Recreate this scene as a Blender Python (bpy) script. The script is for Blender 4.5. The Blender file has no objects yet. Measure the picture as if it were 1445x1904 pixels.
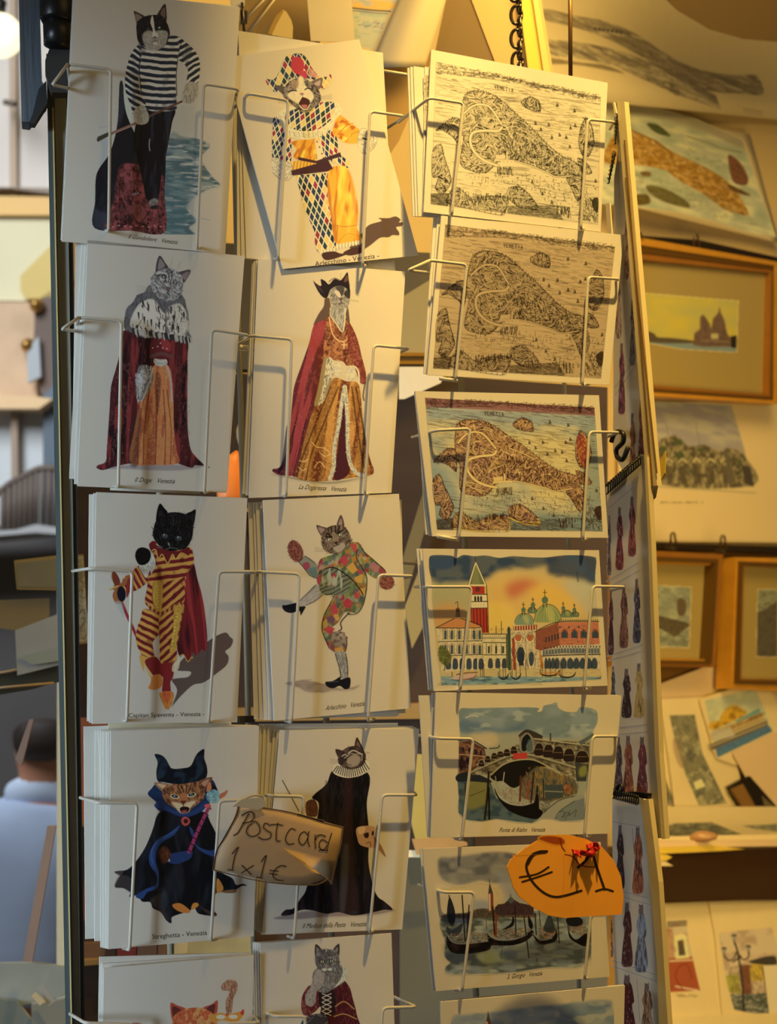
import bpy, math, random
import numpy as np
from mathutils import Matrix, Vector
C = bpy.context.scene
COL = C.collection
# ------------------------------------------------------------------ camera
FPX = 2890.0
cam_d = bpy.data.cameras.new('camera'); cam = bpy.data.objects.new('camera', cam_d); COL.objects.link(cam)
cam_d.sensor_fit = 'VERTICAL'; cam_d.sensor_height = 36.0; cam_d.lens = FPX/1904*36.0
CAMR = Matrix.Rotation(math.radians(94.0), 3, 'X') @ Matrix.Rotation(math.radians(-2.4), 3, 'Z')
CAMP = Vector((0, -1.0, 1.55))
cam.matrix_world = Matrix.Translation(CAMP) @ CAMR.to_4x4()
cam_d.clip_start = .05
cam_d.dof.use_dof = True; cam_d.dof.focus_distance = 1.02; cam_d.dof.aperture_fstop = 13
C.camera = cam
CAMRN = np.array(CAMR); CAMPN = np.array(CAMP)
# ------------------------------------------------------------------ light
C.view_settings.view_transform = 'Standard'; C.view_settings.look = 'None'
C.view_settings.gamma = 1; C.view_settings.use_curve_mapping = False
C.view_settings.exposure = 0.0
w = bpy.data.worlds.new('world'); C.world = w; w.use_nodes = True
w.node_tree.nodes['Background'].inputs[0].default_value = (1.0, .74, .46, 1)
w.node_tree.nodes['Background'].inputs[1].default_value = .07
def lamp(name, kind, loc, target, power, col, **kw):
    d = bpy.data.lights.new(name, kind); d.energy = power; d.color = col
    for k, v in kw.items(): setattr(d, k, v)
    o = bpy.data.objects.new(name, d); COL.objects.link(o); o.location = loc
    o.rotation_euler = (Vector(target)-Vector(loc)).to_track_quat('-Z', 'Y').to_euler()
    return o
WARM = (1.0, .62, .16)
# shop spotlight above the rack, warm
lamp('shop_and_fill_spot', 'SPOT', (.27, -.39, 2.80), (.185, .06, 1.82), 98, WARM, spot_size=math.radians(31), spot_blend=.85, shadow_soft_size=.02)
lamp('shop_and_fill_spot', 'SPOT', (.22, -.39, 2.80), (-.01, .05, 1.93), 40, WARM, spot_size=math.radians(15), spot_blend=.8, shadow_soft_size=.02)  # second warm spot, added to brighten the laughing harlequin card
# wide warm light: added front fill, shop lamp deeper inside, added low wall fill
lamp('warm_front_fill', 'AREA', (.95, -.75, 2.5), (.1, 0, 1.5), 2.6, WARM, size=1.0)  # soft fill added for the warm ambience on the right-hand columns
lamp('shop_ceiling_lamp', 'AREA', (.40, .15, 2.4), (.8, 1.6, 1.5), 11, WARM, size=.5)
lamp('low_wall_fill', 'AREA', (.66, .28, 1.42), (.75, 1.5, 1.3), 4.8, WARM, size=.5)  # fill added low inside to brighten the wall under the shelf
# daylight of the street, falling on the window from the left and on the houses, then an added fill
lamp('daylight_and_fill', 'AREA', (-.80, -.60, 1.40), (-.30, 0, 1.38), 1.15, (.70, .88, 1.0), shape='RECTANGLE', size=.2, size_y=1.1, spread=math.radians(25))
lamp('daylight_and_fill', 'AREA', (-2.2, 1.9, 4.6), (-1.3, 5.4, 1.6), 92, (.96, .97, 1.0), size=2.0, spread=math.radians(110))
lamp('daylight_and_fill', 'AREA', (-1.7, -.1, 1.7), (-.42, .45, 1.25), 1.9, (.85, .93, 1.0), size=.6, spread=math.radians(50))  # soft side fill added to lift the papers and profile by the pane
# ------------------------------------------------------------------ colour + materials
def lin(c):
    if isinstance(c, str):
        c = c.lstrip('#'); c = c if len(c) == 6 else ''.join(q*2 for q in c); c = [int(c[i:i+2], 16)/255 for i in (0, 2, 4)]
    c = np.asarray(c, float)
    return np.where(c <= .04045, c/12.92, ((c+.055)/1.055)**2.4)
MATS = {}
def mat(name, col, rough=.6, metal=0, noise=0, nscale=40, emit=0, spec=.5, bump=0, stretch=None):
    if name in MATS: return MATS[name]
    m = bpy.data.materials.new(name); m.use_nodes = True; nt = m.node_tree; b = nt.nodes['Principled BSDF']
    c = list(lin(col))+[1]
    b.inputs['Base Color'].default_value = c; b.inputs['Roughness'].default_value = rough
    b.inputs['Metallic'].default_value = metal; b.inputs['Specular IOR Level'].default_value = spec
    if emit:
        b.inputs['Emission Color'].default_value = c; b.inputs['Emission Strength'].default_value = emit
    if noise or bump:
        tc = nt.nodes.new('ShaderNodeTexCoord'); mp = nt.nodes.new('ShaderNodeMapping'); n = nt.nodes.new('ShaderNodeTexNoise')
        if stretch: mp.inputs['Scale'].default_value = stretch
        n.inputs['Scale'].default_value = nscale; n.inputs['Detail'].default_value = 5
        nt.links.new(tc.outputs['Object'], mp.inputs[0]); nt.links.new(mp.outputs[0], n.inputs['Vector'])
        if noise:
            r = nt.nodes.new('ShaderNodeMix'); r.data_type = 'RGBA'
            r.inputs['A'].default_value = [v*(1-noise) for v in c[:3]]+[1]
            r.inputs['B'].default_value = [min(1, v*(1+noise)) for v in c[:3]]+[1]
            nt.links.new(n.outputs['Fac'], r.inputs['Factor']); nt.links.new(r.outputs['Result'], b.inputs['Base Color'])
        if bump:
            bp = nt.nodes.new('ShaderNodeBump'); bp.inputs['Strength'].default_value = bump; bp.inputs['Distance'].default_value = .002
            nt.links.new(n.outputs['Fac'], bp.inputs['Height']); nt.links.new(bp.outputs[0], b.inputs['Normal'])
    MATS[name] = m; return m
def ink_mat():
    m = bpy.data.materials.new('printed_ink'); m.use_nodes = True; nt = m.node_tree; b = nt.nodes['Principled BSDF']
    a = nt.nodes.new('ShaderNodeAttribute'); a.attribute_name = 'ink'
    nt.links.new(a.outputs['Color'], b.inputs['Base Color']); b.inputs['Roughness'].default_value = .5
    b.inputs['Specular IOR Level'].default_value = .25
    return m
INK = ink_mat()
PAPER_ALB = .80; GAM = 1.12; DESAT = .16
PAPER = mat('white_card', '#e8e7e2', .55, noise=.02, nscale=500, spec=.25)
CREAM = mat('cream_paper', '#e9dfc2', .6, noise=.04, nscale=60, spec=.2)
YELLOWP = mat('yellow_paper', '#e6cf62', .6, noise=.05, nscale=60, spec=.2)
WIRE = mat('white_coated_wire', '#d3d1c8', .32, noise=.04, nscale=80)
# ------------------------------------------------------------------ geometry helpers
def ray(px, py):
    d = np.stack([(np.asarray(px, float)-722.5)/FPX, -(np.asarray(py, float)-952.0)/FPX, -np.ones(np.shape(px))], -1)
    return d @ CAMRN.T
class Plane:
    def __init__(s, px, py, depth, yaw=0, tilt=0):
        r = ray(px, py); s.q = CAMPN + r*(depth/r[1])
        y, t = math.radians(yaw), math.radians(tilt)
        s.n = np.array([math.sin(y)*math.cos(t), -math.cos(y)*math.cos(t), math.sin(t)])
    def at(s, px, py, d=0):
        r = ray(px, py); t = ((s.q-CAMPN) @ s.n+d)/(r @ s.n)
        return CAMPN + r*np.asarray(t)[..., None]
    def sh(s, d):
        p = Plane.__new__(Plane); p.q = s.q+s.n*d; p.n = s.n; return p
def mesh_obj(name, verts, faces, m, parent=None, smooth=False):
    verts = np.array([tuple(map(float, v)) for v in verts]); org = verts.mean(0) if parent is None else np.zeros(3)
    me = bpy.data.meshes.new(name); me.from_pydata([tuple(v) for v in verts-org], [], faces); me.materials.append(m)
    if smooth: me.polygons.foreach_set('use_smooth', [True]*len(me.polygons))
    me.update(); o = bpy.data.objects.new(name, me); COL.objects.link(o); o.location = Vector(org)
    if parent is not None: adopt(o, parent)
    return o
def adopt(o, parent):
    o.parent = parent; o.matrix_parent_inverse = Matrix.Translation(-parent.location)
def tag(o, label=None, cat=None, group=None, kind=None):
    if label: o['label'] = label
    if cat: o['category'] = cat
    if group: o['group'] = group
    if kind: o['kind'] = kind
    return o
def empty(name, loc, label=None, cat=None, group=None):
    o = bpy.data.objects.new(name, None); COL.objects.link(o); o.location = Vector([float(v) for v in loc]); o.empty_display_size = .02
    return tag(o, label, cat, group)
def slab(name, pl, poly, thick, m, parent=None, wave=None, n=1):
    """sheet standing on plane pl, outline poly in picture pixels, real thickness behind its face"""
    p = pl.at([a for a, b in poly], [b for a, b in poly]); N = len(poly)
    b = p - pl.n*thick
    v = list(p)+list(b)
    f = [tuple(range(N))[::-1], tuple(range(N, 2*N))]+[(i, (i+1) % N, N+(i+1) % N, N+i) for i in range(N)]
    return mesh_obj(name, v, f, m, parent)
def bent_slab(name, pl, quad, thick, m, bend, parent=None, nu=14, nv=14):
    """quad sheet with a real bend: bend(u,v) metres towards the viewer"""
    V = []; H_ = homog([(0, 0), (1, 0), (1, 1), (0, 1)], quad)
    for back in (0, 1):
        for j in range(nv+1):
            for i in range(nu+1):
                u, v = i/nu, j/nv
                x = H_ @ [u, v, 1]; x = x[:2]/x[2]
                V.append(pl.at(x[0], x[1], bend(u, v))-pl.n*thick*back)
    K = (nu+1)*(nv+1); F = []
    for j in range(nv):
        for i in range(nu):
            a = j*(nu+1)+i; F.append((a, a+nu+1, a+nu+2, a+1)); F.append((K+a, K+a+1, K+a+nu+2, K+a+nu+1))
    for i in range(nu):
        F.append((i, i+1, K+i+1, K+i)); a = nv*(nu+1)+i; F.append((a+1, a, K+a, K+a+1))
    for j in range(nv):
        a = j*(nu+1); F.append((a+nu+1, a, K+a, K+a+nu+1)); a += nu; F.append((a, a+nu+1, K+a+nu+1, K+a))
    return mesh_obj(name, V, F, m, parent, smooth=True)
def round_path(P, r=.005, k=5):
    P = [Vector([float(c) for c in p]) for p in P]; out = [P[0]]
    for a, b, c in zip(P, P[1:], P[2:]):
        d1 = (a-b); d2 = (c-b); rr = min(r, d1.length*.45, d2.length*.45)
        s, e = b+d1.normalized()*rr, b+d2.normalized()*rr
        for i in range(k+1):
            t = i/k; out.append(s*(1-t)**2+b*2*t*(1-t)+e*t*t)
    out.append(P[-1]); return out
def tube_geo(P, r, n=8):
    V = []; F = []; P = [Vector(p) for p in P]; N = len(P); up = None
    for i, p in enumerate(P):
        d = (P[min(i+1, N-1)]-P[max(i-1, 0)]).normalized()
        if up is None: up = d.orthogonal().normalized()
        up = (up-d*up.dot(d)).normalized(); s = d.cross(up)
        rr = r(i/(N-1)) if callable(r) else r
        for k in range(n):
            a = 2*math.pi*k/n; V.append(p+up*math.cos(a)*rr+s*math.sin(a)*rr)
    for i in range(N-1):
        for k in range(n):
            F.append((i*n+k, i*n+(k+1) % n, (i+1)*n+(k+1) % n, (i+1)*n+k))
    F.append(tuple(range(n))[::-1]); F.append(tuple((N-1)*n+k for k in range(n)))
    return V, F
def tube(name, P, r, m, parent=None, n=8):
    V, F = tube_geo(P, r, n); return mesh_obj(name, V, F, m, parent, smooth=True)
def tubes(name, paths, r, m, parent=None, n=8):
    V = []; F = []
    for P in paths:
        v, f = tube_geo(P, r, n); o = len(V); V += v; F += [tuple(i+o for i in q) for q in f]
    return mesh_obj(name, V, F, m, parent, smooth=True)
def text_on(name, s, pl, p0, p1, h, col, parent, shear=0, d=.00006, fit=True):
    cu = bpy.data.curves.new('t', 'FONT'); cu.body = s; cu.resolution_u = 2; cu.offset = .004 if not shear else 0
    o = bpy.data.objects.new('t', cu); COL.objects.link(o)
    dg = bpy.context.evaluated_depsgraph_get(); me = o.evaluated_get(dg).to_mesh()
    v = np.array([tuple(a.co) for a in me.vertices]); F = [tuple(p.vertices) for p in me.polygons]
    o.to_mesh_clear(); bpy.data.objects.remove(o)
    x0, x1 = v[:, 0].min(), v[:, 0].max(); u = (v[:, 0]-x0)/(x1-x0); y = v[:, 1]/.7
    p0 = np.array(p0, float); p1 = np.array(p1, float); D = p1-p0; up = np.array([D[1], -D[0]])/np.hypot(*D)*h
    al = D/np.hypot(*D)*h*shear
    P = p0+u[:, None]*D+y[:, None]*(up+al)
    return mesh_obj(name, pl.at(P[:, 0], P[:, 1], d), F, mat('ink_'+col.strip('#'), col, .6), parent)
# ------------------------------------------------------------------ painting of printed pictures (colour stored on the mesh)
def crop(ox, oy, k): return np.array([[1/k, 0, ox], [0, 1/k, oy], [0, 0, 1.0]])
def homog(src, dst):
    A = []; b = []
    for (x, y), (u, v) in zip(src, dst):
        A.append([x, y, 1, 0, 0, 0, -u*x, -u*y]); b.append(u)
        A.append([0, 0, 0, x, y, 1, -v*x, -v*y]); b.append(v)
    h = np.linalg.solve(np.array(A, float), np.array(b, float)); return np.append(h, 1).reshape(3, 3)
def catmull(P, closed=True, k=6):
    P = np.array(P, float); n = len(P)
    if n < 3: return P
    out = []
    for i in range(n if closed else n-1):
        if closed: p0, p1, p2, p3 = P[i-1], P[i], P[(i+1) % n], P[(i+2) % n]
        else: p0, p1, p2, p3 = P[max(i-1, 0)], P[i], P[i+1], P[min(i+2, n-1)]
        for t in np.arange(k)/k:
            out.append(.5*((2*p1)+(-p0+p2)*t+(2*p0-5*p1+4*p2-p3)*t*t+(-p0+3*p1-3*p2+p3)*t**3))
    if not closed: out.append(P[-1])
    return np.array(out)
class Art:
    def __init__(s, box, T, white='#ffffff', res=1.2, seed=1, base='#e8e7e2'):
        s.x0, s.y0, s.x1, s.y1 = box; s.res = res; s.T = T; s.wh = lin(white)
        s.W = int((s.x1-s.x0)*res)+1; s.H = int((s.y1-s.y0)*res)+1
        s.base = lin(base)/PAPER_ALB; s.c = np.ones((s.H, s.W, 3)); s.a = np.zeros((s.H, s.W)); s.rng = np.random.default_rng(seed)
        s.Y, s.X = np.mgrid[0:s.H, 0:s.W].astype(float); s.gain = 1.0
    def px(s, pts):
        p = np.c_[np.array(pts, float), np.ones(len(pts))] @ s.T.T; return p[:, :2]/p[:, 2:]
    def cv(s, pts): return (s.px(pts)-[s.x0, s.y0])*s.res
    def mask(s, pts, sm=1, ss=3):
        P = s.cv(pts)
        if sm: P = catmull(P)
        return s.fillcv(P, ss)
    def fillcv(s, P, ss=3):
        P = (P+.5)*ss; H, W = s.H*ss, s.W*ss; acc = np.zeros((H, W+1), np.int32)
        Q = np.roll(P, -1, 0)
        for (xa, ya), (xb, yb) in zip(P, Q):
            if ya > yb: xa, ya, xb, yb = xb, yb, xa, ya
            r0, r1 = max(0, math.ceil(ya-.5)), min(H-1, math.ceil(yb-.5)-1)
            if r1 < r0: continue
            r = np.arange(r0, r1+1); x = xa+(r+.5-ya)*(xb-xa)/(yb-ya)
            c = np.clip(np.ceil(x-.5), 0, W).astype(int); acc[r, c] += 1
        m = (np.cumsum(acc, 1)[:, :W] % 2).astype(float)
        return m.reshape(s.H, ss, s.W, ss).mean((1, 3))
    def put(s, m, col, a=1.0, ink=True):
        c = lin(col)/s.wh*s.gain; m = np.clip(m*a, 0, 1)
        s.c += (c-s.c)*m[..., None]
        if ink: s.a = np.maximum(s.a, np.clip(m*3, 0, 1))
        return m
    def poly(s, pts, col, a=1, sm=1, soft=0, clip=None):
        m = s.mask(pts, sm)
        if soft: m = s.blur(m, soft)
        if clip is not None: m = m*clip
        s.put(m, col, a); return m
    def ell(s, cx, cy, rx, ry, col, ang=0, a=1, soft=0, clip=None):
        t = np.linspace(0, 2*math.pi, 22)[:-1]; A = math.radians(ang)
        x = rx*np.cos(t); y = ry*np.sin(t)
        return s.poly(np.c_[cx+x*math.cos(A)-y*math.sin(A), cy+x*math.sin(A)+y*math.cos(A)], col, a, 0, soft, clip)
    def blur(s, m, r):
        r = max(1, int(r*s.res))
        for _ in range(2):
            for ax in (0, 1):
                p = np.pad(m, [(r+1, r) if i == ax else (0, 0) for i in (0, 1)], 'edge'); c = np.cumsum(p, ax)
                n = m.shape[ax]; a = np.take(c, range(2*r+1, 2*r+1+n), ax); b = np.take(c, range(0, n), ax); m = (a-b)/(2*r+1)
        return m
    def line(s, pts, wd, col, a=1, sm=1, clip=None, taper=0, closed=False):
        P = s.cv(pts)
        if sm and len(P) > 2: P = catmull(P, closed)
        m = np.zeros((s.H, s.W)); n = len(P)-1; wd = wd*s.res
        for i in range(n):
            a_, b_ = P[i], P[i+1]; w_ = wd*(1-taper*(i+.5)/n)/2
            x0, x1 = int(max(0, min(a_[0], b_[0])-w_-2)), int(min(s.W, max(a_[0], b_[0])+w_+3))
            y0, y1 = int(max(0, min(a_[1], b_[1])-w_-2)), int(min(s.H, max(a_[1], b_[1])+w_+3))
            if x1 <= x0 or y1 <= y0: continue
            X = s.X[y0:y1, x0:x1]-a_[0]; Y = s.Y[y0:y1, x0:x1]-a_[1]; d = b_-a_; L = d@d+1e-9
            t = np.clip((X*d[0]+Y*d[1])/L, 0, 1); D = np.hypot(X-t*d[0], Y-t*d[1])
            m[y0:y1, x0:x1] = np.maximum(m[y0:y1, x0:x1], np.clip(w_+.5-D, 0, 1)*min(1, w_*2))
        if clip is not None: m = m*clip
        s.put(m, col, a); return m
    def noise(s, sx, sy=None, ang=0, seed=None, oct=2):
        sy = sy or sx; r = np.random.default_rng(seed if seed is not None else s.rng.integers(1e6)); A = math.radians(ang); out = 0; tot = 0
        for o in range(oct):
            u = (s.X*math.cos(A)+s.Y*math.sin(A))/(sx*s.res)*2**o+500; v = (-s.X*math.sin(A)+s.Y*math.cos(A))/(sy*s.res)*2**o+500
            g = r.random((128, 128)); i = np.floor(u).astype(int); j = np.floor(v).astype(int); fu = u-i; fv = v-j
            fu = fu*fu*(3-2*fu); fv = fv*fv*(3-2*fv); G = lambda a, b: g[a % 128, b % 128]
            out = out+(.5**o)*((G(i, j)*(1-fu)+G(i+1, j)*fu)*(1-fv)+(G(i, j+1)*(1-fu)+G(i+1, j+1)*fu)*fv); tot += .5**o
        return out/tot
    def tex(s, m, col, sx, sy=None, ang=0, lo=.45, hi=.75, a=1, seed=None):
        f = np.clip((s.noise(sx, sy, ang, seed)-lo)/(hi-lo), 0, 1); s.put(m*f, col, a); return f
    def stripes(s, m, col, per, ang, duty=.5, warp=0, a=1, bend=0, c=(0, 0)):
        """dark bands; ang = direction across the bands"""
        A = math.radians(ang); cc = s.cv([c])[0]; X = s.X-cc[0]; Y = s.Y-cc[1]
        u = (X*math.cos(A)+Y*math.sin(A)); v = (-X*math.sin(A)+Y*math.cos(A))
        u = u+bend*v*v/s.res
        if warp: u = u+(s.noise(14)-.5)*warp*s.res*2
        per = per*s.res; f = (u/per) % 1; d = np.abs(f-.5)*per; w_ = duty*per/2
        s.put(m*np.clip(w_-d+.5, 0, 1), col, a)
    def diamonds(s, m, w_, h_, pal, line='#d8c08a', lw=1.2, ang=0, c=(0, 0)):
        A = math.radians(ang); cc = s.cv([c])[0]; X = s.X-cc[0]; Y = s.Y-cc[1]
        x = (X*math.cos(A)+Y*math.sin(A))/(w_*s.res); y = (-X*math.sin(A)+Y*math.cos(A))/(h_*s.res)
        p, q = x+y, x-y; i, j = np.floor(p).astype(int), np.floor(q).astype(int)
        idx = (np.abs(i*7+j*3+(i*j) % 5)) % len(pal)
        for k, c_ in enumerate(pal): s.put(m*(idx == k), c_)
        dm = np.minimum(np.abs(p-np.round(p)), np.abs(q-np.round(q)))*w_*s.res*.8
        if lw: s.put(m*np.clip(lw*s.res/2-dm+.4, 0, 1), line)
    def hatch(s, m, n, L, ang, col, a=.8, jit=.3, wd=1, curve=0, out=False):
        idx = np.flatnonzero(m > .4)
        if len(idx) == 0: return
        ch = s.rng.choice(idx, n); cy, cx = ch // s.W, ch % s.W
        cy = cy+s.rng.random(n); cx = cx+s.rng.random(n)
        base = ang(cx, cy) if callable(ang) else math.radians(ang)
        th = base+s.rng.normal(0, jit, n); LL = L*s.res*(.5+s.rng.random(n)); K = max(3, int(L*s.res*1.6))
        acc = np.zeros((s.H+2, s.W+2)); cu = curve*s.rng.normal(0, 1, n)
        for k in range(K):
            t = (k/(K-1)-.5); aa = th+cu*t; x = cx+np.cos(aa)*LL*t; y = cy+np.sin(aa)*LL*t
            for o in ([0] if wd <= 1.3 else np.arange(-(wd-1)/2, (wd-1)/2+.01, .7)):
                xx = np.clip(x-np.sin(aa)*o*s.res, 0, s.W-1); yy = np.clip(y+np.cos(aa)*o*s.res, 0, s.H-1)
                i = xx.astype(int); j = yy.astype(int); fx = xx-i; fy = yy-j
                np.add.at(acc, (j, i), (1-fx)*(1-fy)); np.add.at(acc, (j, i+1), fx*(1-fy)); np.add.at(acc, (j+1, i), (1-fx)*fy); np.add.at(acc, (j+1, i+1), fx*fy)
        d = np.clip(acc[:s.H, :s.W]*.9*min(1, wd), 0, 1)
        if not out: d = d*m
        s.put(d, col, a)
    def build(s, name, pl, parent, d=.00005, thr=.04, bend=None):
        k = s.a > thr; fm = k[:-1, :-1] | k[1:, :-1] | k[:-1, 1:] | k[1:, 1:]
        used = np.zeros(k.shape, bool)
        for dj in (0, 1):
            for di in (0, 1): used[dj:dj+fm.shape[0], di:di+fm.shape[1]] |= fm
        vi = -np.ones(k.shape, int); vi[used] = np.arange(used.sum())
        px = s.X[used]/s.res+s.x0; py = s.Y[used]/s.res+s.y0
        P = pl.at(px, py, d) if bend is None else pl.at(px, py, d+bend(px, py))
        J, I = np.nonzero(fm); F = np.stack([vi[J, I], vi[J+1, I], vi[J+1, I+1], vi[J, I+1]], 1)
        me = bpy.data.meshes.new(name); me.vertices.add(len(P)); me.vertices.foreach_set('co', P.ravel())
        me.loops.add(F.size); me.loops.foreach_set('vertex_index', F.ravel().astype(np.int32))
        me.polygons.add(len(F)); me.polygons.foreach_set('loop_start', np.arange(0, F.size, 4, dtype=np.int32))
        me.update(calc_edges=True)
        at = me.color_attributes.new('ink', 'FLOAT_COLOR', 'POINT')
        c = np.clip(s.c[used], 0.003, 1.15)**GAM; c = (c+(c.mean(1, keepdims=True)-c)*DESAT*np.clip((1-c.mean(1, keepdims=True))*3, 0, 1))*s.base*PAPER_ALB
        at.data.foreach_set('color', np.c_[c, np.ones(len(c))].ravel().astype(np.float32))
        me.materials.append(INK); me.validate()
        o = bpy.data.objects.new(name, me); COL.objects.link(o)
        if parent is not None: adopt(o, parent)
        return o
# ================================================================== the setting
WALLP = Plane(1300, 700, 2.2, 40)
def wall_sheet(name, m, P, th=.02, d=0, kind=None):
    o = slab(name, WALLP.sh(d), P, th, m)
    if kind: o['kind'] = kind
    return o
WALLM = mat('cream_wall', '#d9c7a0', .8, noise=.05, nscale=6)
wall_sheet('wall_back', WALLM, [(150, -260), (1800, -260), (1800, 2300), (150, 2300)], .05, -.012, 'structure')
slab('ceiling', Plane(1300, 40, 1.9, 40, -50), [(1180, -140), (1190, -60), (1260, 20), (1320, 55), (1380, 72), (1445, 78), (1800, 90), (1800, -300), (1180, -300)], .02, mat('shaded_plaster', '#75644c', .9))['kind'] = 'structure'  # ceiling's shade put into a darker plaster colour
# floor under the shop and the street
mesh_obj('floor', [(-8, -3, -.02), (5, -3, -.02), (5, 9, -.02), (-8, 9, -.02), (-8, -3, -.1), (5, -3, -.1), (5, 9, -.1), (-8, 9, -.1)],
         [(0, 1, 2, 3), (7, 6, 5, 4), (0, 4, 5, 1), (1, 5, 6, 2), (2, 6, 7, 3), (3, 7, 4, 0)], mat('stone_floor', '#77736c', .8, noise=.2, nscale=4))['kind'] = 'structure'
# ---- dark cabinet behind the rack
CB = Plane(450, 1200, 1.5, 6)
cab = empty('display_cabinet', CB.at(450, 2200), 'dark brown display cabinet behind the postcard rack', 'cabinet')
# ---- window edge: dark metal and glass profile left of the cards
BAR = Plane(110, 900, 1.09, 12)
def bar_strip(name, a, b, c, d, m, off, th): return slab(name, BAR.sh(off), [a, b, c, d], th, m, trim)
trim = empty('trim_1', BAR.at(140, 1904)); trim['kind'] = 'structure'
EDGE = mat('dark_glass_edge', '#465052', .3, noise=.6, nscale=9, stretch=(14, 14, .6), spec=.6)
GREY = mat('brushed_grey_profile', '#868a82', .35, noise=.5, nscale=12, stretch=(20, 20, .5))
bar_strip('glass_edge', (86, 100), (100, 100), (140, 2000), (124, 2000), EDGE, .008, .012)
bar_strip('bright_line', (97, 200), (99.5, 200), (136, 2000), (133.5, 2000), mat('edge_highlight', '#c8b27a', .3), .0095, .001)  # highlight along the glass edge put in as a pale strip
bar_strip('profile_face', (99, 100), (122, 100), (152, 2000), (138, 2000), GREY, .004, .02)
bar_strip('profile_side', (118, 100), (131, 100), (160, 2000), (150, 2000), mat('black_profile', '#262a2b', .4), .002, .03)
# glass pane
gm = bpy.data.materials.new('window_glass'); gm.use_nodes = True; nt = gm.node_tree; nt.nodes.clear()
o_ = nt.nodes.new('ShaderNodeOutputMaterial'); mx = nt.nodes.new('ShaderNodeMixShader'); tr = nt.nodes.new('ShaderNodeBsdfTransparent'); gl = nt.nodes.new('ShaderNodeBsdfGlossy')
gl.inputs['Roughness'].default_value = .05; mx.inputs[0].default_value = .05; tr.inputs[0].default_value = (.96, .98, .98, 1)
nt.links.new(tr.outputs[0], mx.inputs[1]); nt.links.new(gl.outputs[0], mx.inputs[2]); nt.links.new(mx.outputs[0], o_.inputs[0])
slab('window_1', BAR, [(-700, -300), (88, -300), (130, 2100), (-700, 2100)], .006, gm)['kind'] = 'structure'
# hinge fitting and dark wooden shutter at the top of the bar
hp = Plane(90, 100, 1.06, 12)
sh = slab('wooden_shutter', hp.sh(-.012), [(34, -60), (72, -60), (78, 150), (86, 168), (86, 190), (54, 227), (40, 225), (37, 100)], .018, mat('slate_painted_wood', '#59636f', .6, noise=.25, nscale=18, stretch=(12, 12, .8), bump=.5))
tag(sh, 'dark slate painted shutter edge hanging at the upper left beside the window', 'shutter')
slab('shutter_edge', hp.sh(-.006), [(72, 165), (86, 150), (88, 192), (64, 230), (54, 228), (60, 214)], .01, mat('black_wood', '#23282d', .6, noise=.2), sh)
hg = empty('window_hinge', hp.at(105, 130), 'black metal hinge barrel with a rounded bracket above the dark window edge', 'hinge')
def lathe(name, prof, c, axis, m, parent=None, n=24):
    """prof: (distance along axis, radius)"""
    ax = Vector([float(v) for v in axis]).normalized(); u = ax.orthogonal().normalized(); v = ax.cross(u); V = []; F = []; c = Vector([float(q) for q in c])
    for t, r in prof:
        for k in range(n):
            a = 2*math.pi*k/n; V.append(c+ax*t+u*math.cos(a)*r+v*math.sin(a)*r)
    for i in range(len(prof)-1):
        for k in range(n): F.append((i*n+k, i*n+(k+1) % n, (i+1)*n+(k+1) % n, (i+1)*n+k))
    F.append(tuple(range(n))[::-1]); F.append(tuple((len(prof)-1)*n+k for k in range(n)))
    return mesh_obj(name, V, F, m, parent, smooth=True)
BLK = mat('black_metal', '#1b1d20', .35, metal=.3, noise=.2, nscale=30)
c0 = hp.at(106, -30, .004); c1 = hp.at(107, 34, .004); c2 = hp.at(108, 90, .004); axd = (c2-c0)
L1 = float(np.linalg.norm(c1-c0)); L2 = float(np.linalg.norm(c2-c0))
lathe('hinge_cap', [(0, .0122), (L1, .0122), (L1+.003, .0108)], c0, axd, BLK, hg)
lathe('hinge_barrel', [(L1, .0102), (L2*.95, .0098), (L2, .006)], c0, axd, BLK, hg)
slab('hinge_bracket', hp.sh(.002), [(84, 112), (92, 90), (104, 82), (132, 84), (130, 172), (96, 172), (84, 130)], .012, mat('grey_metal', '#43464a', .4, metal=.4, noise=.15), hg)

# ---- the street behind the pane, left
ST = Plane(60, 700, 6.2, -8)
def st_slab(name, P, m, par, d=0, th=.08): return slab(name, ST.sh(d), P, th, m, par)
bd = empty('building', ST.at(60, 1900), 'pale plastered building seen blurred through the pane at the left', 'building')
st_slab('plaster_wall', [(-500, -300), (120, -300), (160, 1960), (-500, 1960)], mat('pink_plaster', '#cfc8c2', .9, noise=.12, nscale=1.2), bd, 0, .2)
st_slab('lintel', [(-500, 335), (110, 350), (110, 362), (60, 356), (20, 350), (-500, 350)], mat('grey_moulding', '#8c7f72', .8), bd, .1, .1)
st_slab('lintel_band', [(-500, 358), (112, 366), (112, 400), (-500, 398)], mat('ochre_stucco', '#e0b878', .8, noise=.1, nscale=4), bd, .08, .1)
st_slab('pilaster', [(16, -100), (28, -100), (34, 880), (20, 880)], mat('beige_stone', '#b3a08c', .8, noise=.1), bd, .03, .03)
st_slab('awning_wall', [(-500, 402), (110, 402), (112, 560), (-500, 556)], mat('pale_green_wall', '#d5cfae', .8, noise=.08, nscale=2), bd, .05, .05)
st_slab('awning', [(38, 512), (96, 455), (112, 452), (112, 552), (46, 556), (38, 540)], mat('yellow_awning', '#cdb672', .8, noise=.08, nscale=3), bd, .12, .05)
st_slab('stone_frieze', [(-500, 560), (96, 562), (70, 720), (68, 742), (-500, 740)], mat('sandy_frieze', '#c7aa8c', .8, noise=.3, nscale=7), bd, .1, .05)
st_slab('cornice', [(-500, 738), (60, 736), (98, 742), (72, 760), (-500, 756)], mat('ochre_cornice', '#e2c094', .7, noise=.08), bd, .2, .16)
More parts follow.
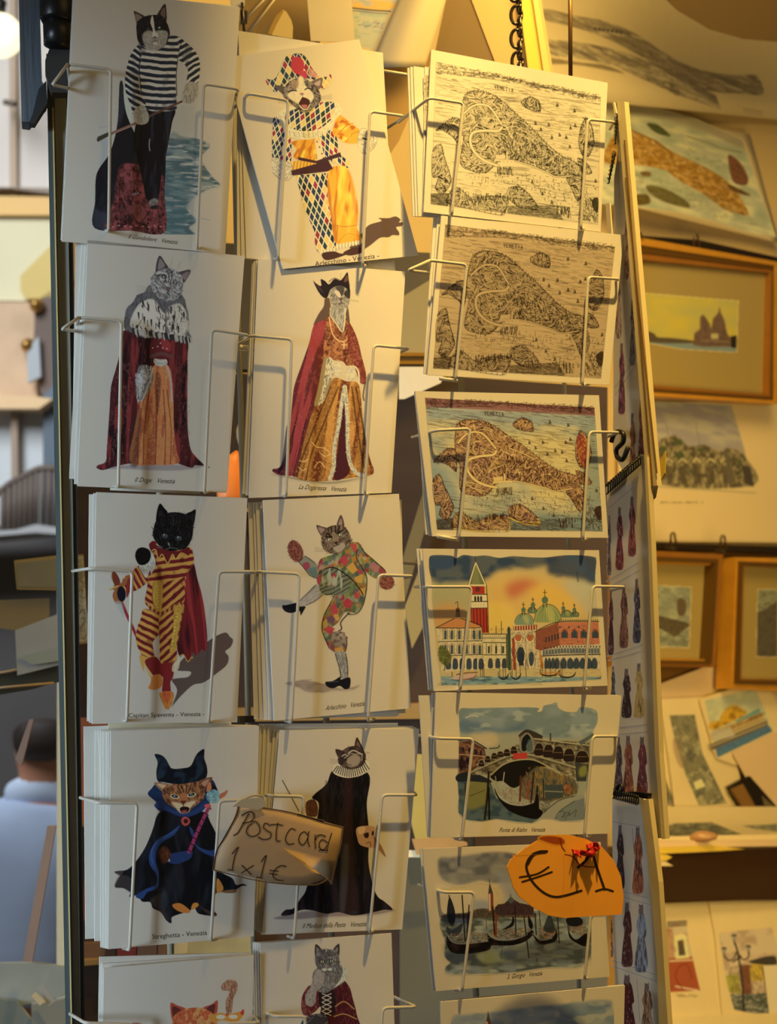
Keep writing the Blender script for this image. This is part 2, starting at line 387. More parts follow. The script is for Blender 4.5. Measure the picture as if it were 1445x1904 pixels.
st_slab('dark_opening', [(66, 560), (112, 530), (116, 720), (76, 735), (62, 640)], mat('brown_opening', '#6b5c56', .8, noise=.15, nscale=3), bd, .12, .05)
st_slab('blue_panel', [(50, 650), (72, 625), (76, 700), (52, 712)], mat('pale_blue_panel', '#a7aeb5', .7), bd, .16, .02)
st_slab('lower_wall', [(-500, 762), (80, 762), (80, 990), (-500, 990)], mat('pale_blue_wall', '#c6ccd1', .8, noise=.08, nscale=2), bd, .06, .05)
st_slab('wall_post', [(20, 762), (32, 762), (34, 985), (22, 985)], mat('tan_post', '#a08d7c', .8), bd, .12, .05)
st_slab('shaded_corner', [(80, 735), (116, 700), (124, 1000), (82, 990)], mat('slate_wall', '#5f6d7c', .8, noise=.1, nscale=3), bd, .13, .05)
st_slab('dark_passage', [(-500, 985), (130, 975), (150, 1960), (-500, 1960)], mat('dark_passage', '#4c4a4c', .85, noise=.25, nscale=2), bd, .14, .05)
bl = empty('balcony', ST.at(40, 990, .5), 'blurred iron balcony with thin railing bars on the pale building', 'balcony')
st_slab('balcony_slab', [(-300, 1005), (30, 985), (66, 975), (118, 982), (118, 994), (66, 990), (-300, 1022)], mat('stone_slab', '#a7a9ad', .8), bl, .5, .3)
rl = [ST.at(x, y, .45) for x, y in [(-250, 960), (-40, 935), (0, 915), (20, 898), (75, 870), (118, 872)]]
tubes('handrail', [round_path(rl, .03)], .014, mat('rust_rail', '#5c514b', .6), bl)
tubes('railing_bars', [[ST.at(x, yt, .45), ST.at(x-1, yb, .45)] for x, yt, yb in [(6, 912, 1000), (17, 902, 998), (28, 896, 990), (38, 891, 986), (48, 885, 983), (58, 880, 980), (68, 875, 976), (80, 872, 976), (92, 872, 978), (104, 873, 980)]], .011, mat('rust_rail', '#5c514b'), bl)
# lamp globe
lm = empty('wall_lamp', ST.at(12, 65, .5), 'glowing round lamp glass at the upper left edge', 'lamp')
gc = ST.at(0, 66, .45); R0 = .082
lathe('lamp_globe', [(-R0*math.cos(t), max(.001, R0*math.sin(t)*1.05)) for t in np.linspace(0, math.pi, 17)], gc, (0, 0, 1), mat('lit_globe', '#fff0c4', .5, emit=1.6), lm)
lathe('lamp_holder', [(0, .02), (.05, .03), (.07, .012)], gc+np.array([0, 0, .08]), (0, 0, 1), BLK, lm)
hk = tubes('wall_hook', [round_path([ST.at(10, 190, .1), ST.at(10, 190, .25), ST.at(26, 193, .3)], .02)], .012, mat('rust_rail', '#5c514b'))
tag(hk, 'small rusty hook on the pale wall below the lamp', 'hook')
for i, (x, y, l) in enumerate([(76, 572, 'round brass knob on a post, upper of two behind the pane'), (60, 646, 'round brass knob on a post, lower of two behind the pane')]):
    kn = lathe('brass_knob', [(0, .02), (.02, .024), (.045, .03), (.07, .02), (.08, .004)], ST.at(x, y, .10), ST.n, mat('brass', '#b98f4e', .3, metal=.8)); tag(kn, l, 'knob')
# tan papers seen through the glass
GP = Plane(90, 1100, 1.45, 10)
def sheetobj(name, pl, P, m, label, cat, th=.0006, group=None):
    o = slab(name, pl, P, th, m); tag(o, label, cat, group); return o
TAN = mat('tan_paper', '#9a8a66', .7, noise=.18, nscale=25)
o = sheetobj('framed_print', GP, [(26, 1042), (128, 1030), (128, 1098), (31, 1096)], mat('tan_frame', '#a8935a', .6), 'small landscape print with thin tan border behind the pane', 'print', .004)
slab('printed_picture', GP.sh(.0008), [(31, 1047), (128, 1036), (128, 1093), (34, 1091)], .0005, mat('dull_print', '#8a8773', .7, noise=.25, nscale=30), o)
sheetobj('old_map', GP.sh(-.01), [(-60, 1118), (92, 1112), (92, 1150), (30, 1172), (-60, 1160)], TAN, 'worn tan map lying under the small framed print behind the pane', 'map')
o = sheetobj('paper_sheet', GP.sh(.01), [(28, 1172), (112, 1140), (116, 1235), (32, 1256)], mat('bluish_paper', '#b9c2cf', .6, noise=.1, nscale=30), 'pale bluish paper sheet leaning behind the pane', 'paper')
sheetobj('paper_sheet', GP.sh(.012), [(34, 1222), (116, 1200), (118, 1228), (60, 1236)], mat('teal_paper', '#aebfc3', .6, noise=.1, nscale=40), 'thin greenish paper edge crossing the pale bluish sheet', 'paper')
for i, (P, l) in enumerate([([(-50, 1255), (8, 1250), (100, 1232), (116, 1238), (116, 1268), (20, 1278), (-50, 1276)], 'dark folder with a bright curled edge, upper of two behind the pane'),
                            ([(-50, 1285), (10, 1278), (100, 1270), (60, 1282), (-50, 1300)], 'dark folder with a bright curled edge, lower of two behind the pane')]):
    o = sheetobj('folder', GP.sh(.005+.004*i), P, mat('dark_green_folder', '#3e4644', .6, noise=.2, nscale=10), l, 'folder', .004)
    tube('folder_edge', [GP.at(x, y, .008+.004*i) for x, y in P[:3]], .0012, mat('edge_cream', '#d7c3a8', .5), o, 6)
tp = sheetobj('print_sheet', GP.sh(-.004), [(134, 1032), (155, 1031), (163, 1160), (164, 1196), (141, 1198)], TAN, 'tan old map print between the dark window edge and the black cat captain card', 'print')
A = Art((132, 1030, 168, 1200), np.eye(3), '#b59f78', 1, 3)
m = A.mask([(136, 1040), (154, 1036), (161, 1190), (143, 1192)], 0); A.put(m, '#8c7c54'); A.tex(m, '#6d6142', 8, a=.8); A.hatch(m, 120, 6, 30, '#4d4530', .8, 1)
A.line([(148, 1142), (156, 1132), (160, 1150), (150, 1170)], 1.5, '#4a4130'); A.build('printed_picture', GP.sh(-.004), tp)
sheetobj('hanging_poster', CB.sh(.003), [(128, 520), (165, 522), (165, 668), (129, 668)], mat('amber_poster', '#e3a02c', .6, noise=.12, nscale=20), 'amber yellow poster glimpsed behind the doge cat postcard', 'poster')
sheetobj('hanging_sheet', CB.sh(.003), [(126, 440), (170, 440), (170, 526), (127, 524)], mat('cream_poster', '#ecd79c', .6, noise=.05), 'pale cream sheet above the amber poster by the window edge', 'paper')
sheetobj('wooden_board', CB.sh(.011), [(148, 1335), (200, 1335), (200, 1532), (150, 1532)], mat('reddish_wood', '#a8664a', .6, noise=.15, nscale=12), 'reddish wooden panel behind the witch-hat cat card stack', 'panel', .01)
sheetobj('copper_strip', CB.sh(.016), [(160, 1560), (166, 1560), (160, 1712), (153, 1712)], mat('copper', '#a4562f', .4, metal=.5), 'narrow copper strip beside the window edge, low on the left', 'strip', .004)

slab('cabinet_body', CB, [(132, 690), (790, 700), (850, 700), (1130, 720), (1130, 2300), (152, 2300)], .03, mat('dark_walnut', '#3a2b22', .5, noise=.3, nscale=7, stretch=(1, 1, 8)), cab)
slab('cabinet_back', CB.sh(-.0), [(126, 438), (800, 470), (800, 688), (130, 686)], .02, mat('dim_olive_board', '#5c5340', .7, noise=.15, nscale=5), cab)
slab('green_panel', CB.sh(.004), [(744, 1590), (1130, 1595), (1130, 2300), (744, 2300)], .004, mat('green_grey_panel', '#524f40', .6, noise=.08, nscale=5), cab)
slab('drawer_row', CB.sh(.012), [(150, 1755), (450, 1745), (450, 1782), (150, 1795)], .01, mat('mid_brown', '#6d5340', .5, noise=.3, nscale=20), cab)
slab('cabinet_shelf', CB.sh(.02), [(150, 1786), (462, 1768), (462, 1775), (150, 1796)], .02, mat('worn_shelf', '#8f7444', .5, noise=.2), cab)
slab('cabinet_shelf', CB.sh(.26), [(380, 945), (480, 945), (480, 952), (380, 952)], .26, mat('worn_shelf', '#8f7444', .5, noise=.2), cab)
slab('cabinet_shelf', CB.sh(.02), [(430, 1318), (800, 1308), (800, 1336), (430, 1342)], .02, mat('worn_shelf', '#8f7444'), cab)
slab('cabinet_shelf', CB.sh(.02), [(150, 1530), (190, 1530), (190, 1537), (150, 1537)], .02, mat('worn_shelf', '#8f7444'), cab)
bk = [((196, 1758), (216, 1757), (215, 1788), (195, 1790), '#3b2a24', 'dark brown'), ((218, 1757), (254, 1752), (253, 1780), (217, 1784), '#7a2f2b', 'dark red'), ((256, 1752), (292, 1750), (291, 1776), (255, 1779), '#6b5142', 'brown'),
      ((294, 1750), (322, 1748), (321, 1775), (293, 1776), '#6a4f3c', 'tan brown'), ((324, 1748), (350, 1746), (349, 1773), (323, 1775), '#a39c80', 'pale grey')]
for a, b, c, d, col, nm in bk:
    sheetobj('book', CB.sh(.03), [a, b, c, d], mat('cover_'+nm.replace(' ', '_'), col, .6, noise=.15), nm+' book spine between the witch-hat cat cards and the orange cat cards below', 'book', .02)
sheetobj('old_map', CB.sh(.03), [(350, 1745), (470, 1740), (470, 1775), (350, 1773)], mat('mossy_map', '#8d8a6c', .7, noise=.4, nscale=45), 'mottled grey-green map behind the pale book under the witch-hat cat cards', 'map')
# picture frame glimpsed right of the dogaressa card
pf = empty('framed_picture', CB.at(760, 668, .02), 'gilt picture frame edge glimpsed between the dogaressa cat and the sepia map', 'frame')
slab('picture_mat', CB.sh(.008), [(735, 560), (800, 520), (800, 655), (735, 658)], .003, mat('olive_mat', '#a39566', .7), pf)
slab('gilt_rail', CB.sh(.014), [(735, 655), (800, 656), (800, 662), (735, 662)], .01, mat('gilt', '#b98a35', .35, metal=.6, noise=.2), pf)
slab('dark_rail', CB.sh(.012), [(735, 662), (800, 662), (800, 671), (735, 671)], .01, mat('dark_gilt', '#5d4317', .4), pf)
slab('gilt_rail', CB.sh(.014), [(735, 671), (800, 671), (800, 677), (735, 677)], .01, mat('gilt', '#b98a35'), pf)
sheetobj('print_sheet', CB.sh(.02), [(742, 682), (830, 682), (820, 712), (752, 742), (742, 742)], CREAM, 'pale print lying under the gilt frame edge beside the coloured map', 'print')
sheetobj('slanted_board', CB.sh(.03), [(752, 1130), (784, 1048), (800, 1100), (800, 1140), (766, 1206)], mat('dull_yellow_board', '#8f8154', .7), 'dull yellow board slanting behind the basilica watercolour', 'board')
sheetobj('slanted_board', CB.sh(.028), [(742, 1060), (790, 905), (806, 930), (752, 1120)], mat('dull_olive_board', '#6c6244', .7), 'dull olive board slanting behind the coloured map card', 'board')
sheetobj('yellow_envelope', CB.sh(.03), [(762, 1400), (800, 1405), (800, 1565), (775, 1570), (762, 1520)], mat('dull_yellow', '#a39552', .7, noise=.1), 'dull yellow envelope beside the stone bridge watercolour', 'envelope')
sheetobj('paper_note', CB.sh(.05), [(766, 1560), (836, 1556), (868, 1566), (870, 1572), (775, 1590)], mat('note_tan', '#a8895a', .7, noise=.15), 'small tan note with faint writing under the stone bridge watercolour', 'note')
sheetobj('paper_sheet', CB.sh(.045), [(750, 1580), (790, 1582), (790, 1594), (752, 1594)], CREAM, 'thin cream paper edge below the small tan note', 'paper')
# lit terracotta ornament between the first two columns
OR = Plane(430, 850, 1.25, 6)
orn = empty('terracotta_ornament', OR.at(430, 925), 'glowing orange terracotta ornament with an upright ear between the doge and dogaressa cards', 'ornament')
def blob(name, pl, pts, r, m, parent, d=0):
    """rounded body from stacked rings: pts = (x, y, halfwidth px)"""
    V = []; F = []; n = 20
    for x, y, h in pts:
        c = pl.at(x, y, d); rr = h*np.linalg.norm(c-CAMPN)/FPX
        for k in range(n):
            a = 2*math.pi*k/n; V.append(c+np.array([math.cos(a)*rr, math.sin(a)*rr*r, 0]))
    for i in range(len(pts)-1):
        for k in range(n): F.append((i*n+k, i*n+(k+1) % n, (i+1)*n+(k+1) % n, (i+1)*n+k))
    F.append(tuple(range(n))[::-1]); F.append(tuple((len(pts)-1)*n+k for k in range(n)))
    return mesh_obj(name, V, F, m, parent, smooth=True)
blob('ornament_body', OR, [(440, 838, 3), (434, 850, 14), (430, 862, 20), (428, 890, 25), (430, 920, 27), (430, 945, 20)], .7, mat('terracotta', '#d07a38', .45, noise=.25, nscale=60, bump=.4), orn)
blob('ornament_ear', OR, [(448, 785, 1.5), (447, 790, 5), (446, 800, 7), (447, 815, 7), (450, 832, 5), (451, 850, 3)], .5, mat('olive_glaze', '#8a7a4c', .4), orn, .004)
lamp('cabinet_lamp', 'POINT', tuple(OR.at(438, 815, .11)), (0, 0, 0), .12, WARM, shadow_soft_size=.02)

# ---- the man outside
MP = Plane(95, 1500, 4.2, 0)
def mp(x, y, d=0): return Vector([float(v) for v in MP.at(x, y, d)])
def skin(name, verts, edges, m, parent, root=0, sub=2):
    me = bpy.data.meshes.new(name); me.from_pydata([tuple(v[0]) for v in verts], edges and edges, []); o = bpy.data.objects.new(name, me); COL.objects.link(o)
    sk = o.modifiers.new('s', 'SKIN'); sk.use_smooth_shade = True
    for i, v in enumerate(verts):
        me.skin_vertices[0].data[i].radius = v[1] if isinstance(v[1], tuple) else (v[1], v[1]); me.skin_vertices[0].data[i].use_root = i == root
    sb = o.modifiers.new('u', 'SUBSURF'); sb.levels = sb.render_levels = sub
    me.materials.append(m)
    if parent is not None: adopt(o, parent)
    return o
hips = mp(66, 1872)
person = empty('person', (hips.x, hips.y, -.02), 'man seen from behind with short dark hair and pale blue shirt outside the pane', 'person')
def V3(x, z, y=0): return Vector((hips.x+x, hips.y+y, hips.z+z))
SKINM = mat('skin', '#c98f74', .6)
body = [(V3(0, 0), .09), (V3(0, .18), .09), (V3(.0, .38), .09), (V3(.03, .50), .06), (V3(.045, .58), .062), (V3(.05, .66), (.085, .10)), (V3(.05, .74), (.08, .095)),
        (V3(.18, .42), .04), (V3(.27, .2), .05), (V3(.28, -.03, -.04), .038), (V3(.28, -.1, -.05), .035),
        (V3(-.18, .42), .04), (V3(-.27, .2), .05), (V3(-.28, -.03, -.04), .038), (V3(-.28, -.1, -.05), .035),
        (V3(.09, -.12), .09), (V3(.1, -.48), .06), (V3(.1, -.86), .04), (V3(.1, -.9, .1), .035),
        (V3(-.09, -.12), .09), (V3(-.1, -.48), .06), (V3(-.1, -.86), .04), (V3(-.1, -.9, .1), .035)]
E = [(0, 1), (1, 2), (2, 3), (3, 4), (4, 5), (5, 6), (3, 7), (7, 8), (8, 9), (9, 10), (3, 11), (11, 12), (12, 13), (13, 14), (0, 15), (15, 16), (16, 17), (17, 18), (0, 19), (19, 20), (20, 21), (21, 22)]
skin('body', body, E, SKINM, person)
SH = mat('pale_blue_shirt', '#a9bcdc', .8, noise=.08, nscale=12, bump=.2)
skin('shirt', [(V3(0, -.02), (.185, .14)), (V3(0, .18), (.19, .14)), (V3(.0, .36), (.225, .145)), (V3(.02, .47), (.17, .12)), (V3(.035, .53), (.085, .085)),
               (V3(.20, .475), .075), (V3(.28, .2), .07), (V3(.29, .03, -.04), .055), (V3(-.20, .475), .075), (V3(-.28, .2), .07), (V3(-.29, .03, -.04), .055)],
     [(0, 1), (1, 2), (2, 3), (3, 4), (3, 5), (5, 6), (6, 7), (3, 8), (8, 9), (9, 10)], SH, person)
skin('shirt_collar', [(V3(-.06, .545), .05), (V3(.04, .575, -.03), .055), (V3(.14, .545), .05)], [(0, 1), (1, 2)], mat('shirt_collar', '#c0d2ee', .8), person)
skin('hair', [(V3(.05, .635, -.05), .07), (V3(.05, .70, -.03), .098), (V3(.05, .755, -.01), .088)], [(0, 1), (1, 2)], mat('dark_hair', '#221a1a', .7, noise=.3, nscale=60, bump=.5), person)
skin('ear', [(V3(.145, .655), .016), (V3(.15, .69), .02)], [(0, 1)], SKINM, person, sub=1)
skin('belt', [(V3(-.09, -.06), (.10, .03)), (V3(.09, -.06), (.10, .03))], [(0, 1)], mat('dark_belt', '#2b2522', .5), person)
skin('trousers', [(V3(0, -.08), (.17, .125)), (V3(.09, -.2), .115), (V3(.1, -.5), .085), (V3(.1, -.84), .07), (V3(-.09, -.2), .115), (V3(-.1, -.5), .085), (V3(-.1, -.84), .07)],
     [(0, 1), (1, 2), (2, 3), (0, 4), (4, 5), (5, 6)], mat('pale_trousers', '#c3ccd2', .8, noise=.15, nscale=10), person)
# bundle of crumpled plastic-wrapped prints at the lower left
LP = Plane(60, 1850, 1.5, 5)
for i, (P, col, l) in enumerate([([(-80, 1795), (60, 1790), (128, 1800), (132, 1850), (40, 1870), (-80, 1862)], '#b9c6c9', 'crumpled clear plastic wrap, palest, at the bottom left behind the pane'),
                                 ([(-80, 1850), (30, 1862), (62, 1904), (60, 1990), (-80, 1990)], '#8f9c9c', 'grey-green plastic wrapped packet at the bottom left corner'),
                                 ([(58, 1868), (120, 1858), (132, 1885), (134, 1990), (62, 1990)], '#9aa3a6', 'grey wrapped packet beside the dark window edge at the bottom')]):
    o = sheetobj('wrapped_packet', LP.sh(.012*i), P, mat('plastic_%d' % i, col, .25, noise=.3, nscale=14, bump=1), l, 'packet', .008)
sheetobj('paper_slip', LP.sh(.04), [(70, 1836), (80, 1830), (102, 1862), (90, 1872)], mat('bluish_paper', '#b9c2cf'), 'small white slip standing on the grey wrapped packets', 'paper')
sheetobj('paper_slip', LP.sh(.042), [(58, 1852), (66, 1845), (84, 1862), (74, 1870)], CREAM, 'small cream slip lying beside the white slip on the packets', 'paper')
sheetobj('measuring_stick', Plane(70, 1600, 1.4, 5), [(88, 1536), (104, 1536), (60, 1788), (42, 1788)], mat('pale_pink_wood', '#b9a5a4', .6, noise=.1, nscale=30), 'pale wooden stick slanting across the blue shirt behind the pane', 'stick', .006)
sheetobj('measuring_stick', Plane(70, 1400, 1.4, 5), [(54, 1338), (62, 1338), (40, 1424), (28, 1412)], mat('pale_pink_wood', '#b9a5a4'), 'short pale wooden stick slanting beside the dark-haired head', 'stick', .006)
# ================================================================== prints, frames and shelf on the cream wall (right)
def printed(art, pl, parent, d=.0001, bend=None): return art.build('printed_picture', pl, parent, d, bend=bend)
W1 = WALLP.sh(-.004)
def wbend(q, f):
    """print paper that curls: returns slab bend in uv and the same curl for picture pixels"""
    T = np.linalg.inv(homog([(0, 0), (1, 0), (1, 1), (0, 1)], q))
    def g(px, py):
        p = np.stack([px, py, np.ones(len(px))], 1) @ T.T; return f(p[:, 0]/p[:, 2], p[:, 1]/p[:, 2])
    return g
Rr = crop(1040, 0, 3.568)
# --- long grey lagoon view hanging in a wave
PW = WALLP.sh(.03)
pq = [(985, -70), (1500, 40), (1500, 228), (985, 175)]
f = lambda u, v: .02*np.sin(u*5.5)+.02*v*0
pr = bent_slab('hanging_print', PW, pq, .0008, CREAM, lambda u, v: float(f(u, v)), nu=30, nv=6)
tag(pr, 'long grey lagoon view on curling paper pinned high on the cream wall', 'print')
A = Art((985, 0, 1445, 230), Rr, '#c9a469', .8, 11, base='#e9dfc2')
m1 = A.poly([(-100, 60), (90, 100), (300, 140), (500, 220), (700, 350), (900, 450), (1050, 485), (1200, 500), (1310, 502), (1352, 622), (1200, 620), (1040, 610), (900, 580), (700, 480), (500, 350), (300, 250), (100, 180), (-100, 130)], '#a08257')
A.tex(m1, '#7f6644', 40, 5, 22, .3, .8); A.tex(m1, '#c2a06a', 30, 4, 22, .6, .7, .8)
m2 = A.poly([(-100, 260), (100, 275), (300, 310), (500, 370), (700, 470), (900, 570), (1040, 630), (1075, 730), (980, 695), (800, 635), (640, 560), (500, 500), (380, 440), (200, 400), (-100, 360)], '#ab8a5a', sm=0)
A.tex(m2, '#7a6247', 50, 4, 24, .35, .7); A.tex(m2, '#c4a46c', 30, 5, 24, .5, .7, .8)
m3 = A.poly([(-100, 380), (150, 415), (300, 430), (430, 485), (340, 470), (120, 430), (-100, 420)], '#a48250'); A.hatch(m3, 300, 6, 20, '#6f563c', .6)
A.hatch(m1, 350, 8, 22, '#6d573c', .5, .15); A.hatch(m2, 350, 8, 26, '#6d573c', .5, .15)
for x in range(240, 420, 28): A.ell(x, 190+(x-240)*.15, 12, 12, '#5b4b38')
A.hatch(A.mask([(540, 510), (760, 560), (800, 640), (640, 560)]), 60, 6, 25, '#5b4a38', .7)
A.line([(1220, 722), (1350, 745)], 1.2, '#6b5336'); A.line([(1230, 745), (1350, 765)], 1, '#6b5336')
printed(A, PW, pr, .0003, wbend(pq, f))
# --- coloured bird's-eye map
pq = [(1085, 185), (1395, 250), (1450, 452), (1125, 372)]
f2 = lambda u, v: .012*np.sin(u*4+1)
cm = bent_slab('hanging_print', PW.sh(-.012), pq, .0008, CREAM, lambda u, v: float(f2(u, v)), nu=20, nv=4)
tag(cm, 'coloured bird\'s-eye city map print with ochre island on the cream wall', 'print')
A = Art((1100, 185, 1445, 445), Rr, '#c9a667', .9, 12, base='#e9dfc2')
m = A.poly([(200, 680), (430, 690), (650, 720), (900, 790), (1215, 925), (1300, 1180), (1435, 1570), (1250, 1540), (1000, 1460), (800, 1410), (520, 1370), (200, 1340)], '#a5986a', sm=0)
A.tex(m, '#c0ab76', 30, 8, 15); A.tex(m, '#83885e', 40, 14, 15, .5, .8, .7)
t = A.poly([(200, 680), (430, 690), (650, 720), (900, 790), (1215, 925), (1225, 990), (900, 850), (600, 770), (200, 760)], '#9a7f55', a=.7, soft=3, clip=m)
i1 = A.poly([(420, 840), (520, 880), (640, 930), (760, 1010), (950, 1100), (1100, 1190), (1190, 1290), (1250, 1400), (1240, 1430), (1100, 1390), (960, 1290), (800, 1200), (700, 1130), (560, 1100), (440, 1090), (300, 1080), (320, 960)], '#9c6a1c')
A.tex(i1, '#b98534', 8, 5, 20); A.hatch(i1, 500, 6, 25, '#6d4312', .7, .4); A.hatch(i1, 160, 8, 25, '#c99b56', .7, .3)
for P, c in [([(580, 820), (660, 830), (740, 905), (640, 880)], '#54592a'), ([(470, 1300), (580, 1290), (600, 1350), (480, 1360)], '#6b5420'), ([(580, 1230), (700, 1250), (840, 1330), (860, 1380), (700, 1340), (600, 1280)], '#6a5a26'),
             ([(1120, 1050), (1140, 1030), (1210, 1090), (1255, 1190), (1230, 1230), (1150, 1200)], '#7d4a2c'), ([(1120, 1220), (1250, 1280), (1260, 1300), (1150, 1270)], '#7b5220'), ([(540, 1140), (600, 1140), (605, 1170), (550, 1165)], '#8d6328')]:
    q = A.poly(P, c); A.hatch(q, 60, 5, 20, '#4c3a1a', .6)
A.line([(850, 905), (1000, 950), (1080, 985), (1210, 1012)], 1.5, '#5b5230'); A.line([(430, 840), (520, 880), (620, 925), (700, 980)], 1.5, '#5a3a16')
A.hatch(A.mask([(480, 1130), (900, 1240), (1200, 1400), (1300, 1500), (900, 1400), (480, 1250)]), 260, 5, 10, '#7b6a42', .6, .7)
A.hatch(A.mask([(760, 930), (1100, 1060), (1000, 1120), (800, 990)]), 30, 4, 10, '#5f5a3c', .7, .5)
printed(A, PW.sh(-.012), cm, .0003, wbend(pq, f2))
# --- wall rail with bulldog clips
def picture_frame(outer, inner, mt, label, rails, art=None, pl=None, group=None):
    """outer/inner quads in pixels TL,TR,BR,BL; each side of the border is a separate mitred bar"""
    pl = pl or WALLP.sh(.032); c = pl.at(np.mean([p[0] for p in outer]), np.mean([p[1] for p in outer]))
    e = empty('framed_picture', c, label, 'frame', group)
    slab('picture_mat', pl.sh(-.008), inner, .004, mt, e)
    for i, nm in enumerate(('top_rail', 'right_rail', 'bottom_rail', 'left_rail')):
        j = (i+1) % 4; O, I = np.array(outer, float), np.array(inner, float)
        for a, b, m, h in rails:
            q = [O[i]+(I[i]-O[i])*a, O[j]+(I[j]-O[j])*a, O[j]+(I[j]-O[j])*b, O[i]+(I[i]-O[i])*b]
            slab(nm, pl.sh(h), [tuple(x) for x in q], .018+h, m, e)
    if art is not None: printed(art, pl.sh(-.008), e, .0001)
    return e
GILT = mat('bright_gilt', '#d09a3a', .3, metal=.15, noise=.2); DK = mat('dark_gilt', '#4a2f12', .4, noise=.2); GILT2 = mat('bronze_gilt', '#9a6a2c', .35, metal=.1, noise=.2)
R2 = crop(1080, 420, 3.071)
A = Art((1200, 540, 1376, 662), R2, '#c9a262', .9, 13, base='#e9dfc2')
m = A.poly([(360, 385), (900, 430), (890, 722), (570, 700), (380, 660)], '#a58d3e', sm=0); A.tex(m, '#b5932c', 30, 20, 0, .3, .8)
m = A.poly([(380, 655), (890, 690), (890, 722), (570, 702), (384, 668)], '#6b7260', sm=0)
A.poly([(380, 605), (420, 615), (440, 635), (520, 640), (640, 655), (640, 670), (384, 662)], '#55422a')
q = A.poly([(640, 680), (650, 610), (680, 590), (682, 520), (700, 505), (715, 525), (738, 560), (742, 590), (750, 560), (755, 530), (785, 495), (792, 455), (800, 495), (822, 540), (828, 580), (840, 620), (856, 640), (858, 690), (700, 690)], '#6d4c35', sm=0)
A.hatch(q, 160, 6, 90, '#4a3426', .6, .3); A.poly([(745, 615), (785, 615), (785, 645), (745, 645)], '#a58b52', sm=0); A.poly([(856, 630), (892, 625), (890, 700), (858, 695)], '#2b2016', sm=0)
A.line([(690, 655), (850, 662)], 1.5, '#8a6a4a')
picture_frame([(1170, 438), (1447, 487), (1447, 751), (1190, 735)], [(1190, 482), (1433, 507), (1428, 733), (1210, 716)], mat('olive_mat', '#97865e', .7), 'gilt frame with a small yellow sunset church picture, largest frame on the wall',
              [(0, .35, GILT, .006), (.35, .7, DK, .004), (.7, 1, GILT2, .002)], A)
R3 = crop(1080, 980, 3.66)
A = Art((1196, 1084, 1290, 1206), R3, '#c4a86e', .9, 14, base='#e9dfc2')
m = A.poly([(440, 395), (752, 410), (738, 820), (440, 812)], '#77765a', sm=0); A.tex(m, '#8f8c68', 14, 8); A.hatch(m, 200, 6, 10, '#5a5a42', .5)
q = A.poly([(440, 590), (600, 620), (740, 660), (700, 700), (640, 745), (560, 700), (440, 660)], '#5c4e34'); A.hatch(q, 160, 5, 20, '#3f3826', .7)
A.poly([(655, 510), (680, 480), (715, 510), (712, 590), (665, 600)], '#5d4a35'); A.hatch(A.mask([(450, 720), (740, 740), (735, 815), (450, 800)], 0), 120, 5, 0, '#4f4c36', .6)
picture_frame([(1150, 1021), (1345, 1031), (1330, 1241), (1150, 1238)], [(1160, 1046), (1326, 1051), (1317, 1226), (1160, 1224)], mat('olive_mat', '#97865e'), 'gilt frame with a small grey-green map, left of two on the wall',
              [(0, .45, GILT2, .006), (.45, .8, DK, .010), (.8, 1, GILT, .002)], A, group=None)
A = Art((1405, 1094, 1446, 1225), R3, '#c4a86e', .9, 15, base='#e9dfc2')
m = A.poly([(1205, 425), (1500, 425), (1500, 890), (1195, 880)], '#7d7a58', sm=0); A.poly([(1200, 580), (1250, 560), (1340, 500), (1340, 885), (1196, 880)], '#564c38', sm=0, clip=m); A.hatch(m, 160, 8, -30, '#41392a', .6)
picture_frame([(1369, 1036), (1560, 1040), (1560, 1290), (1358, 1281)], [(1384, 1052), (1540, 1060), (1540, 1264), (1379, 1262)], mat('olive_mat', '#97865e'), 'gilt frame cut by the right photo edge holding a dark grey-green landscape',
              [(0, .5, GILT, .008), (.5, .85, DK, .012), (.85, 1, GILT2, .002)], A)
# rails with clips
def clip(px, py, pl, lab):
    e = empty('bulldog_clip', pl.at(px, py), lab, 'clip')
    slab('clip_jaw', pl.sh(.006), [(px-7, py+10), (px+8, py+12), (px+6, py+20), (px-6, py+18)], .008, mat('clip_metal', '#6f6552', .3, metal=.7), e)
    tubes('clip_handle', [round_path([pl.at(px-4, py+12, .008), pl.at(px-3, py-12, .016), pl.at(px+3, py-12, .016), pl.at(px+7, py+14, .008)], .006)], .0016, mat('clip_wire', '#8d7f63', .3, metal=.8), e)
RAILM = mat('black_rail', '#241c14', .5, noise=.2)
o = slab('picture_rail', WALLP.sh(.02), [(1180, 437), (1300, 446), (1445, 478), (1600, 490), (1600, 500), (1445, 490), (1300, 462), (1180, 450)], .02, RAILM); tag(o, 'dark rail with clips above the largest gilt frame', 'rail')
o = slab('picture_rail', WALLP.sh(.022), [(1150, 1008), (1600, 1021), (1600, 1034), (1150, 1018)], .02, RAILM); tag(o, 'dark rail with clips above the two small gilt frames', 'rail')
for x, y, l in [(1294, 448, 'wire clip on the rail above the largest gilt frame'), (1189, 445, 'clip on the rail beside the calendar stack, above the largest frame'),
                (1251, 1003, 'left clip on the rail above the two small gilt frames'), (1344, 1008, 'middle clip on the rail above the two small gilt frames')]:
    clip(x, y, WALLP.sh(.025), l)
